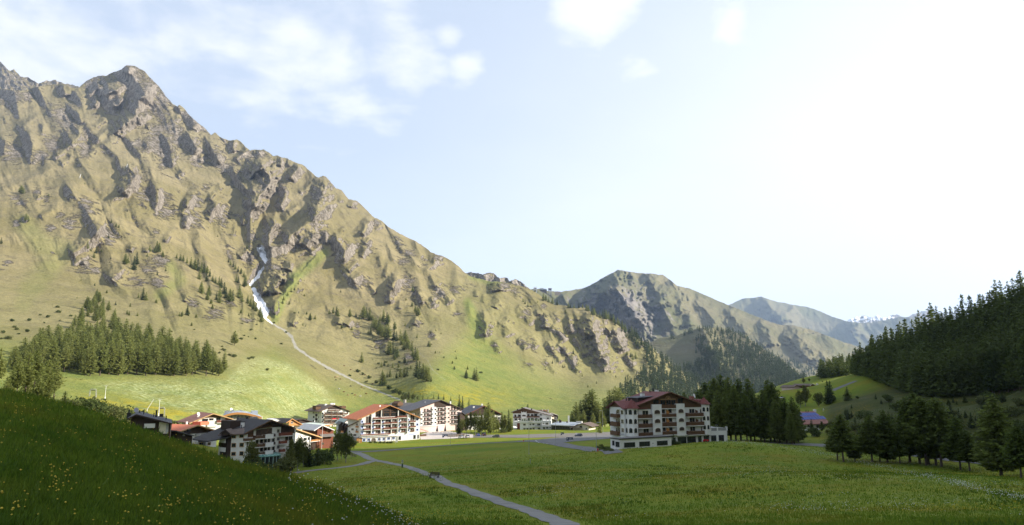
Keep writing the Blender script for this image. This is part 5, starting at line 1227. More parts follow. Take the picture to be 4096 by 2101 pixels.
# ------------------------------------------------------------ white hotel with terrace on the right of the village
h = Bld(cW, (205, 745, 488), (1190, 486), -35.2, 'hotel', 'white hotel with brown timber gable, flower terrace and projecting lower floors beside the car park', 'hotel')
h.setroof((150, 320), (480, 210), (1235, 415), 1.4); h.roof(19, R_MID, .3, WOOD)
h.body(0, h.W, 19, WHITE)
h.gable(h.L(500, 350)[1], -.3, h.L(870,340)[0], WOOD)
h.box('tower_bay', (420,322,552,470), -1.0, .01, WHITE); cr = MB()
for zx in (424, 484, 544): x, z = h.L(zx, 322, -1); cr.box(x-.25, -1, z+.002, x+.25, -.4, z+.5)
h.part('battlement', cr, WHITE); h.win((440,382,535,425), y=-1.0, arch=True, glass=LOG)
h.balc((212,432,418,467), 1.1, m=WOOD); h.balc((556,412,890,460), 1.1, m=WOOD)
h.wins([(248,382,282,428),(340,380,400,428),(580,370,630,425),(668,370,732,418),(755,362,830,415),(900,372,945,398),(252,475,310,520),(355,475,405,515),(590,470,640,530),(670,465,735,530),(775,465,830,530),(900,465,950,510),(1085,460,1125,505)], fr=WOOD)
h.box('name_board', (955,415,1058,440), -.08, .01, CANVAS)
lo = Bld(cW, (385, 803, 472), (1190, 470), -35.3, host=h)
zt_ = lo.L(700, 575)[1]
lo.part('lower_wall', MB().box(0, 0, -.4, lo.W, 13, zt_), WHITE)
lo.part('terrace_wall', MB().box(-1.6, -.5, zt_-.5, lo.L(940,570)[0], -.01, zt_+.85).box(-1.6, .0, zt_-.5, -1.3, 9, zt_+.85), WHITE)
xs = lo.L(950, 700)[0]; zt2 = lo.L(1060, 530)[1]
lo.part('corner_block', MB().box(xs, -1.2, -.4, lo.W+.1, 9, zt2), WHITE)
cr = MB()
for zx in (958, 1050, 1130): x = lo.L(zx, 530)[0]; cr.box(x, -1.2, zt2+.002, x+.6, -.8, zt2+.6)
lo.part('battlement', cr, WHITE)
x0, z0, x1, z1 = lo.rect((605,545,735,568)); lo.part('terrace_pediment', MB().prism([(x0, z0), (x1, z0), ((x0+x1)/2, z1+.5)], -.55, -.35), CREAM)
lo.wins([(472,617,530,660),(635,612,675,648),(708,608,755,650),(832,610,910,688),(475,725,530,768),(552,725,605,766),(632,720,688,764),(708,720,762,760),(842,715,905,757)], fr=CREAM)
lo.wins([(980,590,1008,620),(1045,585,1110,635),(975,705,1035,750),(1060,692,1115,740),(1145,695,1180,725)], y=-1.2, fr=CREAM)
lo.balc((690,655,768,695), .7, m=WHITE); lo.balc((775,655,930,688), .8, m=R_LIGHT); lo.box('balcony_parapet', (955,645,1125,690), -2.0, -1.21, WHITE)
for (zx, zy) in ((450, 515), (510, 505), (620, 505), (690, 500), (800, 505), (870, 510), (920, 530), (560, 530)):
    x, z = lo.L(zx, zy, 1.5); o = lo.part('terrace_plant', MB().lathe([(.1, -1.6), (.5, -1.0), (.62, -.3), (.4, .3), (.1, .5)], (x, 1.2+random.random(), z), 7), GREENP)
for (zx, zy, yy) in ((440, 190, 3), (322, 235, 3), (685, 225, 3), (685, 245, 2)): x, z = h.L(zx, zy, yy); h.chimney(x, yy, z-1.4, z+.1, .4, DWOOD)
up = Bld(cW, (200, 803, 480), (385, 478), -35.3, host=h); up.part('stair_wall', MB().box(0, 1, -.4, up.W, 8, up.L(300, 560)[1]), WHITE); up.part('side_cladding', MB().box(up.W-2.4, .7, 2, up.W-.2, 1.01, up.L(300,600)[1]), RWOOD); up.part('parked_canopy', MB().box(up.W-5, -2, 0, up.W-.4, 1, 2.1), DWOOD)

# small houses behind it
h = Bld(cW, (850, 500, 540), (1160, 545), -34, 'chalet', 'small dark shingled house just behind the white terrace hotel', 'house')
h.setroof((845, 295), (1000, 270), (1170, 345), .8); h.roof(10, R_DARK, .3, WOOD); h.body(.5, h.W-.5, 10, WHITE)
for zx in (950, 1035, 1105): x, z = h.L(zx, 275, 3); h.chimney(x, 3, z-1.2, z+.8, .5, STONE)
x, z = h.L(965, 280, 2); h.dish(x, 2, z, .6); h.part('upper_deck', MB().box(h.L(960,285)[0], 2, h.L(960,285)[1], h.L(1125,285)[0], 8, h.L(960,270)[1]), RWOOD)
h = Bld(cW, (1165, 560, 530), (1375, 534), -34.5, 'chalet', 'little house with dark gable and pale roof edge right of the terrace hotel', 'house')
h.setroof((1150, 350), (1215, 335), (1372, 395), .8); h.roof(9, R_BROWN, .3, FRAME); h.body(.4, h.W-.6, 9, CREAM); h.gable(h.L(1280, 440)[1], .4, h.W-.6, DWOOD); h.wins([(1270,445,1305,490),(1340,430,1365,480)])
h.part('porch_roof', MB().prism([(h.L(1180,485)[0], h.L(1180,485)[1]), (h.L(1330,550)[0], h.L(1330,550)[1]), (h.L(1330,550)[0], h.L(1330,550)[1]-.3), (h.L(1180,485)[0], h.L(1180,485)[1]-.3)], -3, 0), LWOOD)

# ------------------------------------------------------------ long low restaurant
h = Bld(cW, (1192, 755, 462), (1745, 452), -33.6, 'restaurant', 'long low building with grey metal roof, glazed front and cream gable end', 'restaurant')
zf = h.L(1400, 640, -1.4)[1]; zb_ = h.L(1500, 562, 9)[1]
o = h.part('roof', MB().add([(-.6, -1.5, zf), (h.W+2, -1.5, zf), (h.W+2, 9, zb_), (-.6, 9, zb_), (-.6, -1.5, zf-.35), (h.W+2, -1.5, zf-.35), (h.W+2, 9, zb_-.35), (-.6, 9, zb_-.35)], [(0,1,2,3),(7,6,5,4),(0,4,5,1),(1,5,6,2),(2,6,7,3),(3,7,4,0)]), R_BLUE); h.roof_o = o
h.part('eaves_board', MB().box(-.7, -1.62, zf-.55, h.W+2, -1.51, zf-.05), WMETAL, o)
h.part('wall', MB().box(0, 0, -.5, h.W, 8.9, zf-.36), DWOOD)
for i in range(7): h.win((1205+i*70, 672, 1262+i*70, 748), fr=DFRAME, mull=1, sill=False)
h.part('terrace', MB().box(-.5, -9, -.5, h.W+4, -.3, .25), LWOOD)
for (zx, zy) in ((1410, 530), (1438, 545), (1600, 570)): x, z = h.L(zx, zy, 6); h.chimney(x, 6, z-1.5, z+.6, .35, DWOOD)
g_ = Bld(cW, (1725, 800, 445), (2175, 440), -33.4, host=h)
g_.setroof((1690, 700), (1985, 598), (2235, 690), 1.2); g_.roof(14, R_BROWN, .28, WOOD); g_.body(.6, g_.W-.4, 13, CREAM); g_.win((2080,722,2115,765)); g_.wins([(1925,670,1985,710)], fr=WOOD)
x, z = g_.L(1915, 550, 10); g_.part('roof_vent', MB().box(x-2, 9, z-1, x+2, 10.5, z), WHITE, g_.roof_o)
g_.part('porch', MB().box(-.5, -3, g_.L(1800,712)[1]-.1, 7, 0, g_.L(1800,712)[1]+.05).bar((0,-2.8,0),(0,-2.8,g_.L(1800,712)[1]),.1).bar((3,-2.8,0),(3,-2.8,g_.L(1800,712)[1]),.1).bar((6.5,-2.8,0),(6.5,-2.8,g_.L(1800,712)[1]),.1), LWOOD)

# ------------------------------------------------------------ upper hotel
h = Bld(c5, (1088, 800, 497), (1810, 512), -35.2, 'hotel', 'white hotel with brown roof, timber loggias and red flower boxes below the flowered field', 'hotel')
h.setroof((1042, 308), (1450, 128), (1870, 298), 1.4); h.roof(21, R_BROWN, .35, WOOD); h.body(0, h.W, 21, WHITE)
h.gable(h.L(1440, 250)[1], h.L(1260,240)[0], h.L(1620,240)[0], DWOOD)
tb = MB()
for zx in (1178, 1350, 1505, 1650): x = h.L(zx, 450, -1.3)[0]; tb.box(x-.16, -1.4, h.L(zx,655)[1], x+.16, -1.1, h.L(zx,300)[1])
h.part('loggia_posts', tb, WOOD)
for i, (a_, b_) in enumerate(((330,372),(440,482),(545,590))):
    for (x0, x1) in ((1182,1340),(1360,1500),(1515,1645)):
        h.win((x0, a_, x1, b_), fr=DWOOD, glass=LOG, mull=2, sill=False)
        o = h.balc((x0-12, b_+2, x1+4, b_+42), 1.3, m=WOOD)
        if i == 1 and x0 > 1300: h.box('geraniums', (x0+20, b_+2, x1-15, b_+30), -1.55, -1.33, FLOWER)
h.balc((1280,262,1440,300), 1.0); h.balc((1465,255,1600,292), 1.0); h.balc((1650,345,1800,382), 1.0); h.balc((1660,455,1800,490), 1.0)
h.wins([(1100,340,1150,378),(1100,445,1150,485),(1100,555,1150,595),(1672,300,1705,335),(1672,408,1705,440),(1770,300,1800,340),(1370,670,1400,750),(1240,680,1310,720)])
for r in [(873,315,912,370),(873,425,912,480),(870,535,900,570),(945,320,960,365),(945,430,960,480),(945,540,960,580),(1015,330,1030,375),(1015,435,1030,485),(1015,545,1030,580)]: h.swin(r, 0)
for zy in (375, 485): y_, z_ = h.S(975, zy, 0); h.part('shade_box', MB().box(-.9, y_-.8, z_-1.4, 0, y_+.8, z_), DWOOD)
x, z = h.L(1205, 115, 10); h.chimney(x, 10, z-2.4, z+.2, .9); 
x, z = h.L(990, 165, 8); h.part('dormer', MB().box(x-2.2, 6, z-2.4, x+1.6, 11, z), WOOD, h.roof_o); h.part('dormer_roof', MB().box(x-2.8, 5.5, z+.002, x+2, 11.5, z+.3), DWOOD, h.roof_o)
for zx in (1345, 1385, 1430): x, z = h.L(zx, 85, 14); h.chimney(x, 14, z-1.8, z, .5)
x, z = h.L(1660, 160, 6); h.part('dormer', MB().box(x-2, 4, z-1.8, x+1.5, 9, z), WOOD, h.roof_o)

# ------------------------------------------------------------ cluster of small houses
h = Bld(c5, (480, 640, 372), (860, 380), -31, 'chalet', 'black shingled gable house between the flowered field and the orange timber chalet', 'house')
h.setroof((330, 545), (605, 500), (862, 580), .9); h.roof(16, R_DARK, .3, DWOOD); h.body(.4, h.W-1, 15, DWOOD)
x, z = h.L(700, 500, 4); h.chimney(x, 4, z-1, z, .3, DWOOD)
h = Bld(c5, (205, 830, 330), (590, 338), -29, 'chalet', 'chalet with bright orange timber gable above cream walls', 'house')
h.setroof((165, 600), (325, 495), (620, 665), .9); h.roof(14, R_DARK, .28, OWOOD); h.body(.4, h.W-.6, 13, CREAM); h.gable(h.L(400, 680)[1], .3, h.W-.6, OWOOD)
h.win((290,580,340,620), y=-.12); h.win((400,705,440,755), fr=WOOD)
rw = Bld(c5, (580, 830, 332), (740, 336), -29, host=h); rw.part('side_wall', MB().box(0, 1, 0, rw.W, 9, rw.L(650, 700)[1]), CREAM); rw.part('side_roof', MB().box(-.3, .2, rw.L(650,700)[1]+.003, rw.W+.6, 9.5, rw.L(650,690)[1]+.3), HONEY); rw.wins([(610,720,625,745),(690,750,720,830)], y=1., fr=WOOD)
h = Bld(c5, (760, 860, 338), (1290, 352), -30, 'chalet', 'house with wide flat grey-green roof and orange timber balcony', 'house')
zr = h.L(880, 585, 7)[1]; ze = h.L(900, 690, -1)[1]; xe0 = h.L(640,650,2)[0]
o = h.part('roof', MB().add([(xe0, -1.2, ze), (h.W+1, -1.2, ze), (h.W+1, 13, ze), (xe0, 13, ze), (xe0+7, 6, zr), (h.W-7, 6, zr), (xe0, -1.2, ze-.3), (h.W+1, -1.2, ze-.3), (h.W+1, 13, ze-.3), (xe0, 13, ze-.3)], [(0,1,5,4),(1,2,5),(2,3,4,5),(3,0,4),(0,6,7,1),(1,7,8,2),(2,8,9,3),(3,9,6,0),(9,8,7,6)]), R_GREEN); h.roof_o = o
h.part('eaves_board', MB().box(xe0, -1.32, ze-.45, h.W+1, -1.21, ze+.02), OWOOD, o); h.part('wall', MB().box(0, 0, 0, h.W, 12, ze-.31), CREAM)
h.balc((765,720,975,790), 1.1, m=OWOOD); h.wins([(790,690,830,720),(880,690,930,718)], fr=OWOOD)
x, z = h.L(905, 580, 6); h.dish(x, 6, z, .7); h.flue(h.L(935, 590, 5)[0], 5, zr-.4, .8)
h = Bld(c5, (950, 1070, 306), (1420, 312), -29.6, 'barn', 'dark red-brown timber barn with pale sheet metal roof', 'barn')
h.setroof((898, 805), (1122, 662), (1440, 790), 1.6); h.roof(14, R_LIGHT, .22, WMETAL); h.body(.5, h.W-.3, 14, RWOOD)
x0, z0, x1, z1 = h.rect((1070,920,1420,965), -.9); h.part('lean_to_roof', MB().add([(x0, -1.6, z0), (x1+.3, -1.6, z0), (x1+.3, 0, z1+.3), (x0, 0, z1+.3), (x0, -1.6, z0-.15), (x1+.3, -1.6, z0-.15), (x1+.3, 0, z1+.1), (x0, 0, z1+.1)], [(0,1,2,3),(7,6,5,4),(0,4,5,1),(1,5,6,2),(2,6,7,3),(3,7,4,0)]), R_MID)
x, z = h.L(1238, 828); q = MB()
for i in range(12): q.bar((x+.5*math.cos(i*.5236), -.12, z+.5*math.sin(i*.5236)), (x+.5*math.cos((i+1)*.5236), -.12, z+.5*math.sin((i+1)*.5236)), .06, .06, 5)
h.part('wheel_ornament', q, HONEY)
h = Bld(c5, (375, 1090, 282), (1105, 300), -29.3, 'guest_house', 'long white house under a low faded red tiled roof next to the barn', 'house')
zA = h.L(375, 760, -1)[1]; zB = h.L(1105, 985, -1)[1]; xs = h.L(1105, 985, -1)[0]
o = h.part('roof', MB().add([(-.8, -1.2, zA), (xs, -1.2, zB), (xs, 9, zB+.2), (-.8, 9, zA+.4), (-.8, -1.2, zA-.3), (xs, -1.2, zB-.3), (xs, 9, zB-.1), (-.8, 9, zA+.1)], [(0,1,2,3),(7,6,5,4),(0,4,5,1),(1,5,6,2),(2,6,7,3),(3,7,4,0)]), R_REDDY); h.roof_o = o
h.part('eaves_board', MB().add([(-.9, -1.35, zA+.02), (xs, -1.35, zB+.02), (xs, -1.21, zB+.02), (-.9, -1.21, zA+.02), (-.9, -1.35, zA-.45), (xs, -1.35, zB-.45), (xs, -1.21, zB-.45), (-.9, -1.21, zA-.45)], [(0,1,2,3),(7,6,5,4),(0,4,5,1),(1,5,6,2),(2,6,7,3),(3,7,4,0)]), HONEY, o)
xw1 = h.L(820, 950)[0]
h.part('wall', MB().prism([(0, 0), (xw1, 0), (xw1, zA+(zB-zA)*(xw1+.8)/(xs+.8)-.5), (0, zA-.5)], 0, 8.5), WHITE)
h.part('porch_wall', MB().prism([(xw1, 0), (xs-1, 0), (xs-1, zB-.45), (xw1, zA+(zB-zA)*(xw1+.8)/(xs+.8)-.55)], 1.2, 8.4), DWOOD)
h.wins([(625,1005,700,1070),(735,990,785,1050)], fr=DFRAME); h.text('lettering', 'Modlina', .9, 650, 955, FADED); h.balc((830,1040,1060,1090), 1.4, y=1.2, m=OWOOD)
t_ = Bld(cB, (1540, 260, 330), (1785, 333), -30, 'tent', 'white canvas tent roof showing behind the big dark roofed chalet', 'tent')
t_.setroof((1535, 165), (1660, 150), (1785, 215), .2); t_.roof(8, CANVAS, .06); t_.body(.3, t_.W-.3, 8, CANVAS)

# ------------------------------------------------------------ big dark-roofed chalet at the near edge of the village
h = Bld(cB, (912, 1180, 207), (2045, 219), -27.5, 'apartment_chalet', 'big white and dark timber chalet with brown roof and green glass conservatory', 'apartment house')
h.setroof((915, 478), (1530, 172), (2062, 342), 1.6); h.roof(17, R_DARK, .35, WOOD); h.body(0, h.W, 17, WHITE)
xm = h.rl[1][0]
# lower left roof slope carried down over the side block
zl_ = h.rl[0][1]; xl_ = h.rl[0][0]
o = h.part('side_roof', MB().add([(xl_+.6, 1.5, h.rz(xl_+.6)+.04), (xl_+.6, 17.5, h.rz(xl_+.6)+.04), (xl_-7.2, 17.5, zl_-2.2), (xl_-7.2, 6, zl_-2.2), (xl_-4, 1.5, zl_-1.2), (xl_+.6, 1.5, h.rz(xl_+.6)-.3), (xl_+.6, 17.5, h.rz(xl_+.6)-.3), (xl_-7.2, 17.5, zl_-2.5), (xl_-7.2, 6, zl_-2.5), (xl_-4, 1.5, zl_-1.5)], [(0,1,2,3,4),(9,8,7,6,5),(0,4,9,5),(4,3,8,9),(3,2,7,8),(2,1,6,7),(1,0,5,6)]), R_DARK)
h.gable(h.L(1500, 345)[1], h.L(1130,400)[0], h.L(1745,300)[0], DWOOD, y=-.02)
h.gable(h.L(1000, 570)[1], 0.1, h.L(1110,500)[0], WOOD, y=-.03); h.gable(h.L(1900, 480)[1], h.L(1745,400)[0], h.W-.4, DWOOD, y=-.03)
lat = MB(); xa_, z_ = h.L(1160, 372, -.4); xb_, _ = h.L(1540, 325, -.4); lat.bar((xa_, -.5, z_), (xb_, -.5, h.L(1540,325,-.4)[1]), .14)
for i in range(6):
    t0 = i/6.; x0 = xa_+(xb_-xa_)*(t0+.1); lat.bar((x0, -.5, z_+(h.L(1540,325,-.4)[1]-z_)*t0), (x0+.9, -.5, z_+(h.L(1540,325,-.4)[1]-z_)*t0+.9), .08, .08, 4)
h.part('gable_lattice', lat, WOOD)
h.wins([(1180,400,1290,520),(1300,385,1420,500),(1440,370,1530,480)], fr=WOOD, glass=LOG, mull=1)
h.wins([(1657,392,1708,460),(1657,575,1708,640),(1657,762,1708,828)], fr=FRAME)
for (dy) in (0, 190):
    h.wins([(1175,645+dy,1215,715+dy),(1272,628+dy,1325,698+dy),(1365,622+dy,1412,685+dy),(1447,615+dy,1485,678+dy),(1548,600+dy,1590,690+dy)], fr=WOOD, mull=0)
for (a_, b_, c_, d_) in ((920,590,1165,655),(1165,525,1395,600),(1150,722,1392,795),(1235,915,1390,965)): h.balc((a_, b_, c_, d_), 1.5, m=WOOD)
for (a_, b_, c_, d_) in ((1395,500,1575,605),(1395,690,1572,795),(1392,875,1570,960)): h.box('balcony_parapet', (a_, b_, c_, d_), -2.0, -1.7, WHITE)
for r in [(1580,490,1622,555),(1578,680,1620,740),(1575,870,1618,910)]: h.box('planted_balcony', r, -1.5, 0, DWOOD)
for (a_, b_, c_, d_) in ((1745,460,2015,535),(1742,650,1890,720),(1742,840,1850,910)): h.balc((a_, b_, c_, d_), 1.3, m=RWOOD)
h.wins([(1845,385,1880,450),(1950,360,2010,425),(1850,560,1900,640),(1930,545,2000,630)], fr=WOOD)
h.wins([(930,490,980,570),(935,690,975,780)], fr=WOOD)
# rounded green conservatory
cx_, zt_ = h.L(1490, 1000, -2); n = 10; R0 = h.L(1720,1000,-1)[0]-cx_
zt_ = h.L(1490, 1000, -3)[1]; ztop = h.L(1590, 915, -1)[1]
ro = MB(); fr_ = MB(); gl = MB()
ps = [(cx_-R0*1.0*math.cos(math.pi*i/n), -.4-3.6*math.sin(math.pi*i/n)**.8) for i in range(n+1)]
for i in range(n):
    (xa_, ya_), (xb_, yb_) = ps[i], ps[i+1]
    ia = (cx_+(xa_-cx_)*.75, -.02); ib = (cx_+(xb_-cx_)*.75, -.02)
    ro.add([(xa_, ya_-.2, zt_), (xb_, yb_-.2, zt_), (ib[0], ib[1], ztop), (ia[0], ia[1], ztop), (xa_, ya_-.2, zt_-.12), (xb_, yb_-.2, zt_-.12), (ib[0], ib[1], ztop-.12), (ia[0], ia[1], ztop-.12)], [(0,1,2,3),(7,6,5,4),(0,4,5,1),(2,6,7,3)])
    fr_.bar((xa_, ya_, -.2), (xa_, ya_, zt_-.1), .08, .08, 5); fr_.bar((xa_, ya_-.2, zt_+.02), (ia[0], ia[1], ztop+.02), .06, .06, 4)
    gl.add([(xa_, ya_+.05, 0), (xb_, yb_+.05, 0), (xb_, yb_+.05, zt_-.12), (xa_, ya_+.05, zt_-.12)], [(0,1,2,3)])
    fr_.bar((xa_, ya_, zt_-.1), (xb_, yb_, zt_-.1), .1, .1, 5)
cons = h.part('conservatory', fr_, mat('pale_green_frame', (.36,.50,.46), .5, .1)); h.part('glass_roof', ro, GLGREEN, cons); h.part('glazing', gl, GLASS, cons)
# white block at the left with hipped roof
w_ = Bld(cB, (465, 1170, 205.5), (915, 206), -27.5, host=h)
zt_ = w_.L(700, 505)[1]
xk = w_.L(600, 700)[0]
w_.part('block_wall', MB().box(xk, 0, 0, w_.W, 9, zt_), WHITE); w_.part('stair_wall', MB().box(0, .4, 0, xk-.01, 9, zt_), DWOOD)
w_.wins([(800,512,885,575),(800,705,885,785),(800,900,880,985),(622,530,705,590),(615,712,705,795),(610,915,700,990)], fr=HONEY, mull=0)
lw = Bld(cB, (290, 1170, 209), (465, 206), -27.5, host=h); lw.part('balcony_wall', MB().box(.2, .3, 0, lw.W, 8, zt_-.3), DWOOD)
for r in [(345,605,462,700),(340,805,460,905)]: lw.box('balcony_parapet', r, -.9, -.7, WHITE)
lw.wins([(320,700,380,780),(320,540,380,600)], y=.3, fr=WOOD)
xa_ = w_.L(300, 500, -.8)[0]; xb_ = w_.L(930, 470, -.8)[0]; zp = w_.L(470, 390, 2)[1]; zq = w_.L(800, 355, 3)[1]
w_.part('block_roof', MB().add([(xa_, -.9, zt_+.0), (xb_, -.9, zt_+.25), (xb_, 9, zt_+.3), (xa_, 9, zt_), (xa_+3.6, 1.8, zp), (xb_-2.2, 3.5, zq), (xa_, -.9, zt_-.3), (xb_, -.9, zt_-.05), (xb_, 9, zt_), (xa_, 9, zt_-.3)], [(0,1,5,4),(1,2,5),(2,3,4,5),(3,0,4),(0,6,7,1),(1,7,8,2),(2,8,9,3),(3,9,6,0),(9,8,7,6)]), R_BROWN)
dg = Bld(cB, (345, 520, 204), (560, 204.2), zt_-27.5-.2, host=h); dg.setroof((340, 480), (472, 390), (570, 480), .3); dg.roof(4, R_BROWN, .25, DWOOD); dg.body(.4, dg.W-.4, 3.5, DWOOD)
x, z = h.L(868, 230, 6); h.chimney(x, 6, z-1.6-1.5, z, .42); h.part('chimney_cap', MB().box(x-.55, 5.45, z+.15, x+.55, 6.55, z+.3).box(x-.4, 5.6, z, x+.4, 6.4, z+.15), BLACK, h.roof_o)
x, z = h.L(580, 185, 12); h.part('dormer', MB().box(x-1.4, 9, z-4.5, x+2.2, 15, z), DWOOD, h.roof_o)
x, z = h.L(968, 110, 13); h.flue(x, 13, z-2.5, 2.6, .3); x, z = h.L(735, 130, 11); h.dish(x, 11, z, .55, BLACK); x, z = h.L(835, 340, 3); h.flue(x, 3, z-1.5, 2, .14)
x, z = h.L(1120, 100, 20); h.chimney(x, 20, z-3, z, .9, STONE)

# ------------------------------------------------------------ dark modern house and annex at the left
h = Bld(cA, (70, 560, 186), (1050, 190.5), -20.5, 'chalet', 'modern dark timber house with flat-pitched slate grey roof and black flues', 'house')
h.setroof((40, 318), (265, 215), (1085, 425), 1.6); h.roof(19, R_GREY, .35, DWOOD); h.body(.5, h.W-.2, 19, DWOOD)
h.box('white_parapet', (440,430,690,530), -.9, -.75, WHITE); h.box('render_panel', (775,395,1000,660), -.25, .01, CREAM); h.box('glass_block_strip', (938,440,995,660), -.32, -.2, R_LIGHT)
h.box('post', (700,380,730,560), -.9, -.6, DWOOD); h.part('side_cladding', MB().box(h.W-.19, .4, 0, h.W-.05, 18, h.rz(h.W)-.5), RWOOD)
sl_ = MB()
for i in range(16): sl_.box(h.W-.04, 7, h.rz(h.W)-1.0-i*.42, h.W+.06, 11, h.rz(h.W)-.78-i*.42)
h.part('slat_screen', sl_, WMETAL); h.part('downpipe', MB().tube([(h.W+.1, .6, 0), (h.W+.1, .6, h.rz(h.W)-1.2), (h.W+.1, -.6, h.rz(h.W)-.5)], .07), LWOOD); h.part('corner_post', MB().box(h.W-.1, 17.5, 0, h.W+.12, 17.9, h.rz(h.W)-.45), WMETAL)
for (zx, zt_, zb_, yy, r_) in ((715,130,255,6,.22),(662,195,248,5,.12),(430,150,212,7,.12),(945,260,315,6,.13)): x, z0 = h.L(zx, zb_, yy); _, z1 = h.L(zx, zt_, yy); h.flue(x, yy, z0-.3, z1-z0+.3, r_)
x, z = h.L(838, 205, 8); h.part('vent_box', MB().box(x-.5, 7.5, z-.8, x+.5, 8.5, z), BLACK, h.roof_o)
for (zx, zy) in ((98, 155), (335, 160)): x, z = h.L(zx, zy, 10); h.part('chimney', MB().box(x-.5, 9.5, z-2.2, x+.5, 10.5, z-.3).bar((x, 10, z-.3), (x, 10, z+.5), .15), BLACK, h.roof_o)
x, z = h.L(250, 125, 14); h.dish(x, 14, z, .75, mat('grey_dish', (.28,.28,.33), .4, .1))
h = Bld(cA, (1195, 760, 199), (1545, 203), -22.3, 'annex', 'low annex with slate grey roof between the dark modern house and the big chalet', 'house')
zA = h.L(1180, 590, -.8)[1]; zB = h.L(1590, 700, -.8)[1]; xB = h.L(1590, 700, -.8)[0]; zk = h.L(1725, 630, 10)[1]
o = h.part('roof', MB().add([(-.8, -.9, zA), (xB, -.9, zB), (xB, 11, zB+.1), (-.8, 11, zA+.1), (-.8, -.9, zA-.3), (xB, -.9, zB-.3), (xB, 11, zB-.2), (-.8, 11, zA-.2)], [(0,1,2,3),(7,6,5,4),(0,4,5,1),(1,5,6,2),(2,6,7,3),(3,7,4,0)]), R_GREY); h.roof_o = o
h.part('wall', MB().prism([(0, 0), (h.W, 0), (h.W, zB-.32+(zA-zB)*.1), (0, zA-.42)], 0, 10), DWOOD); h.part('side_wall', MB().box(h.W+.01, .2, 0, h.W+.25, 9, zB-.4), WHITE)
x, z = h.L(1465, 560, 3); h.chimney(x, 3, z-.9, z, .35, BLACK); h.win((1340,680,1362,705), fr=FRAME)

# ------------------------------------------------------------ chalet with the terracotta roof
h = Bld(cA, (1290, 950, 228), (2120, 241), -24.5, 'apartment_house', 'grey and white apartment house with terracotta sheet roof and honey timber eaves', 'apartment house')
h.setroof((1265, 606), (1680, 458), (2115, 588), 1.5); h.roof(17, R_BRICK, .3, HONEY); h.body(.6, h.W-.5, 17, WHITE); h.gable(h.L(1700, 650)[1], .6, h.W-.5, DWOOD)
h.box('balcony_parapet', (1690,780,1860,850), -1.3, -1.1, BLACK); h.box('balcony_parapet', (1905,775,2060,850), -1.3, -1.1, WHITE); h.box('balcony_parapet', (1905,930,2060,975), -1.3, -1.1, WHITE)
h.box('concrete_pier', (1862,660,1905,980), -1.4, 0, GREYR); h.box('concrete_band', (1640,655,1900,705), -.5, 0, GREYR)
h.wins([(1680,712,1810,780),(1900,695,1955,760),(1975,690,2050,770),(1700,865,1810,930),(1905,860,1960,925)], fr=HONEY); h.text('lettering', 'orama', .7, 1695, 692, CANVAS, y=-.55)
h.part('standing_seam_dormer', MB().box(h.L(1690,420,5)[0], 4, h.L(1690,440,5)[1]-.4, h.L(1890,420,5)[0], 8, h.L(1800,385,5)[1]), R_BRICK, h.roof_o); x, z = h.L(1415, 405, 8); h.chimney(x, 8, z-.8, z+.3, .25)
# ------------------------------------------------------------ chalet with the maroon roof
h = Bld(cB, (-330, 330, 292), (640, 303), -28, 'guest_house', 'white guest house with maroon tiled roof and pale timber eaves', 'house')
h.setroof((-360, 245), (195, 22), (655, 150), 1.4); h.roof(17, R_REDDY, .3, HONEY); h.body(.8, h.W-.6, 17, WHITE); h.gable(h.L(200, 120)[1], .8, h.W-.6, WOOD)
h.wins([(102,140,190,200),(262,125,350,180),(-60,150,65,205)], fr=WOOD); h.wins([(95,300,150,330),(190,290,245,330)], arch=True, fr=WOOD); h.balc((275,178,470,235), 1.3, m=RWOOD); h.box('bay', (60,185,275,330), -.6, .01, WHITE)
h.box('timber_bay', (470,130,600,240), -.3, .01, RWOOD)
x, z = h.L(-160, 40, 6); h.dish(x, 6, z, .8); h.chimney(x+.2, 6, z-2, z-.9, .5)
# ------------------------------------------------------------ hall with the arched timber roof
h = Bld(cB, (400, 250, 345), (1310, 352), -29, 'hall', 'hall with curved blue-grey metal roof and arched timber front', 'hall')
pa = [h.L(x, y, -1.5) for x, y in ((420,75),(520,38),(630,12),(750,0),(880,6),(1010,25),(1150,60),(1305,105))]
o = h.part('roof', MB().prism(pa+[(x, z-.35) for x, z in pa[::-1]], -1.5, 22), R_BLUE); h.roof_o = o
h.part('arch_beam', MB().prism([(x, z+.04) for x, z in pa]+[(x, z-1.0) for x, z in pa[::-1]], -1.7, -1.51), OWOOD, o)
h.part('wall', MB().prism([(x, z-.37) for x, z in pa[::-1]]+[(pa[0][0], 0), (pa[-1][0], 0)], 0, 21), CREAM)
for i in range(6): h.win((535+i*80, 48 if 0 < i < 5 else 70, 605+i*80, 150), fr=DFRAME, glass=CURT, mull=0, sill=False)
h.box('timber_wall', (1010,60,1130,150), -.2, .01, OWOOD)
for zx in (1240, 1290): h.box('white_pier', (zx,95,zx+30,150), -.3, .01, WHITE)
for (zx, zy, yy) in ((640,-55,16),(480,-30,14),(540,-35,16),(820,-45,18),(880,-30,18)): x, z = h.L(zx, zy, yy); h.part('roof_vent', MB().box(x-.6, yy-.6, z-1.2, x+.6, yy+.6, z+.2), METAL, o)
x, z = h.L(600, -70, 16); h.dish(x, 16, z, .7); h.part('roof_lantern', MB().box(h.L(1060,20,10)[0], 8, h.L(1060,20,10)[1]-1, h.L(1210,20,10)[0], 14, h.L(1060,-35,10)[1]), R_BLUE, o)

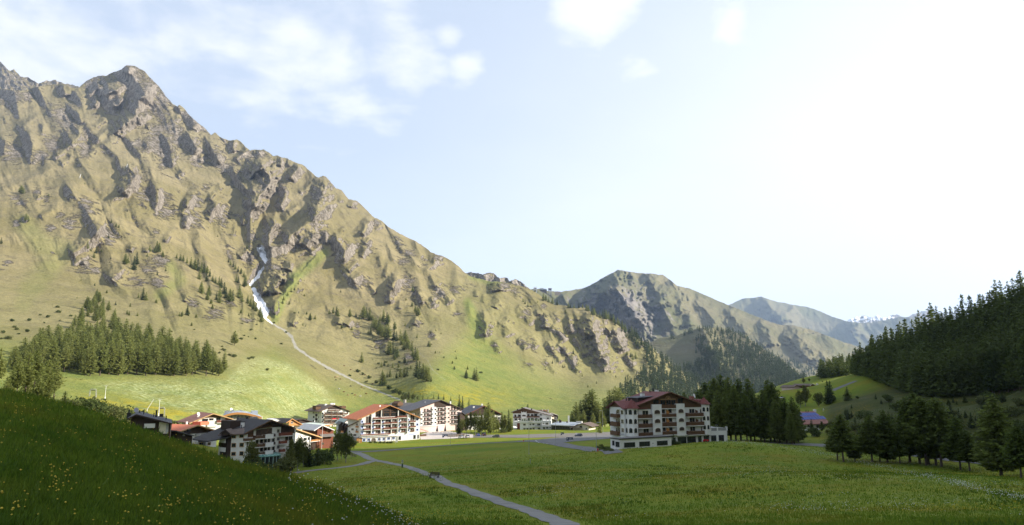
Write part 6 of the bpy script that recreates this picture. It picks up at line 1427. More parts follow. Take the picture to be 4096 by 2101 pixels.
# ------------------------------------------------------------ houses on the right
h = Bld(cS, (640, 1090, 322), (1180, 330), -22.5, 'chalet', 'house with two rows of blue solar panels on its brown roof', 'house')
ze = h.L(900, 995, -1)[1]; zr = h.L(900, 738, 6)[1]; x1 = h.W+1.0
o = h.part('roof', MB().add([(-3, -1.2, ze), (x1, -1.2, ze), (x1-1.6, 6.5, zr), (-2, 6.5, zr), (x1, 14, ze), (-3, 14, ze), (-3, -1.2, ze-.3), (x1, -1.2, ze-.3), (x1, 14, ze-.3), (-3, 14, ze-.3)], [(0,1,2,3),(1,4,2),(4,5,3,2),(5,0,3),(0,6,7,1),(1,7,8,4),(4,8,9,5),(5,9,6,0),(9,8,7,6)]), R_REDDY); h.roof_o = o
h.part('wall', MB().box(-1.5, 0, 0, h.W, 13, ze-.31), WHITE)
sl = (zr-ze)/7.7
for (t0, t1, za_, nb, zx0, zx1) in ((.34, .58, 0, 8, 650, 1165), (.62, .88, 0, 8, 640, 1100)):
    xa_ = h.L(zx0, 870, 1)[0]; xb_ = h.L(zx1, 870, 1)[0]
    for i in range(nb):
        xx0 = xa_+(xb_-xa_)*i/nb+.06; xx1 = xa_+(xb_-xa_)*(i+1)/nb-.06
        ya_ = -1.2+7.7*t0; yb_ = -1.2+7.7*t1; z0 = ze+sl*7.7*t0+.1; z1 = ze+sl*7.7*t1+.1
        h.part('solar_panel', MB().add([(xx0, ya_, z0), (xx1, ya_, z0), (xx1, yb_, z1), (xx0, yb_, z1), (xx0, ya_, z0-.07), (xx1, ya_, z0-.07), (xx1, yb_, z1-.07), (xx0, yb_, z1-.07)], [(0,1,2,3),(7,6,5,4),(0,4,5,1),(1,5,6,2),(2,6,7,3),(3,7,4,0)]), SOLAR, o)
x, z = h.L(905, 700, 6.5); h.chimney(x, 6.5, z-1.2, z, .55); x, z = h.L(1078, 700, 6); h.dish(x, 6, z, .5); h.wins([(760,1010,800,1060),(940,1020,1010,1075)])
for zx in (718, 748, 780): x, z = h.L(zx, 725, 6); h.flue(x, 6, z-.6, .7, .1)
h = Bld(cS, (490, 440, 492), (1135, 506), -12, 'chalet', 'brown timber house with pale roof edge high on the sunlit field at the right', 'house')
h.setroof((810, 215), (860, 178), (1135, 262), 1.0); h.roof(14, R_BROWN, .35, CREAM); h.body(h.L(830,300)[0], h.W-1, 14, RWOOD); h.box('balcony_parapet', (835,262,960,290), -1, -.8, WHITE); h.box('balcony_parapet', (1040,335,1130,360), -1, -.8, WHITE); h.box('render_panel', (1060,370,1130,440), -.2, .01, CREAM); h.wins([(880,225,915,255),(940,240,960,262)]); h.chimney(h.L(960,190,4)[0], 4, h.L(960,190,4)[1]-2, h.L(960,175,4)[1], .5)
l2 = Bld(cS, (490, 470, 484), (600, 487), -10, host=h); l2.setroof((485, 250), (545, 205), (690, 260), .8); l2.roof(10, R_BROWN, .3, WOOD); l2.body(.5, l2.W+6, 10, PINK)
for r in [(500,290,560,315),(500,340,560,362),(500,390,560,412)]: l2.balc(r, 1.0)
l2.part('wall_lower', MB().box(.5, .02, -12, l2.W+6, 9.9, .1), PINK)
h = Bld(cS, (245, 545, 452), (375, 456), -13.5, 'hut', 'small hut with pale brown roof below the sunlit field at the right', 'hut')
h.setroof((222, 470), (300, 455), (378, 490), .6); h.roof(6, R_LIGHT, .25, LWOOD); h.body(.4, h.W-.5, 6, CREAM); h.win((262,500,290,530), fr=DWOOD); h.chimney(h.L(240,450,2)[0], 2, h.L(240,455,2)[1]-.6, h.L(240,430,2)[1], .4, DWOOD)
# ------------------------------------------------------------ lift station on the skyline
cK = (2130, 1130, 230/2576.)
def on_far(zx, zy, Y): return P(cK[0]+zx*cK[2], cK[1]+zy*cK[2], Y)
KY = 3690
h = Bld(cK, (55, 400, 3500), (190, 3500), None, 'lift_station', 'tall pale lift station building at the left end of the skyline group', 'lift station')
zt = h.L(100, 235)[1]; h.part('wall', MB().box(0, 0, -30, h.W, 14, zt), R_LIGHT); h.part('roof', MB().box(-1, -1, zt+.01, h.W+1, 15, zt+2), WMETAL); h.win((105,262,160,300), fr=DFRAME, mull=2); h.part('side_bay', MB().box(-.1, -.3, 2, 3, -.01, zt-3), GREYR)
h = Bld(cK, (335, 375, KY), (635, KY), None, 'mountain_restaurant', 'low wide mountain restaurant with dark front and grey roof on the skyline', 'restaurant')
zt = h.L(480, 318)[1]; za = h.L(480, 275)[1]; h.part('wall', MB().box(0, 0, -25, h.W, 20, zt), DWOOD); h.part('roof', MB().prism([(-1, zt), (h.W+1, zt), (h.W-2, zt+2), (h.W*.62, za), (h.W*.35, za), (1, zt+2)], -2, 22), R_BLUE); h.wins([(360,325,420,345),(440,325,500,345),(520,325,600,345)], fr=DFRAME)
h = Bld(cK, (715, 400, KY), (855, KY), None, 'lift_station', 'square dark lift station cube on legs on the skyline', 'lift station')
zt = h.L(780, 275)[1]; zb_ = h.L(780, 345)[1]; h.part('wall', MB().box(0, 0, zb_, h.W, 16, zt), DWOOD); h.part('roof', MB().box(-1, -1, zt+.01, h.W+1, 17, zt+1.6), RWOOD); h.part('support', MB().box(1, 2, -20, 5, 14, zb_-.01).box(h.W-6, 2, -20, h.W-1, 14, zb_-.01), GREYR); h.win((740,300,800,340), fr=DFRAME)
h = Bld(cK, (1000, 450, KY), (1260, KY), None, 'terrace', 'long pale terrace with white railings at the right end of the skyline group', 'terrace')
zt = h.L(1100, 420)[1]; h.part('deck', MB().box(0, 0, -14, h.W, 10, zt), LWOOD)
rr_ = MB()
for i in range(14): rr_.box(h.W*i/13.-.3, -.2, zt, h.W*i/13.+.3, .2, zt+3)
rr_.box(0, -.2, zt+2.6, h.W, .2, zt+3.2); h.part('railing', rr_, WMETAL)
# ================================================================== ROADS AND PATHS
def asphalt(name, lo, hi):
    m, nt, b = nodes_of(name); g = NG(nt); p = g.pos()
    f = g.math('ADD', g.math('MULTIPLY', g.noise(p, .35, 4, .6), .6), g.math('MULTIPLY', g.noise(p, 7, 3, .7), .4))
    g.link(g.mix(g.step(f, .3, .7), lo, hi), b.inputs['Base Color']); b.inputs['Roughness'].default_value = .9; b.inputs['Specular IOR Level'].default_value = .15
    g.link(g.bump(g.noise(p, 9, 3, .7), .4, .05), b.inputs['Normal'])
    return m
ASPH = asphalt('road_asphalt', (.125,.122,.12), (.185,.182,.178)); PATHM = asphalt('gravel_path', (.17,.165,.155), (.26,.25,.235)); PLAZA = asphalt('pale_paving', (.46,.40,.36), (.58,.52,.47)); LOTM = asphalt('gravel_lot', (.14,.128,.115), (.20,.185,.165))
def strip(name, pl, m, up=.06, cross=5, sub=10):
    """ribbon draped on the ground; pl holds (centre point, width)"""
    pts, ws = [], []
    for i in range(len(pl)-1):
        p0 = pl[max(i-1, 0)][0]; p1, w1 = pl[i]; p2, w2 = pl[i+1]; p3 = pl[min(i+2, len(pl)-1)][0]
        for k in range(sub):
            t = k/sub
            q = .5*((2*p1)+(p2-p0)*t+(2*p0-5*p1+4*p2-p3)*t*t+(3*p1-p0-3*p2+p3)*t**3)
            pts.append(q); ws.append(w1+(w2-w1)*t)
    pts.append(pl[-1][0]); ws.append(pl[-1][1])
    V = []
    for i, q in enumerate(pts):
        d = (pts[min(i+1, len(pts)-1)]-pts[max(i-1, 0)]); d.z = 0; d.normalize(); n = Vector((-d.y, d.x, 0))
        for c in range(cross+1):
            t = (c/cross-.5)*(ws[i]+(.25*math.sin(i*1.7)+.2*math.sin(i*.63+c) if c in (0, cross) else 0))
            V.append((q.x+n.x*t, q.y+n.y*t))
    V = np.array(V); z = gz(V[:, 0], V[:, 1])+up
    o = np_mesh(name, np.column_stack([V, z]), grid_faces(len(pts), cross+1)[:, ::-1], m)
    return tag(o, kind='structure')
def patch(name, poly, m, up=.05, n=40):
    """polygon outline (ground points) filled with a draped sheet"""
    bm = bmesh.new(); vs = [bm.verts.new((p.x, p.y, 0)) for p in poly]; bm.faces.new(vs)
    bmesh.ops.triangulate(bm, faces=bm.faces[:])
    for _ in range(4): 
        es = [e for e in bm.edges if e.calc_length() > 3.5]
        if es: bmesh.ops.subdivide_edges(bm, edges=es, cuts=1); bmesh.ops.triangulate(bm, faces=bm.faces[:])
    xy = np.array([(v.co.x, v.co.y) for v in bm.verts]); z = gz(xy[:, 0], xy[:, 1])+up
    for v, zz in zip(bm.verts, z): v.co.z = zz
    bmesh.ops.recalc_face_normals(bm, faces=bm.faces[:])
    me = bpy.data.meshes.new(name); bm.to_mesh(me); bm.free(); me.materials.append(m)
    o = bpy.data.objects.new(name, me); COL.objects.link(o)
    return tag(o, kind='structure')
def gp(u, v, lo=30): return gpix(u, v, lo, 700)
K2 = 4096/2575.
strip('path', [(gp(u*K2, v*K2), w) for u, v, w in [(1440,1340,2.6),(1410,1315,2.5),(1330,1285,2.4),(1240,1256,2.3),(1165,1228,2.2),(1110,1208,2.2),(1060,1187,2.3),(1015,1172,2.5),(970,1163,3.0),(935,1156,3.4),(915,1146,3.6),(895,1138,4.0)]], PATHM)
strip('path', [(gp(u*K2, v*K2), w) for u, v, w in [(740,1190,2.4),(790,1183,2.4),(850,1177,2.5),(900,1170,2.7),(935,1160,3.4)]], PATHM, up=.075)
strip('road', [(gp(u*K2, v*K2), w) for u, v, w in [(868,1135,5),(920,1136,5),(1010,1130,4.5),(1100,1122,4.2),(1200,1116,4.2),(1290,1112,4.5),(1350,1107,6)]], ASPH, up=.09)
strip('road', [(gp(u*K2, v*K2), w) for u, v, w in [(1300,1111,9),(1345,1110,11),(1390,1114,9),(1440,1124,6.5),(1500,1134,5.5),(1545,1141,5)]], ASPH, up=.105)
patch('car_park', [gp(u*K2, v*K2) for u, v in [(1330,1109),(1380,1117),(1420,1113),(1540,1103),(1640,1102),(1640,1090),(1540,1094),(1470,1097),(1400,1101)]], ASPH, .12)
patch('car_park', [gp(u*K2, v*K2) for u, v in [(1250,1101),(1330,1102),(1440,1099),(1530,1095),(1600,1090),(1600,1086),(1545,1086),(1470,1089),(1400,1091),(1300,1094),(1240,1094),(1190,1095),(1190,1101)]], LOTM, .10)
patch('forecourt', [gp(u*K2, v*K2) for u, v in [(1058,1106),(1120,1104),(1190,1101),(1190,1093),(1130,1085),(1080,1086),(1055,1094)]], PLAZA, .08)
patch('forecourt', [gp(u*K2, v*K2) for u, v in [(780,1127),(830,1122),(870,1115),(860,1102),(800,1108)]], PLAZA, .08)
strip('road', [(gp(u, v), w) for u, v, w in [(3060,1772,9),(3180,1778,13),(3300,1783,14),(3420,1795,13),(3560,1810,12),(3700,1822,11),(3850,1834,11),(4000,1846,10),(4140,1856,10)]], ASPH, up=.1)
strip('lane', [(gpix(u, v, 150, 900), w) for u, v, w in [(3330,1563,4),(3365,1548,4),(3395,1536,4),(3425,1524,4)]], ASPH, up=.12)
# painted edge lines where the lane meets the car park
PAINT = mat('road_paint', (.62,.62,.60), .8, .15, 4)
strip('road_marking', [(gp(u*K2, v*K2), .18) for u, v in [(1347,1108),(1352,1113),(1368,1116),(1392,1118)]], PAINT, up=.16, cross=1)

# ================================================================== VEGETATION OF THE VALLEY
def vt(kind, u, vb_, vtop, Y, name, label, cat, group=None, wide=1.0):
    q = P(u, vb_, Y); z = gz1(q.x, q.y); top = P(u, vtop, Y).z
    return tree(kind, (q.x, q.y, z), max(.8, top-z), name, label, cat, group, wide)
# garden trees in front of the big chalet (read off the enlargement of the chalet)
def b5(x, y): return 820+x*380/2183., 1650+y*380/2183.
for (x, yt, Y, kd, lb, wd) in [(1060,590,199,'birch','dark slender tree in front of the chalet balconies, left of the conservatory',.8),(1150,1010,197,'shrub','round bush beside the left end of the green conservatory',1.0),(1960,600,208,'birch','tall airy birch right of the green conservatory',.85),(2120,520,214,'birch','tallest birch at the right corner of the dark roofed chalet',.7),(1830,1000,202,'shrub','wide dark bush in front of the conservatory',1.2),(1990,800,203,'birch','full leafy tree in front of the right chalet balconies',1.0)]:
    u, v = b5(x, yt); vt(kd, u, 1880, v, Y, 'garden_tree' if kd == 'birch' else 'bush', lb, 'tree' if kd == 'birch' else 'bush', None, wd)
def c5_(x, y): return 1120+x*360/2378., 1600+y*360/2378.
for (x, yt, Y, kd, lb, wd) in [(250,1000,218,'birch','leafy tree right of the chalet balconies, left of the dark firs',1.0),(480,900,222,'birch','dark leafy tree between the chalet and the two firs',.8),(620,1020,224,'birch','low leafy tree just left of the firs',.9),(760,1050,226,'fir','wider of the two dark firs below the faded red roof',1.15),(985,1070,230,'fir','narrow dark fir in front of the paved court',.9),(1340,1060,250,'fir','dark fir left of the birch pair near the road junction',.8),(1520,720,252,'birch','tall pale stemmed birch left of the road junction',.6),(1740,750,246,'birch','broad bright birch at the road junction',.75),(1620,850,256,'birch','slim birch between the two taller birches at the junction',.6),(1960,1060,330,'shrub','round bush between the birches and the orange shed',1.3),(1180,1290,236,'shrub','bare twiggy bush beside the path',.9)]:
    u, v = c5_(x, yt); vt(kd, u, 1840, v, Y, {'birch':'birch_tree','fir':'fir_tree','shrub':'bush'}[kd], lb, 'bush' if kd == 'shrub' else 'tree', None, wd)
# tall trees between the pink hotel and the white hotel
def d5(x, y): return 1800+x*650/2576., 1550+y*650/2576.
for (x, yt, Y, kd, wd) in [(140,430,412,'fir',.8),(190,470,405,'birch',.6),(260,400,410,'birch',.7),(330,380,414,'birch',.75),(400,370,408,'birch',.8),(470,360,418,'larch',1.0),(610,230,412,'larch',1.1),(560,300,420,'larch',.9),(690,350,424,'larch',1.0),(500,420,404,'birch',.6),(640,420,404,'larch',.9),(820,380,430,'larch',.9),(930,350,432,'fir',.85),(960,480,428,'larch',1.1),(870,430,426,'birch',.7),(770,540,415,'spindly',1.0),(740,430,428,'larch',.9),(850,640,418,'shrub',1.4)]:
    u, v = d5(x, yt); vt(kd, u, 1735, v, Y, 'village_tree', 'tall sunlit tree in the row between the pink hotel and the white terrace hotel', 'tree', 'tall trees between the pink and the white hotel', wd)
u, v = d5(1235, 265); vt('spruce', u, 1700, v, 560, 'spruce_tree', 'small spruce showing above the brown roof of the white terrace hotel', 'tree')
u, v = d5(2375, 410); vt('spruce', u, 1720, v, 400, 'spruce_tree', 'yellowish young spruce beside the lamp post left of the red roofed hotel', 'tree', None, .8)
# trees behind the pink hotel
def c4(x, y): return 1350+x*550/2576., 1550+y*550/2576.
for (x, yb_, h_) in [(1220,265,150),(1330,255,170),(1420,250,150),(1600,285,185),(1690,270,110),(1800,215,105),(1890,220,110),(1990,230,110),(2120,290,120),(2280,400,260),(2340,410,240),(2460,420,220),(1500,240,90),(1280,240,120)]:
    u, v = c4(x, yb_); q = MOUNT.at(u, min(v, 1690)); tree('spruce' if x > 1500 else 'birch', q, h_*.2135*q.y/F, 'slope_tree', 'green tree at the foot of the slope above the pink hotel', 'tree', 'trees at the foot of the slope above the pink hotel', 1.0, sink=.4)
# bushes along the stream and below the near larches
for (u, v, h_) in [(1430,1490,5),(1450,1500,4),(1475,1515,5),(1505,1535,5),(1530,1545,6),(1555,1560,6),(1580,1572,6),(1600,1580,6),(1620,1585,5),(1400,1505,3),(1465,1530,3)]:
    q = MOUNT.at(u, v); tree('shrub', q, h_, 'stream_bush', 'leafy bush growing along the stony stream', 'bush', 'bushes along the stream', 1.0, sink=.4)
for k in range(46):
    u = rs.uniform(270, 700); v = np.interp(u, [270,400,520,640,700], [1640,1655,1690,1700,1705])-rs.uniform(0, 45)*(1 if u < 560 else .35)
    Y = np.interp(u, [270,420,560,700], [215,250,285,310])+rs.uniform(-25, 20)
    q = P(u, v, Y); z = gz1(q.x, q.y); zt = P(u, np.interp(u, [270,330,430,520,640,700], [1585,1588,1612,1640,1668,1680])+rs.uniform(-3, 18), Y).z
    tree('shrub', (q.x, q.y, z), min(7, max(1.6, zt-z)), 'willow_bush', 'grey green willow bush in the thicket beyond the crest of the near slope', 'bush', 'willow thicket beyond the near slope', 1.15)
# trees and bushes around the houses on the right
def s5(x, y): return 3080+x*340/1727., 1500+y*340/1727.
for (x, yt, yb_, Y, kd, lb, wd) in [(720,190,640,430,'birch','big dark round tree in front of the high timber house',1.0),(620,300,640,425,'birch','round tree left of the big dark tree by the high timber house',.9),(1000,320,700,420,'birch','lower round tree right of the big dark tree by the high timber house',1.0),(1190,110,600,432,'fir','left of two black firs beside the high timber house',1.15),(1245,110,610,436,'fir','right of two black firs beside the high timber house',1.2),(1570,45,260,520,'fir','dark fir at the bend of the lane up the hill',1.3),(1580,240,520,400,'fir','single dark fir on the bank below the lane',1.6),(365,310,470,500,'fir','small dark fir left of the high timber house',1.2),(480,230,440,560,'spruce','thin conifer against the pale end of the high timber house',.7),(690,40,180,620,'birch','round tree on the skyline of the sunlit field',1.2),(800,55,150,630,'birch','smaller round tree on the skyline of the sunlit field',1.2),(850,880,1120,290,'fir','young fir in front of the solar roof house',1.0),(1070,930,1250,270,'birch','leafy tree in front of the solar roof house',1.1),(1250,900,1250,272,'birch','leafy tree right of the solar roof house',1.0),(900,1060,1300,262,'shrub','round bush below the solar roof house',1.4),(1180,1080,1300,262,'birch','dark leafy tree over the road below the solar roof house',1.2),(990,270,330,540,'fir','tiny fir before the balconies of the high timber house',1.2),(1075,180,260,560,'birch','small round tree behind the high timber house',1.4)]:
    u, v = s5(x, yt); _, vb_ = s5(x, yb_); q = gpix(u, vb_, 200, 900); Y = Y; p_ = P(u, vb_, Y); z = gz1(p_.x, p_.y); zt = P(u, v, Y).z
    tree(kd, (p_.x, p_.y, z), max(1.5, zt-z), {'birch':'round_tree','fir':'fir_tree','spruce':'spruce_tree','shrub':'bush'}[kd], lb, 'bush' if kd == 'shrub' else 'tree', None, wd)
for k in range(105):    # young trees and bushes on the shaded bank
    u = rs.uniform(3380, 4080); v = rs.uniform(1590, 1770)
    if v < np.interp(u, [3380,3600,4080], [1560,1600,1610]): continue
    q = gpix(u, v, 120, 700); tree(rs.choice(['fir', 'fir', 'fir', 'shrub']), q, rs.uniform(1.2, 5.5), 'bank_bush', 'dark bush or young fir on the shaded bank below the wooded hill', 'bush', 'bushes on the shaded bank', 1.2)
# low bed of rocks and creeping shrubs by the terrace wing
for (zx, zy, hh) in [(60,1140,1.0),(110,1120,1.2),(150,1150,1.0),(200,1160,1.1),(240,1175,1.0),(100,1170,.8),(280,1190,.8),(180,1190,.7),(1340,1110,3.6),(1395,1110,1.2)]:
    u, v = 2380+zx*.23466, 1520+zy*.23466; q = gp(u, v+6) if zx < 400 else P(u, v, 221); z = gz1(q.x, q.y)
    tree('shrub' if zx != 1340 else 'fir', (q.x, q.y, z), hh, 'garden_shrub', 'low dark shrub beside the white terrace wing of the red roofed hotel' if zx < 400 else ('conical dark shrub at the corner of the terrace wing' if zx == 1340 else 'small shrub right of the conical shrub at the terrace wing'), 'bush', 'low shrubs beside the terrace wing' if zx < 400 else None, 1.5)

# ================================================================== SMALL THINGS
def at_ground(u, v, lo=30):
    q = gp(u, v, lo); return q
def lamp_post(u, v0, v1, label, arm=1.2, left=False):
    q = at_ground(u, v0); H = (v0-v1)/F*q.y
    r = empty('street_lamp', q, 0, label, 'street lamp', 'street lamps along the road')
    MB().lathe([(.22, -.1), (.22, .35), (.1, .4)], n=8).build('base', METAL, r)
    MB().bar((0,0,.3), (0,0,H), .085, .06, 8).build('pole', METAL, r)
    d = -1 if left else 1
    a = MB().bar((0,0,H-.03), (d*arm*.6,0,H+.05), .05, .04, 6).build('arm', METAL, r)
    MB().box(min(d*arm*.4, d*(arm+.5)), -.16, H-.02, max(d*arm*.4, d*(arm+.5)), .16, H+.14).build('lamp_head', mat('lamp_grey', (.3,.31,.32), .5, .1), r)
lamp_post(2116, 1818-0, 1697, 'street lamp where the road widens, standing before the white terrace hotel', .5)
lamp_post(2223, 1781, 1696, 'street lamp at the edge of the car park entrance, before the grey roofed restaurant', .5)
lamp_post(2386, 1807, 1698, 'street lamp beside the rock bed left of the red roofed hotel', 1.0)
lamp_post(2412, 1735, 1648, 'tall street lamp with left-pointing arm beside the yellowish young spruce', 1.4, True)
lamp_post(1801, 1784, 1738, 'street lamp on the grass strip in front of the parked silver cars', .5)
q = P(1288, 1762, 300); z = gz1(q.x, q.y)
r = empty('flagpole', (q.x, q.y, z), 0, 'tall thin white pole standing in front of the timber barn', 'pole'); Hh = P(1288, 1703, 300).z-z
MB().bar((0,0,-.3), (0,0,Hh), .09, .06, 8).build('shaft', WMETAL, r); MB().lathe([(.05,0),(.12,.08),(.05,.18)], (0,0,Hh), 8).build('finial', WMETAL, r); MB().box(.1, -.05, 2.2, .9, .05, 3.0).build('pole_box', LWOOD, r)

def car(q, yaw, body, label, group=None, suv=False):
    r = empty('parked_car', (q.x, q.y, gz1(q.x, q.y)+.13), yaw, label, 'car', group)
    L, Wd, Hh = (4.3, 1.8, 1.62) if suv else (4.0, 1.72, 1.48)
    prof = [(-L/2, .35), (-L/2, .78), (-L/2+.12, .92), (-L/2+.25, 1.0), (L/2-1.05, .98), (L/2-.25, .80), (L/2, .62), (L/2, .3), (L/2-.3, .2), (-L/2+.3, .2)]
    b = MB().prism(prof, -Wd/2, Wd/2)
    o = b.build('body', body, r); bv = o.modifiers.new('round', 'BEVEL'); bv.width = .09; bv.segments = 3; bv.limit_method = 'ANGLE'
    cab = [(-L/2+.18, .96), (-L/2+.42, Hh-.06), (-L/2+.8, Hh), (L/2-1.75, Hh-.02), (L/2-1.0, .97)]
    g = MB(); w0, w1 = Wd/2-.04, Wd/2-.26
    n = len(cab); vs = []
    for sgn in (-1, 1):
        for (x, zc) in cab: t = (zc-.96)/(Hh-.96); vs.append((x, sgn*(w0+(w1-w0)*t), zc))
    g.add(vs, [tuple(range(n)), tuple(range(2*n-1, n-1, -1))]+[(i, i+n, (i+1) % n+n, (i+1) % n) for i in range(n)])
    g.build('windows', GLASS, r)
    MB().prism([(-L/2+.5, Hh-.03), (-L/2+.8, Hh+.02), (L/2-1.75, Hh+.0), (L/2-1.68, Hh-.06)], -w1-.01, w1+.01).build('car_roof', body, r)
    for sx in (-L/2+.75, L/2-.8):
        for sy in (-1, 1):
            tyre = MB(); tyre.bar((sx, sy*(Wd/2-.2), .2), (sx, sy*(Wd/2+.02), .2), .32, .32, 14); t = tyre.build('wheel', BLACK, r)
            MB().bar((sx, sy*(Wd/2+.02), .2), (sx, sy*(Wd/2+.035), .2), .2, .19, 10).build('rim', METAL, t)
    for sy in (-1, 1):
        MB().box(L/2-.12, sy*(Wd/2-.42), .6, L/2+.01, sy*(Wd/2-.1), .76).build('headlight', R_LIGHT, r)
        MB().box(-L/2-.01, sy*(Wd/2-.32), .72, -L/2+.1, sy*(Wd/2-.06), .92).build('tail_light', FLOWER, r)
    return r
def paint(name, c): return mat(name, c, .25, .04, 1, spec=.6)
SILV = paint('silver_paint', (.55,.56,.57)); NAVY = paint('navy_paint', (.02,.025,.045)); BLUEP = paint('blue_paint', (.04,.09,.25)); BLK = paint('black_paint', (.015,.015,.017)); GRN = paint('grey_paint', (.09,.1,.11)); DKB = paint('dark_car_paint', (.05,.045,.045))
car(gp(2314, 1747), 3.35, NAVY, 'small navy blue hatchback in the open car park with a person beside it')
car(gp(1844, 1754), 2.0, SILV, 'silver car, left of the two parked by the wooden fence', None, True)
car(gp(1869, 1753), 1.9, SILV, 'silver car, right of the two parked by the wooden fence', None, True)
car(gp(1911, 1745), 1.9, BLUEP, 'bright blue car parked under the tall trees'); car(gp(1935, 1744), 1.9, BLK, 'black car parked beside the blue car under the tall trees', None, True)
car(gp(1984, 1751), 3.1, GRN, 'dark grey car standing alone at the edge of the gravel lot')
car(gp(1297, 1785, 200), 1.8, DKB, 'dark car in the paved court in front of the timber barn', None, True)
# red machine by the hotel wall
q = P(2825, 1773, 232); r = empty('garden_tractor', (q.x, q.y, gz1(q.x, q.y)), .4, 'small red garden machine against the ground floor of the red roofed hotel', 'tractor')
REDP = paint('red_paint', (.5,.03,.04)); o = MB().prism([(-.9,.25),(-.9,.7),(-.5,.95),(.2,.9),(.9,.7),(.9,.25)], -.45, .45).build('body', REDP, r); MB().box(-.55,-.3,.95,-.1,.3,1.15).build('seat', BLACK, r)
for sx, rr_ in ((-.55,.34),(.6,.24)):
    for sy in (-.5,.5): MB().bar((sx, sy-.1, rr_-.02), (sx, sy+.1, rr_-.02), rr_, rr_, 12).build('wheel', BLACK, r)

def person(q, yaw, shirt, legs, skin, hair, label, H=1.75):
    r = empty('person', (q.x, q.y, gz1(q.x, q.y)+.13), yaw, label, 'person')
    v = [(0,0,.95),(0,0,1.15),(0,.01,1.38),(0,0,1.5),(0,.02,1.6),(0,.03,1.68), (.09,0,.9),(.1,.03,.5),(.1,-.02,.08),(.1,.1,.03), (-.09,0,.9),(-.1,.1,.5),(-.1,-.06,.1),(-.1,.06,.03), (.19,0,1.4),(.24,-.03,1.13),(.23,.1,.9), (-.19,0,1.4),(-.24,-.03,1.13),(-.23,.1,.9)]
    e = [(0,1),(1,2),(2,3),(3,4),(4,5),(0,6),(6,7),(7,8),(8,9),(0,10),(10,11),(11,12),(12,13),(2,14),(14,15),(15,16),(2,17),(17,18),(18,19)]
    rad = [.14,.13,.15,.055,.09,.085,.095,.06,.045,.04,.095,.06,.045,.04,.06,.045,.035,.06,.045,.035]
    me = bpy.data.meshes.new('body'); me.from_pydata(v, e, []); o = bpy.data.objects.new('body', me); COL.objects.link(o); o.parent = r
    md = o.modifiers.new('skin', 'SKIN')
    for sv, rr_ in zip(me.skin_vertices[0].data, rad): sv.radius = (rr_, rr_*.85)
    me.skin_vertices[0].data[0].use_root = True
    s_ = o.modifiers.new('sub', 'SUBSURF'); s_.levels = s_.render_levels = 2
    me.materials.append(shirt)
    MB().lathe([(.105,.62),(.15,.8),(.17,.97)], n=10).build('trousers_top', legs, o)
    for sx in (-.1, .1): MB().bar((sx, .02, .9), (sx, .0, .1), .11, .07, 8).build('trouser_leg', legs, o)
    MB().lathe([(.03,1.55),(.085,1.6),(.098,1.67),(.07,1.75),(.02,1.78)], n=10).build('head_skin', skin, o); MB().lathe([(.1,1.69),(.09,1.75),(.05,1.79),(.01,1.8)], n=10).build('hair', hair, o)
    for sx in (-.23, .23): 
        hnd = MB()
        for i in range(4): hnd.bar((sx-.03+.02*i, .1, .88), (sx-.03+.022*i, .125, .78+.012*abs(i-1.5)), .012, .008, 4)
        hnd.bar((sx-.02*np.sign(sx)*2, .12, .89), (sx-.05*np.sign(sx), .15, .83), .011, .008, 4); hnd.build('hand', skin, o)
    return r
SKIN = mat('skin', (.45,.27,.19), .6, .1)
person(gp(2304, 1745), 2.2, mat('white_shirt', (.6,.6,.6), .8, .05), mat('dark_trousers', (.03,.03,.04), .9, .1), SKIN, mat('dark_hair', (.03,.02,.015), .7, .2), 'person in a light top and dark trousers walking behind the navy hatchback')

# bench and signpost on the path
q = at_ground(1737, 1914); r = empty('park_bench', (q.x, q.y, q.z+.02), -.35, 'dark wooden bench beside the gravel path', 'bench')
for k in range(3): MB().box(-.9, -.3+.16*k, .42, .9, -.17+.16*k, .47).build('seat_slat', DWOOD, r)
bk = MB()
for k in range(3): bk.box(-.9, .22+.03*k, .55+.16*k, .9, .26+.03*k, .67+.16*k)
bk.build('backrest', DWOOD, r)
for sx in (-.75, .75):
    MB().box(sx-.05, -.28, -.1, sx+.05, -.2, .42).build('leg', BLACK, r); MB().box(sx-.05, .15, -.1, sx+.05, .24, .95).build('leg', BLACK, r)
r.scale = (1.15, 1.15, 1.15)
q = at_ground(1609, 1872); r = empty('signpost', q, .2, 'dark information post with round sign beside the path junction', 'signpost')
MB().bar((0,0,-.2),(0,0,2.3),.06,.05,8).build('post', BLACK, r); MB().box(-.22,-.12,.0,.22,.12,1.15).build('waste_bin', mat('bin_green', (.03,.06,.05), .5, .1), r); MB().bar((0,-.04,2.05),(0,.04,2.05),.3,.3,16).build('round_sign', METAL, r); MB().box(-.3,-.08,1.45,.3,-.05,1.65).build('sign_board', R_LIGHT, r)
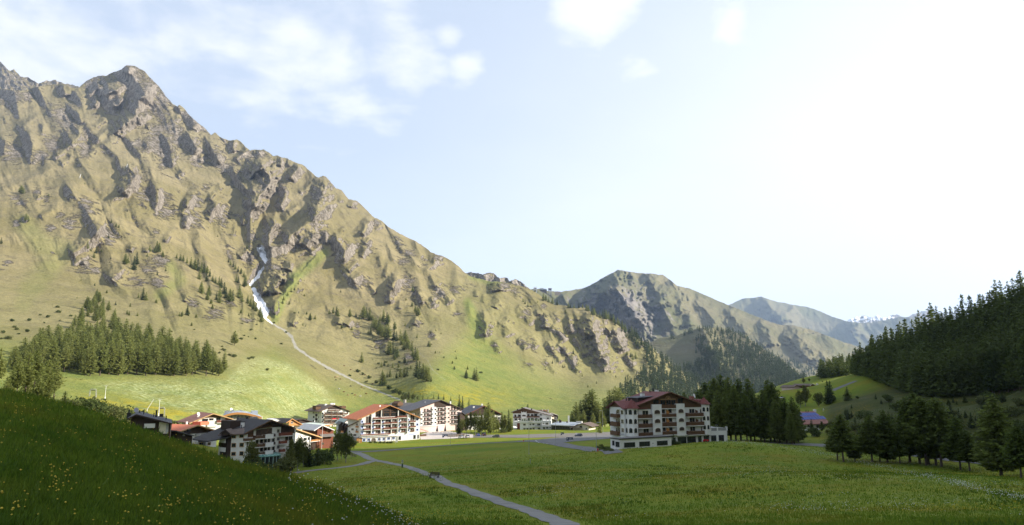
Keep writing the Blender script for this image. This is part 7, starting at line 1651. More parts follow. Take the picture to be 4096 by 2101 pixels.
# parking signs
NAVYS = mat('sign_navy', (.012,.022,.06), .5, .05); SIGNW = mat('sign_white', (.75,.75,.75), .6, .03)
def parking_sign(u0, u1, vt_, vb_, vg, label, legs=True):
    q = at_ground((u0+u1)/2, vg); k = q.y/F; w = (u1-u0)*k; zt = P((u0+u1)/2, vt_, q.y).z-q.z; zb = P((u0+u1)/2, vb_, q.y).z-q.z; h_ = zt-zb
    r = empty('parking_sign', q, math.atan2(q.x, -q.y)+math.pi, label, 'sign')
    MB().box(-w/2, -.05, zb+h_*.35, w/2, .05, zt).build('board', NAVYS, r); MB().box(-w/2, -.052, zb, -w*.14, .052, zb+h_*.35-.003).build('board_foot', NAVYS, r)
    o = text_mesh('lettering', 'P', h_*.75, SIGNW); o.parent = r; o.matrix_local = Matrix.Translation((-w*.34, -.07, zb+h_*.52)) @ Matrix.Rotation(math.pi/2, 4, 'X')
    o = MB().box(-w*.05, -.065, zb+h_*.6, w*.2, -.051, zb+h_*.76).box(w*.24, -.065, zb+h_*.62, w*.38, -.051, zb+h_*.74).build('white_line', mat('sign_grey', (.4,.42,.45), .6, .1), r)
    for sx in (-w*.45, w*.45): MB().bar((sx, .1, -.2), (sx, .1, zb+h_*.8), .05, .05, 6).build('leg', METAL, r)
parking_sign(2266, 2292, 1749.5, 1763, 1768, 'larger navy parking sign with white letter P beside the car park entrance')
parking_sign(2243, 2256, 1730, 1741, 1748, 'smaller navy parking sign on legs behind the car park')
parking_sign(1769, 1790, 1738, 1750, 1753, 'navy parking sign in front of the arcaded pink hotel')
# hydrants
for (u, v, lb) in ((2391, 1806, 'red hydrant at the foot of the lamp beside the rock bed'), (2094, 1767, 'red hydrant on the road edge before the white terrace hotel')):
    q = at_ground(u, v); r = empty('hydrant', q, 0, lb, 'hydrant'); MB().lathe([(.16,0),(.14,.1),(.12,.6),(.17,.65),(.15,.8),(.05,.9)], n=10).build('barrel', REDP, r); MB().bar((-.24,0,.5),(.24,0,.5),.07,.07,8).build('outlets', REDP, r)
# small grey marker in the meadow and dry stalk
q = at_ground(2121, 1855); r = empty('marker_post', q, 0, 'short grey marker post in the open meadow', 'post'); MB().bar((0,0,-.2),(0,0,1.0),.09,.08,8).build('shaft', METAL, r); MB().lathe([(.12,.95),(.12,1.1),(.04,1.16)], n=8).build('cap', METAL, r)
# fences
def fence(ptsuv, h_, m, label, rails=3, spacing=2.0, cat='fence', pickets=False, lo=30):
    ps = [at_ground(u, v, lo) for u, v in ptsuv]; r = empty('fence', ps[0], 0, label, cat)
    O = ps[0]; rl = MB(); seg = []
    for a, b in zip(ps[:-1], ps[1:]):
        n = max(1, int((b-a).length/spacing))
        for i in range(n): seg.append(a+(b-a)*(i/n))
    seg.append(ps[-1])
    seg = [Vector((s_.x, s_.y, gz1(s_.x, s_.y))) for s_ in seg]
    for s_ in seg[:60]: MB().box(s_.x-O.x-.06, s_.y-O.y-.06, s_.z-O.z-.3, s_.x-O.x+.06, s_.y-O.y+.06, s_.z-O.z+h_).build('post', m, r)
    for a, b in zip(seg[:-1], seg[1:]):
        for k in range(rails):
            zz = h_*(k+.6)/rails
            rl.bar(a-O+Vector((0,0,zz)), b-O+Vector((0,0,zz)), .05 if not pickets else .04, None, 4)
        if pickets:
            n = int((b-a).length/.22)
            for i in range(n): c = a+(b-a)*((i+.5)/n)-O; rl.box(c.x-.08, c.y-.02, c.z+.05, c.x+.08, c.y+.02, c.z+h_)
    rl.build('pickets' if pickets else 'rails', m, r)
    return r
fence([(1790,1749),(1825,1748),(1858,1745)], 1.5, LWOOD, 'weathered board fence behind the silver cars', 2, 2.2, pickets=True)
fence([(1390,1812),(1400,1821),(1412,1826),(1424,1829)], 1.2, DWOOD, 'dark railing along the bend at the road junction', 3, 1.2)
fence([(1386,1834),(1424,1827)], 1.0, LWOOD, 'pale wooden rail fence below the road junction', 2, 3.0)
fence([(2004,1731),(2036,1727)], 1.3, LWOOD, 'pale rail fence beside the tall trees left of the terrace hotel', 3, 2.5)
# orange shed
q = P(1436, 1782, 352); r = empty('garden_shed', (q.x, q.y, gz1(q.x, q.y)), .3, 'small orange wooden shed at the left corner of the orange roofed hotel', 'shed')
MB().box(-1.3,-1.2,-.2,1.3,1.2,2.1).build('wall', OWOOD, r); MB().prism([(-1.6,2.05),(0,2.9),(1.6,2.05),(1.6,1.9),(0,2.75),(-1.6,1.9)],-1.5,1.5).build('roof', R_BROWN, r); MB().box(-.4,-1.25,0,.4,-1.19,1.7).build('door', HONEY, r)
# pergola and garden in front of the orange roofed hotel
pg = P(1466, 1780, 350); r = empty('pergola', (pg.x, pg.y, gz1(pg.x, pg.y)), .5, 'rustic wooden play frame of poles in front of the orange roofed hotel', 'pergola')
pm = MB()
for i in range(6): MB().bar((i*3.2, 0, -.3), (i*3.2+.2, .2, 2.9), .14, .1, 6).build('post', LWOOD, r)
pm.bar((0,0,2.6),(16.2,.2,2.6),.09).bar((0,0,1.2),(6.4,.1,1.2),.07).bar((9.6,0,2.6),(8.2,-1.6,-.2),.08).bar((12.8,0,2.6),(14.0,-1.8,-.2),.08); pm.build('beams', LWOOD, r)
for i, (u, v) in enumerate([(1500,1776),(1520,1775),(1535,1773),(1550,1772),(1565,1770),(1480,1778)]):
    q = P(u, v, 352); tree('shrub', (q.x, q.y, gz1(q.x, q.y)), 1.2, 'garden_bush', 'small round bush in the garden bed before the orange roofed hotel', 'bush', 'small bushes before the orange roofed hotel', 1.1)
q = P(1582, 1776, 345); r = empty('banner', (q.x, q.y, gz1(q.x, q.y)), 0, 'white upright banner on a pole at the garden corner', 'banner'); MB().bar((0,0,-.2),(0,0,3.6),.05).build('pole', METAL, r); MB().box(.05,-.03,.9,1.1,.03,3.5).build('cloth', CANVAS, r)
# closed parasols, tables and awning at the pink hotel
def p5(x, y, Y): return P(1650+x*250/1835., 1600+y*250/1835., Y)
for (x, yt, yb_, lb) in ((722,735,960,'left of the two tall closed dark parasols before the arcade'), (958,715,930,'right of the two tall closed dark parasols before the arcade')):
    q = p5(x, yb_, 424); z = gz1(q.x, q.y); Hh = p5(x, yt, 424).z-z
    r = empty('closed_parasol', (q.x, q.y, z), 0, lb, 'parasol'); MB().bar((0,0,-.1),(0,0,Hh),.07).build('pole', BLACK, r); MB().lathe([(.75,1.0),(.62,2.0),(.4,Hh*.6),(.18,Hh*.85),(.05,Hh)], n=10).build('canopy', mat('dark_canvas', (.03,.03,.035), .9, .2), r); MB().lathe([(.5,-.05),(.5,.12),(.1,.16)], n=10).build('base', STONE, r)
for i in range(14):
    x = 580+i*48+rs.uniform(-10, 10); q = p5(x, 975+rs.uniform(-20, 25), 421+rs.uniform(-3, 4)); z = gz1(q.x, q.y)
    r = empty('cafe_table', (q.x, q.y, z), rs.uniform(0, 3), 'small dark terrace table with chairs in front of the pink hotel arcade', 'table', 'terrace tables at the pink hotel'); MB().bar((0,0,0),(0,0,.72),.05).build('pedestal', BLACK, r); MB().lathe([(.5,.72),(.5,.76)], n=10).build('table_top', DWOOD, r)
q = p5(215, 1080, 398); z = gz1(q.x, q.y); r = empty('awning_stand', (q.x, q.y, z), .5, 'stall with orange sloping canopy at the right corner of the orange roofed hotel', 'stall')
for sx in (0, 4.2):
    for sy in (0, 2.4): MB().bar((sx, sy, -.2), (sx, sy, 3.0), .09, .09, 6).build('post', WOOD, r)
MB().add([(-.5,-.6,4.4),(5.2,-.6,2.7),(5.2,3,2.7),(-.5,3,4.4),(-.5,-.6,4.3),(5.2,-.6,2.6),(5.2,3,2.6),(-.5,3,4.3)],[(0,1,2,3),(7,6,5,4),(0,4,5,1),(1,5,6,2),(2,6,7,3),(3,7,4,0)]).build('canopy', R_BRICK, r); MB().box(.2,.3,0,4,2.2,1.0).build('counter', WOOD, r)
q = P(1262+225*.0, 1, 1) if False else P(2055, 1722, 462); z = gz1(q.x, q.y); r = empty('parasol', (q.x, q.y, z), 0, 'low white parasol left of the terrace hotel under the trees', 'parasol'); MB().bar((0,0,0),(0,0,2.4),.05).build('pole', WMETAL, r); MB().lathe([(2.4,1.7),(1.2,2.3),(.1,2.6)], n=8).build('canopy', CANVAS, r)
# ski lift pylons and poles in the field
def at_mount(u, v): return MOUNT.at(u, v)
def portal(u0, u1, vt_, vb_, label):
    q = at_mount((u0+u1)/2, vb_); k = q.y/F; w = (u1-u0)*k; h_ = (vb_-vt_)*k
    r = empty('ski_lift_pylon', (q.x, q.y, q.z), 0, label, 'lift pylon')
    for sx in (-1, 1):
        m_ = MB(); a = Vector((sx*w/2, 0, -.5)); b = Vector((sx*w*.42, 0, h_*.9)); m_.bar(a+Vector((-.22,0,0)), b+Vector((-.18,0,0)), .09).bar(a+Vector((.22,0,0)), b+Vector((.18,0,0)), .09)
        for i in range(6): t = i/6.; p0 = a+(b-a)*t; m_.bar(p0+Vector((-.2*(1-2*(i % 2)),0,0)), a+(b-a)*(t+1/6.)+Vector((.2*(1-2*(i % 2)),0,0)), .05)
        m_.build('leg', R_LIGHT, r)
    m_ = MB().bar((-w*.45,0,h_*.88),(-w*.3,0,h_),.1).bar((w*.45,0,h_*.88),(w*.3,0,h_),.1).bar((-w*.3,0,h_),(w*.3,0,h_),.12).bar((-w*.4,0,h_*.9),(w*.4,0,h_*.9),.08); m_.build('crossbeam', R_LIGHT, r)
    for i in (-1, 1): MB().bar((i*w*.12-.5,0,h_*.86),(i*w*.12+.5,0,h_*.86),.16,.16,8).build('roller', BLACK, r)
portal(356.5, 384, 1558, 1588, 'white ski lift portal pylon above the willow thicket')
portal(633, 657, 1631, 1666, 'white ski lift portal pylon behind the dark modern house')
for (u, vt_, vb_, lb, hd) in ((419.5, 1546, 1596, 'thin white mast with short crossarm right of the upper lift pylon', True), (634, 1600, 1664, 'thin white mast beside the lower lift pylon', True), (217, 1508, 1535, 'white mast half hidden by the near larches', False)):
    q = at_mount(u, vb_); h_ = (vb_-vt_)/F*q.y; r = empty('mast', q, 0, lb, 'mast'); MB().bar((0,0,-.4),(0,0,h_),.11,.08,8).build('shaft', WMETAL, r); MB().lathe([(.28,-.2),(.25,1.0),(.12,1.2)], n=8).build('base', WMETAL, r)
    if hd: MB().bar((-.9,0,h_),(.9,0,h_),.08).build('crossarm', WMETAL, r)
q = at_mount(588, 1646); k = q.y/F; r = empty('snow_lance', q, 0, 'slanting white snow lance behind the dark modern house', 'snow lance'); MB().bar((0,0,-.3),(0,0,9*k),.14).build('stand', WMETAL, r); MB().bar((0,0,8*k),(22*k,0,46*k),.16,.1,8).build('lance', WMETAL, r); MB().bar((-16*k,0,9*k),(2*k,0,10*k),.06).build('counter_arm', WMETAL, r)
q = P(2275, 1688, 470); z = gz1(q.x, q.y); r = empty('white_pillar', (q.x, q.y, z), 0, 'narrow white pillar standing at the left edge of the bright larches', 'pillar'); MB().box(-.55,-.4,-.5,.55,.4,P(2275,1663,470).z-z).build('shaft', CANVAS, r); MB().box(-.75,-.6,-.5,.75,.6,.4).build('base', STONE, r)
for (u, v, lb) in ((505, 672, 'pale lift mast high on the rocky shoulder'), (318, 712, 'small pale mast on the grassy shoulder at the left')):
    q = at_mount(u, v); k = q.y/F; r = empty('mast', q, 0, lb, 'mast'); MB().bar((0,0,-1),(4*k,0,17*k),.6,.4,8).build('shaft', WMETAL, r); MB().box(-1.6,-1.6,-1,1.6,1.6,.6).build('base', STONE, r)
# cows on the pasture
COWB = mat('brown_hide', (.20,.085,.04), .9, .2, 2); COWT = mat('tan_hide', (.48,.33,.20), .9, .15, 2); COWW = mat('white_hide', (.68,.64,.58), .9, .15, 2); COWK = mat('black_hide', (.03,.025,.022), .9, .2, 2)
def cow(q, yaw, m, label):
    r = empty('cow', (q.x, q.y, q.z-.05), yaw, label, 'cow', 'cattle grazing on the pasture')
    v = [(-.75,0,1.15),(-.2,0,1.08),(.45,0,1.1),(.85,0,1.2),(1.15,0,.85),(1.35,0,.5), (-.7,.2,.75),(-.74,.2,.42),(-.7,.2,.04), (-.7,-.2,.75),(-.74,-.2,.42),(-.7,-.2,.04), (.5,.2,.7),(.52,.2,.38),(.5,.2,.04), (.5,-.2,.7),(.52,-.2,.38),(.5,-.2,.04), (-.98,0,1.05),(-1.02,0,.55)]
    e = [(0,1),(1,2),(2,3),(3,4),(4,5),(0,6),(6,7),(7,8),(0,9),(9,10),(10,11),(2,12),(12,13),(13,14),(2,15),(15,16),(16,17),(0,18),(18,19)]
    rad = [.32,.36,.34,.22,.16,.11,.14,.08,.07,.14,.08,.07,.12,.08,.07,.12,.08,.07,.05,.03]
    me = bpy.data.meshes.new('body'); me.from_pydata(v, e, []); o = bpy.data.objects.new('body', me); COL.objects.link(o); o.parent = r; me.materials.append(m)
    o.modifiers.new('skin', 'SKIN')
    for sv, rr_ in zip(me.skin_vertices[0].data, rad): sv.radius = (rr_, rr_)
    me.skin_vertices[0].data[1].use_root = True
    s_ = o.modifiers.new('sub', 'SUBSURF'); s_.levels = s_.render_levels = 1
    MB().bar((1.1,.08,.98),(1.05,.3,1.08),.03,.01,5).bar((1.1,-.08,.98),(1.05,-.3,1.08),.03,.01,5).build('horns', CREAM, o); r.scale = (1.15,)*3
def z6(x, y): return 1200+x*K7, 1100+y*K7
for i, (x, y, m, lb) in enumerate([(370,1088,COWB,'brown cow, upper left of the herd'),(395,1085,COWT,'tan cow beside the upper brown cow'),(378,1118,COWK,'black cow below the upper pair'),(425,1108,COWB,'brown cow right of the upper pair'),(535,1183,COWK,'lone black cow in the middle of the pasture'),(413,1212,COWW,'white cow on the left of the pasture'),(465,1243,COWB,'brown cow pair grazing lower left'),(505,1277,COWT,'tan cow lowest on the pasture'),(552,1262,COWK,'dark cow in the lower group'),(580,1278,COWB,'brown cow in the lower group'),(637,1288,COWW,'white cow right of the lower group'),(697,1262,COWB,'brown cow far right of the lower group'),(652,1193,COWB,'single brown cow near the stream'),(467,967,COWB,'small brown cow above the stream'),(535,1007,COWB,'brown cow resting above the stream'),(600,1017,COWT,'tan cow above the stream'),(688,1062,COWB,'brown cow by the stream bushes'),(765,1158,COWB,'brown cow below the stream bushes')]):
    u, v = z6(x, y); cow(MOUNT.at(u, v), rs.choice([0, 3.1, .4, 2.7, -.3]), m, lb)
# ================================================================== MATERIALS OF THE SETTING
def mountain_mat(name, hazy=False, explicit=True):
    m, nt, b = nodes_of(name); g = NG(nt)
    p = g.pos()
    nz = g.n('ShaderNodeSeparateXYZ'); g.link(g.n('ShaderNodeNewGeometry').outputs['Normal'], nz.inputs[0]); nz = nz.outputs[2]
    big = g.noise(p, .006, 5, .6); mid = g.noise(p, .035, 5, .62); fine = g.noise(p, .085, 5, .7)
    ps = g.pos((.10, .10, .03), (0.3, .2, .6)); streak = g.noise(ps, 1.0, 5, .7, .6)
    grain = g.noise(p, .19, 4, .72)
    # grass
    olive, tan, brown, lush = (.168,.143,.062), (.246,.204,.106), (.118,.098,.066), (.125,.165,.036)
    c = g.mix(g.step(big, .35, .65), olive, tan)
    c = g.mix(g.math('MULTIPLY', g.step(mid, .48, .70), .6), c, brown)
    c = g.mix(g.math('MULTIPLY', g.step(fine, .5, .70), .4), c, (.105,.095,.05))
    c = g.mix(g.math('MULTIPLY', g.step(grain, .48, .72), .5), c, (.105,.10,.045))
    lu = g.attr('lush')
    lc = g.mix(g.step(mid, .3, .7), lush, (.200,.210,.050))
    c = g.mix(g.math('MULTIPLY', lu, .9), c, lc)
    c = g.mix(g.math('MULTIPLY', g.attr('yellow'), g.step(fine, .35, .7)), c, (.30,.25,.02))
    hz_ = g.n('ShaderNodeSeparateXYZ'); g.link(p, hz_.inputs[0]); up = g.step(g.math('ADD', hz_.outputs[2], g.math('MULTIPLY', big, 260)), 350, 900)
    c = g.mix(g.math('MULTIPLY', up, .55), c, (.172,.150,.098))
    # rock
    rc = g.mix(g.step(streak, .3, .7), (.16,.135,.108), (.48,.42,.345))
    rc = g.mix(g.math('MULTIPLY', g.step(fine, .5, .75), .6), rc, (.11,.10,.09))
    rc = g.mix(g.math('MULTIPLY', g.step(grain, .58, .75), .5), rc, (.52,.48,.42))
    st = g.step(nz, .74, .52)
    rk = g.math('ADD', g.math('MULTIPLY', st, .75), g.math('MULTIPLY', g.attr('rock'), .62))
    rk = g.math('ADD', g.math('ADD', rk, g.math('MULTIPLY', up, .12)), g.math('MULTIPLY', g.math('SUBTRACT', mid, .5), 1.4))
    rk = g.math('ADD', rk, g.math('MULTIPLY', g.math('SUBTRACT', fine, .5), 1.8))
    rk = g.step(rk, .43, .70)
    c = g.mix(rk, c, rc)
    if explicit:
        gr = g.math('MULTIPLY', g.step(g.math('ADD', g.attr('gravel'), g.math('MULTIPLY', g.math('SUBTRACT', grain, .5), 1.6)), .3, .8), .8)
        c = g.mix(gr, c, (.28,.27,.245))
        fl = g.vor(p, .42)
        fl2 = g.noise(p, .42, 4, .75)
        w = g.math('MULTIPLY', g.math('MULTIPLY', g.attr('bloom'), g.step(fl2, .42, .66)), .55)
        c = g.mix(w, c, (.55,.60,.34))
    sn = g.step(g.math('ADD', g.attr('snow'), g.math('MULTIPLY', g.math('SUBTRACT', fine, .5), .9)), .42, .56)
    c = g.mix(sn, c, g.mix(g.step(grain, .4, .7), (.86,.87,.89), (.70,.70,.70)))
    g.link(c, b.inputs['Base Color'])
    b.inputs['Roughness'].default_value = .95; b.inputs['Specular IOR Level'].default_value = .1
    h = g.math('ADD', g.math('MULTIPLY', fine, g.math('ADD', g.math('MULTIPLY', rk, 2.4), .5)), g.math('MULTIPLY', streak, g.math('MULTIPLY', rk, 2.5)))
    g.link(g.bump(h, 1.0, 6.0), b.inputs['Normal'])
    return m
MM = mountain_mat('alpine_slope')
for l in (MOUNT, BACKR, KNOB): l.o.data.materials.append(MM)
MF = mountain_mat('distant_slope', True, False)
def far_mat():
    m, nt, b = nodes_of('far_slope'); g = NG(nt)
    p = g.pos()
    big = g.noise(p, .0016, 5, .6); mid = g.noise(p, .012, 6, .65)
    st = g.noise(g.pos((.012,.012,.004),(.2,.3,.5)), 1, 6, .7, .5)
    c = g.mix(g.step(big, .38, .62), (.095,.098,.045), (.150,.135,.075))
    c = g.mix(g.math('MULTIPLY', g.step(mid, .45, .7), .6), c, (.10,.085,.05))
    rk = g.math('ADD', g.math('MULTIPLY', g.attr('rock'), .9), g.math('MULTIPLY', g.math('SUBTRACT', mid, .5), 1.6))
    rc = g.mix(g.step(st, .35, .65), (.10,.09,.085), (.22,.20,.18))
    c = g.mix(g.step(rk, .3, .55), c, rc)
    c = g.mix(g.step(g.attr('snow'), .45, .6), c, (.8,.81,.84))
    g.link(c, b.inputs['Base Color']); b.inputs['Roughness'].default_value = .95; b.inputs['Specular IOR Level'].default_value = .1
    g.link(g.bump(st, .8, 14), b.inputs['Normal'])
    return m
FM = far_mat()
for l in (FAR, FAR2, SNOWM, MID): l.o.data.materials.append(FM)

def meadow_mat(name, near=False):
    m, nt, b = nodes_of(name); g = NG(nt)
    p = g.pos(); ro = g.attr('rough')
    big = g.noise(p, .03, 5, .65); mid = g.noise(p, .15, 5, .65); fine = g.noise(p, .8, 4, .7); tiny = g.noise(p, 6.0, 3, .7)
    c = g.mix(g.step(big, .35, .65), (.105,.160,.013), (.175,.205,.019))
    c = g.mix(g.math('MULTIPLY', g.step(mid, .48, .75), .7), c, (.072,.125,.011))
    c = g.mix(g.math('MULTIPLY', g.step(fine, .45, .75), .55), c, (.18,.19,.03))
    c = g.mix(g.math('MULTIPLY', g.step(tiny, .5, .8), .5), c, (.06,.10,.010))
    c = g.mix(g.math('MULTIPLY', ro, .85), c, g.mix(g.step(mid, .35, .65), (.024,.033,.010), (.046,.045,.020)))  # brown rough grass, darkened further to carry the bank's shade
    dry = g.step(g.noise(g.pos((1,1.8,1)), .05, 5, .7), .46, .68)
    c = g.mix(g.math('MULTIPLY', g.math('SUBTRACT', 1.0, ro), g.math('MULTIPLY', dry, .75)), c, (.185,.150,.018))
    sp = g.vor(p, 1.6 if not near else 4.0)
    pat = g.step(g.noise(g.pos((1,1.6,1)), .045, 4, .65), .47, .66)
    y = g.math('MULTIPLY', g.math('MULTIPLY', pat, g.step(sp, .45, .15)), .75)
    c = g.mix(y, c, (.30,.21,.012))
    patw = g.step(g.noise(g.pos((1,1.3,1)), .031, 4, .65), .54, .68)
    spw = g.vor(g.pos((1.13,1.13,1.13)), 1.2)
    w = g.math('MULTIPLY', g.math('MULTIPLY', patw, g.step(spw, .36, .12)), .75)
    c = g.mix(w, c, (.42,.45,.33))
    g.link(c, b.inputs['Base Color'])
    b.inputs['Roughness'].default_value = .95; b.inputs['Specular IOR Level'].default_value = .08
    h = g.math('ADD', g.math('MULTIPLY', fine, 1.0), g.math('MULTIPLY', tiny, .4))
    g.link(g.bump(h, .6, .3), b.inputs['Normal'])
    return m
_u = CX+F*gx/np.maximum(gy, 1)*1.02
rough_shade = sstep(3250, 3330, _u)*sstep(195, 235, np.hypot(gx, gy))*(gy > 0)*(1-sstep(420, 470, gx*.087+gy*.996))  # rough brown bank grass, doubling as painted shade up to the sun's edge
_a = ground.data.attributes.new('rough', 'FLOAT', 'POINT'); _a.data.foreach_set('value', rough_shade.astype(np.float32).ravel())
GM = meadow_mat('meadow_turf'); ground.data.materials.append(GM)
HM = meadow_mat('slope_turf', True); HILL.o.data.materials.append(HM)
# ================================================================== GRASS AND FLOWERS
def blade_mat(name, lo, hi):
    m, nt, b = nodes_of(name); g = NG(nt); p = g.pos()
    f = g.math('ADD', g.math('MULTIPLY', g.noise(p, .35, 3, .6), .6), g.math('MULTIPLY', g.noise(p, 5, 2, .6), .4))
    c = g.mix(g.step(f, .32, .68), lo, hi); c = g.mix(g.math('MULTIPLY', g.step(g.noise(g.pos((1,1.8,1)), .05, 5, .7), .46, .66), .55), c, (.215,.195,.02)); g.link(c, b.inputs['Base Color']); b.inputs['Roughness'].default_value = .7; b.inputs['Specular IOR Level'].default_value = .15
    t = g.n('ShaderNodeBsdfTranslucent'); g.link(c, t.inputs['Color']); mx = g.n('ShaderNodeMixShader'); mx.inputs[0].default_value = .35
    g.link(b.outputs[0], mx.inputs[1]); g.link(t.outputs[0], mx.inputs[2]); g.link(mx.outputs[0], nt.nodes['Material Output'].inputs['Surface'])
    return m
def blades(name, pts, hts, wd, per, m, label, spread=.12):
    rng = np.random.default_rng(8); n = len(pts)*per
    B = np.repeat(pts, per, 0)+np.concatenate([rng.normal(size=(n, 2))*spread, np.zeros((n, 1))], 1)
    h = np.repeat(hts, per)*rng.uniform(.6, 1.25, n); a = rng.uniform(0, 6.283, n); L = rng.normal(size=(n, 2))*.35
    w = wd*rng.uniform(.6, 1.3, n)
    d = np.stack([np.cos(a)*w, np.sin(a)*w, 0*a], 1)
    tip = B+np.stack([L[:, 0]*h, L[:, 1]*h, h], 1); B[:, 2] -= .04
    V = np.stack([B-d, B+d, tip], 1).reshape(-1, 3)
    return tag(np_mesh(name, V, np.arange(n*3).reshape(-1, 3), m, False), label, 'grass', None, 'stuff')
def blooms(name, pts, hts, r, m, label, stem=None):
    rng = np.random.default_rng(9); n = len(pts); C = pts.copy(); C[:, 2] += hts; r = r*rng.uniform(.7, 1.3, n)
    o = np.array([(1,0,0),(0,1,0),(-1,0,0),(0,-1,0),(0,0,.8),(0,0,-.8)])
    V = (C[:, None]+o[None]*r[:, None, None]).reshape(-1, 3)
    f = np.array([(0,1,4),(1,2,4),(2,3,4),(3,0,4),(1,0,5),(2,1,5),(3,2,5),(0,3,5)])
    Fq = (f[None]+6*np.arange(n)[:, None, None]).reshape(-1, 3)
    return tag(np_mesh(name, V, Fq, m, False), label, 'flowers', None, 'stuff')
rg = np.random.default_rng(21)
def hill_pts(n, us=(-60, 1760), weight=None):
    out = []
    while len(out) < n:
        u = rg.uniform(*us); vt_ = np.interp(u, HILL.u, HILL.vt); v = vt_+(2140-vt_)*rg.random()**1.0
        if v > 2140 or v < vt_: continue
        if weight and rg.random() > weight(u, v, vt_): continue
        out.append(tuple(HILL.at(u, v)))
    return np.array(out)
GRS = blade_mat('grass_blades', (.080,.150,.011), (.155,.220,.021))
GRD = blade_mat('dark_grass_blades', (.05,.10,.010), (.10,.15,.016))
q = hill_pts(52000); blades('grass', q, rg.uniform(.07, .19, len(q)), .016, 4, GRS, 'dark green shaded grass covering the near slope')
q = hill_pts(7000); blades('tall_grass', q, rg.uniform(.12, .28, len(q)), .03, 5, GRD, 'darker taller tufts and weeds scattered over the near slope', .16)
YEL = mat('globe_flower_yellow', (.50,.37,.03), .6, .3, 2); WHF = mat('white_umbels', (.50,.52,.44), .8, .15, 2); YEL2 = mat('buttercup_yellow', (.48,.36,.02), .7, .3, 1)
nz_ = lambda u, v: float(fbm(np.array([u/150.]), np.array([v/90.]), 3)[0])
q = hill_pts(900, weight=lambda u, v, t: .1+2.2*max(0, nz_(u, v)-.02)+(.8 if v-t < 25 else 0)); blooms('yellow_flowers', q, rg.uniform(.16, .36, len(q)), .022, YEL, 'yellow globe flowers dotted over the near slope')
q = hill_pts(170, us=(1150, 1740), weight=lambda u, v, t: .9 if v-t < 60 else .15); blooms('white_flowers', q, rg.uniform(.2, .4, len(q)), .026, WHF, 'white umbels at the lower right edge of the near slope')
# meadow
def mead_pts(n, y0, y1, power=1.5, weight=None):
    out = []
    while len(out) < n:
        m_ = 4000; Y = y0+(y1-y0)*rg.random(m_)**power; u = rg.uniform(900, 4150, m_); a, _ = ray(u, 1900); x = a*Y
        z = gz(x, Y)
        k = np.ones(m_, bool)
        if weight is not None: k = rg.random(m_) < weight(x, Y)
        out += list(np.stack([x, Y, z], 1)[k])
    return np.array(out[:n])
roads = [o for o in COL.objects if o.name.split('.')[0] in ('path', 'road', 'car_park', 'forecourt', 'lane') and o.type == 'MESH']
road_xy = np.concatenate([np.array([v.co[:2] for v in o.data.vertices]) for o in roads])
from mathutils import kdtree
kd = kdtree.KDTree(len(road_xy))
for i, c in enumerate(road_xy): kd.insert((c[0], c[1], 0), i)
kd.balance()
def off_road(q, d): return np.array([p for p in q if kd.find((p[0], p[1], 0))[2] > d])
q = off_road(mead_pts(56000, 38, 290, 1.5, lambda x, y: 1-sstep(150, 290, y)), 1.1)
q = q[~((q[:, 0] > 42) & (q[:, 0] < 80) & (q[:, 1] > 205))]
blades('meadow_grass', q, rg.uniform(.1, .24, len(q))*(1+q[:, 1]/260), .05, 3, GRS, 'green grass of the wide meadow', .3)
cl = off_road(mead_pts(1500, 40, 190, 1.3, lambda x, y: np.clip(fbm(x/16.+4, y/16., 3)*2.2-.25, 0, 1)), 1.2); blades('meadow_weeds', cl, rg.uniform(.2, .42, len(cl)), .09, 7, GRD, 'patches of darker weeds in the wide meadow', .5)
q = off_road(mead_pts(8000, 66, 230, 1.1, lambda x, y: np.clip(fbm(x/26., y/20.+9, 3)*2.4+.12, .02, 1)), 1.0); blooms('meadow_flowers', q, rg.uniform(.2, .4, len(q)), .042, YEL2, 'yellow buttercups scattered in drifts over the meadow')
ln = np.array([(2840,1766),(3000,1776),(3150,1795),(3300,1820),(3450,1852),(3600,1885),(3750,1920),(3900,1956),(4020,1985),(4130,2010)], float)
out = []
for k in range(2200):
    u = rg.uniform(2840, 4130); v = np.interp(u, ln[:, 0], ln[:, 1])+rg.normal()*(4+.004*(u-2840))
    if rg.random() < .35: continue
    out.append(tuple(gpix(u, v, 40, 260)))
q = np.array(out); blooms('white_flower_line', q, rg.uniform(.2, .45, len(q)), .055, WHF, 'line of white umbels running down the right of the meadow')
q = off_road(mead_pts(2600, 60, 230, 1.1, lambda x, y: np.clip(fbm(x/30.+20, y/22.+3, 3)*2.6-.25, 0, 1)), 1.0); blooms('white_meadow_flowers', q, rg.uniform(.2, .4, len(q)), .042, WHF, 'white flowers in loose patches over the meadow')
# ================================================================== SUN, SKY, AIR
SUN_EL = math.radians(25); SUN_AZ = math.radians(95)      # azimuth measured from straight ahead, towards the right
sl = bpy.data.lights.new('sun', 'SUN'); sl.energy = 5.0; sl.angle = math.radians(.5); sl.color = (1, .92, .79)
so = bpy.data.objects.new('sun', sl); COL.objects.link(so)
to_sun = Vector((math.sin(SUN_AZ)*math.cos(SUN_EL), math.cos(SUN_AZ)*math.cos(SUN_EL), math.sin(SUN_EL)))
so.rotation_euler = to_sun.to_track_quat('Z', 'Y').to_euler()
so.location = (150, -50, 200)
w = bpy.data.worlds.new('World'); SC.world = w; w.use_nodes = True
nt = w.node_tree; g = NG(nt)
bg = nt.nodes['Background']
sky = g.n('ShaderNodeTexSky', sky_type='NISHITA'); sky.sun_disc = False
sky.sun_elevation = SUN_EL; sky.sun_rotation = SUN_AZ; sky.altitude = 1800; sky.air_density = 1.0; sky.dust_density = 2.2; sky.ozone_density = 1.0
tc = g.n('ShaderNodeTexCoord').outputs['Generated']
sx = g.n('ShaderNodeSeparateXYZ'); g.link(tc, sx.inputs[0])
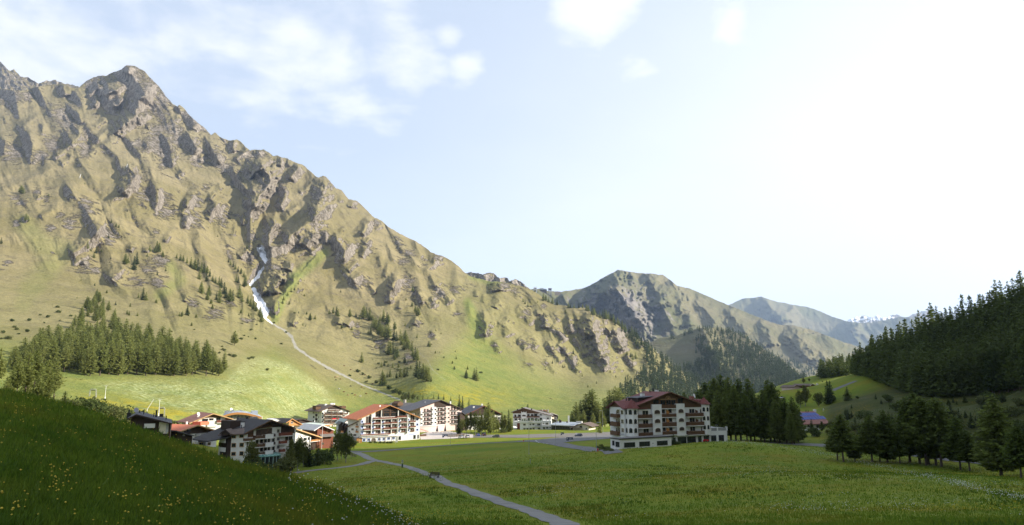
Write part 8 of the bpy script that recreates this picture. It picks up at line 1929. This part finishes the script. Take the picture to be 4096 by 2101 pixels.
zc = g.math('MAXIMUM', g.math('ADD', sx.outputs[2], .12), .05)
cv = g.n('ShaderNodeCombineXYZ'); g.link(g.math('DIVIDE', sx.outputs[0], zc), cv.inputs[0]); g.link(g.math('DIVIDE', sx.outputs[1], zc), cv.inputs[1])
plane = cv.outputs[0]
n1 = g.noise(plane, 4.2, 9, .58, .15); n2 = g.noise(plane, .55, 5, .55)
def blob(u, v, r, soft=1, amp=1.0):
    soft = 1; r *= 1.5
    a, c = ray(u, v); d = Vector((float(a), 1, float(c))).normalized()
    vm = g.n('ShaderNodeVectorMath', operation='DISTANCE'); g.link(tc, vm.inputs[0]); vm.inputs[1].default_value = d
    return g.math('MULTIPLY', g.step(vm.outputs['Value'], r, r*(1-soft)), amp)
K = 4096/2575.
blobs = [(250,40,.13,1,.5),(330,90,.1,1,.55),(560,110,.11,1,.5),(700,200,.1,1,.55),(880,220,.08,1,.7),(750,120,.09,1,.65),(450,90,.11,1,.55),(60,60,.16,1,.75),(800,170,.12,1,.62),(830,90,.07,1,.55),(1010,170,.075,1,.8),(1000,50,.05,1,.62),(1500,20,.085,.9,.9),(1615,155,.05,.9,.85),(1830,60,.055,.9,.85),(1860,100,.04,1,.6),(1130,95,.03,1,.6),(1170,165,.04,1,.5),(1700,100,.035,1,.6),(640,150,.08,1,.45),(150,150,.14,1,.4),(900,220,.09,1,.5)]
acc = None
for u_, v_, r_, s_, a_ in blobs:
    bb = blob(u_*K, v_*K, r_, s_, a_)
    acc = bb if acc is None else g.math('MAXIMUM', acc, bb)
cl = g.step(g.math('ADD', acc, g.math('MULTIPLY', g.math('SUBTRACT', n1, .5), 1.9)), .22, .95)
# thin high veil, thicker towards the sun's side and the horizon
vx = g.math('ADD', g.math('MULTIPLY', sx.outputs[0], .95), g.math('MULTIPLY', sx.outputs[2], -1.25))
veil = g.step(g.math('ADD', vx, g.math('MULTIPLY', g.math('SUBTRACT', n2, .5), .5)), -.80, .28)
dens = g.math('MAXIMUM', g.math('MULTIPLY', cl, .85), veil)
white = (7.8, 7.8, 7.85)
base = g.mix(.72, sky.outputs[0], (5.6, 6.25, 7.3))
cm = g.mix(dens, base, white)
g.link(cm, bg.inputs['Color'])
bg.inputs['Strength'].default_value = .066
SC.view_settings.view_transform = 'Standard'; SC.view_settings.look = 'None'; SC.view_settings.exposure = 1.2; SC.view_settings.gamma = 1.0
HAZE = True
if HAZE:
    hz = MB().box(-14000, -1500, -300, 20000, 21000, 2600)
    m = bpy.data.materials.new('air'); m.use_nodes = True; t = m.node_tree
    t.nodes.remove(t.nodes['Principled BSDF'])
    pv = t.nodes.new('ShaderNodeVolumePrincipled'); pv.inputs['Density'].default_value = 4.6e-5
    pv.inputs['Color'].default_value = (.52, .70, 1, 1); pv.inputs['Anisotropy'].default_value = .25
    t.links.new(pv.outputs[0], t.nodes['Material Output'].inputs['Volume'])
    h = hz.build('haze', m); h['kind'] = 'stuff'
SC.cycles.max_bounces = 6; SC.cycles.diffuse_bounces = 2; SC.cycles.transparent_max_bounces = 8; SC.cycles.volume_bounces = 0
SC.cycles.use_denoising = True
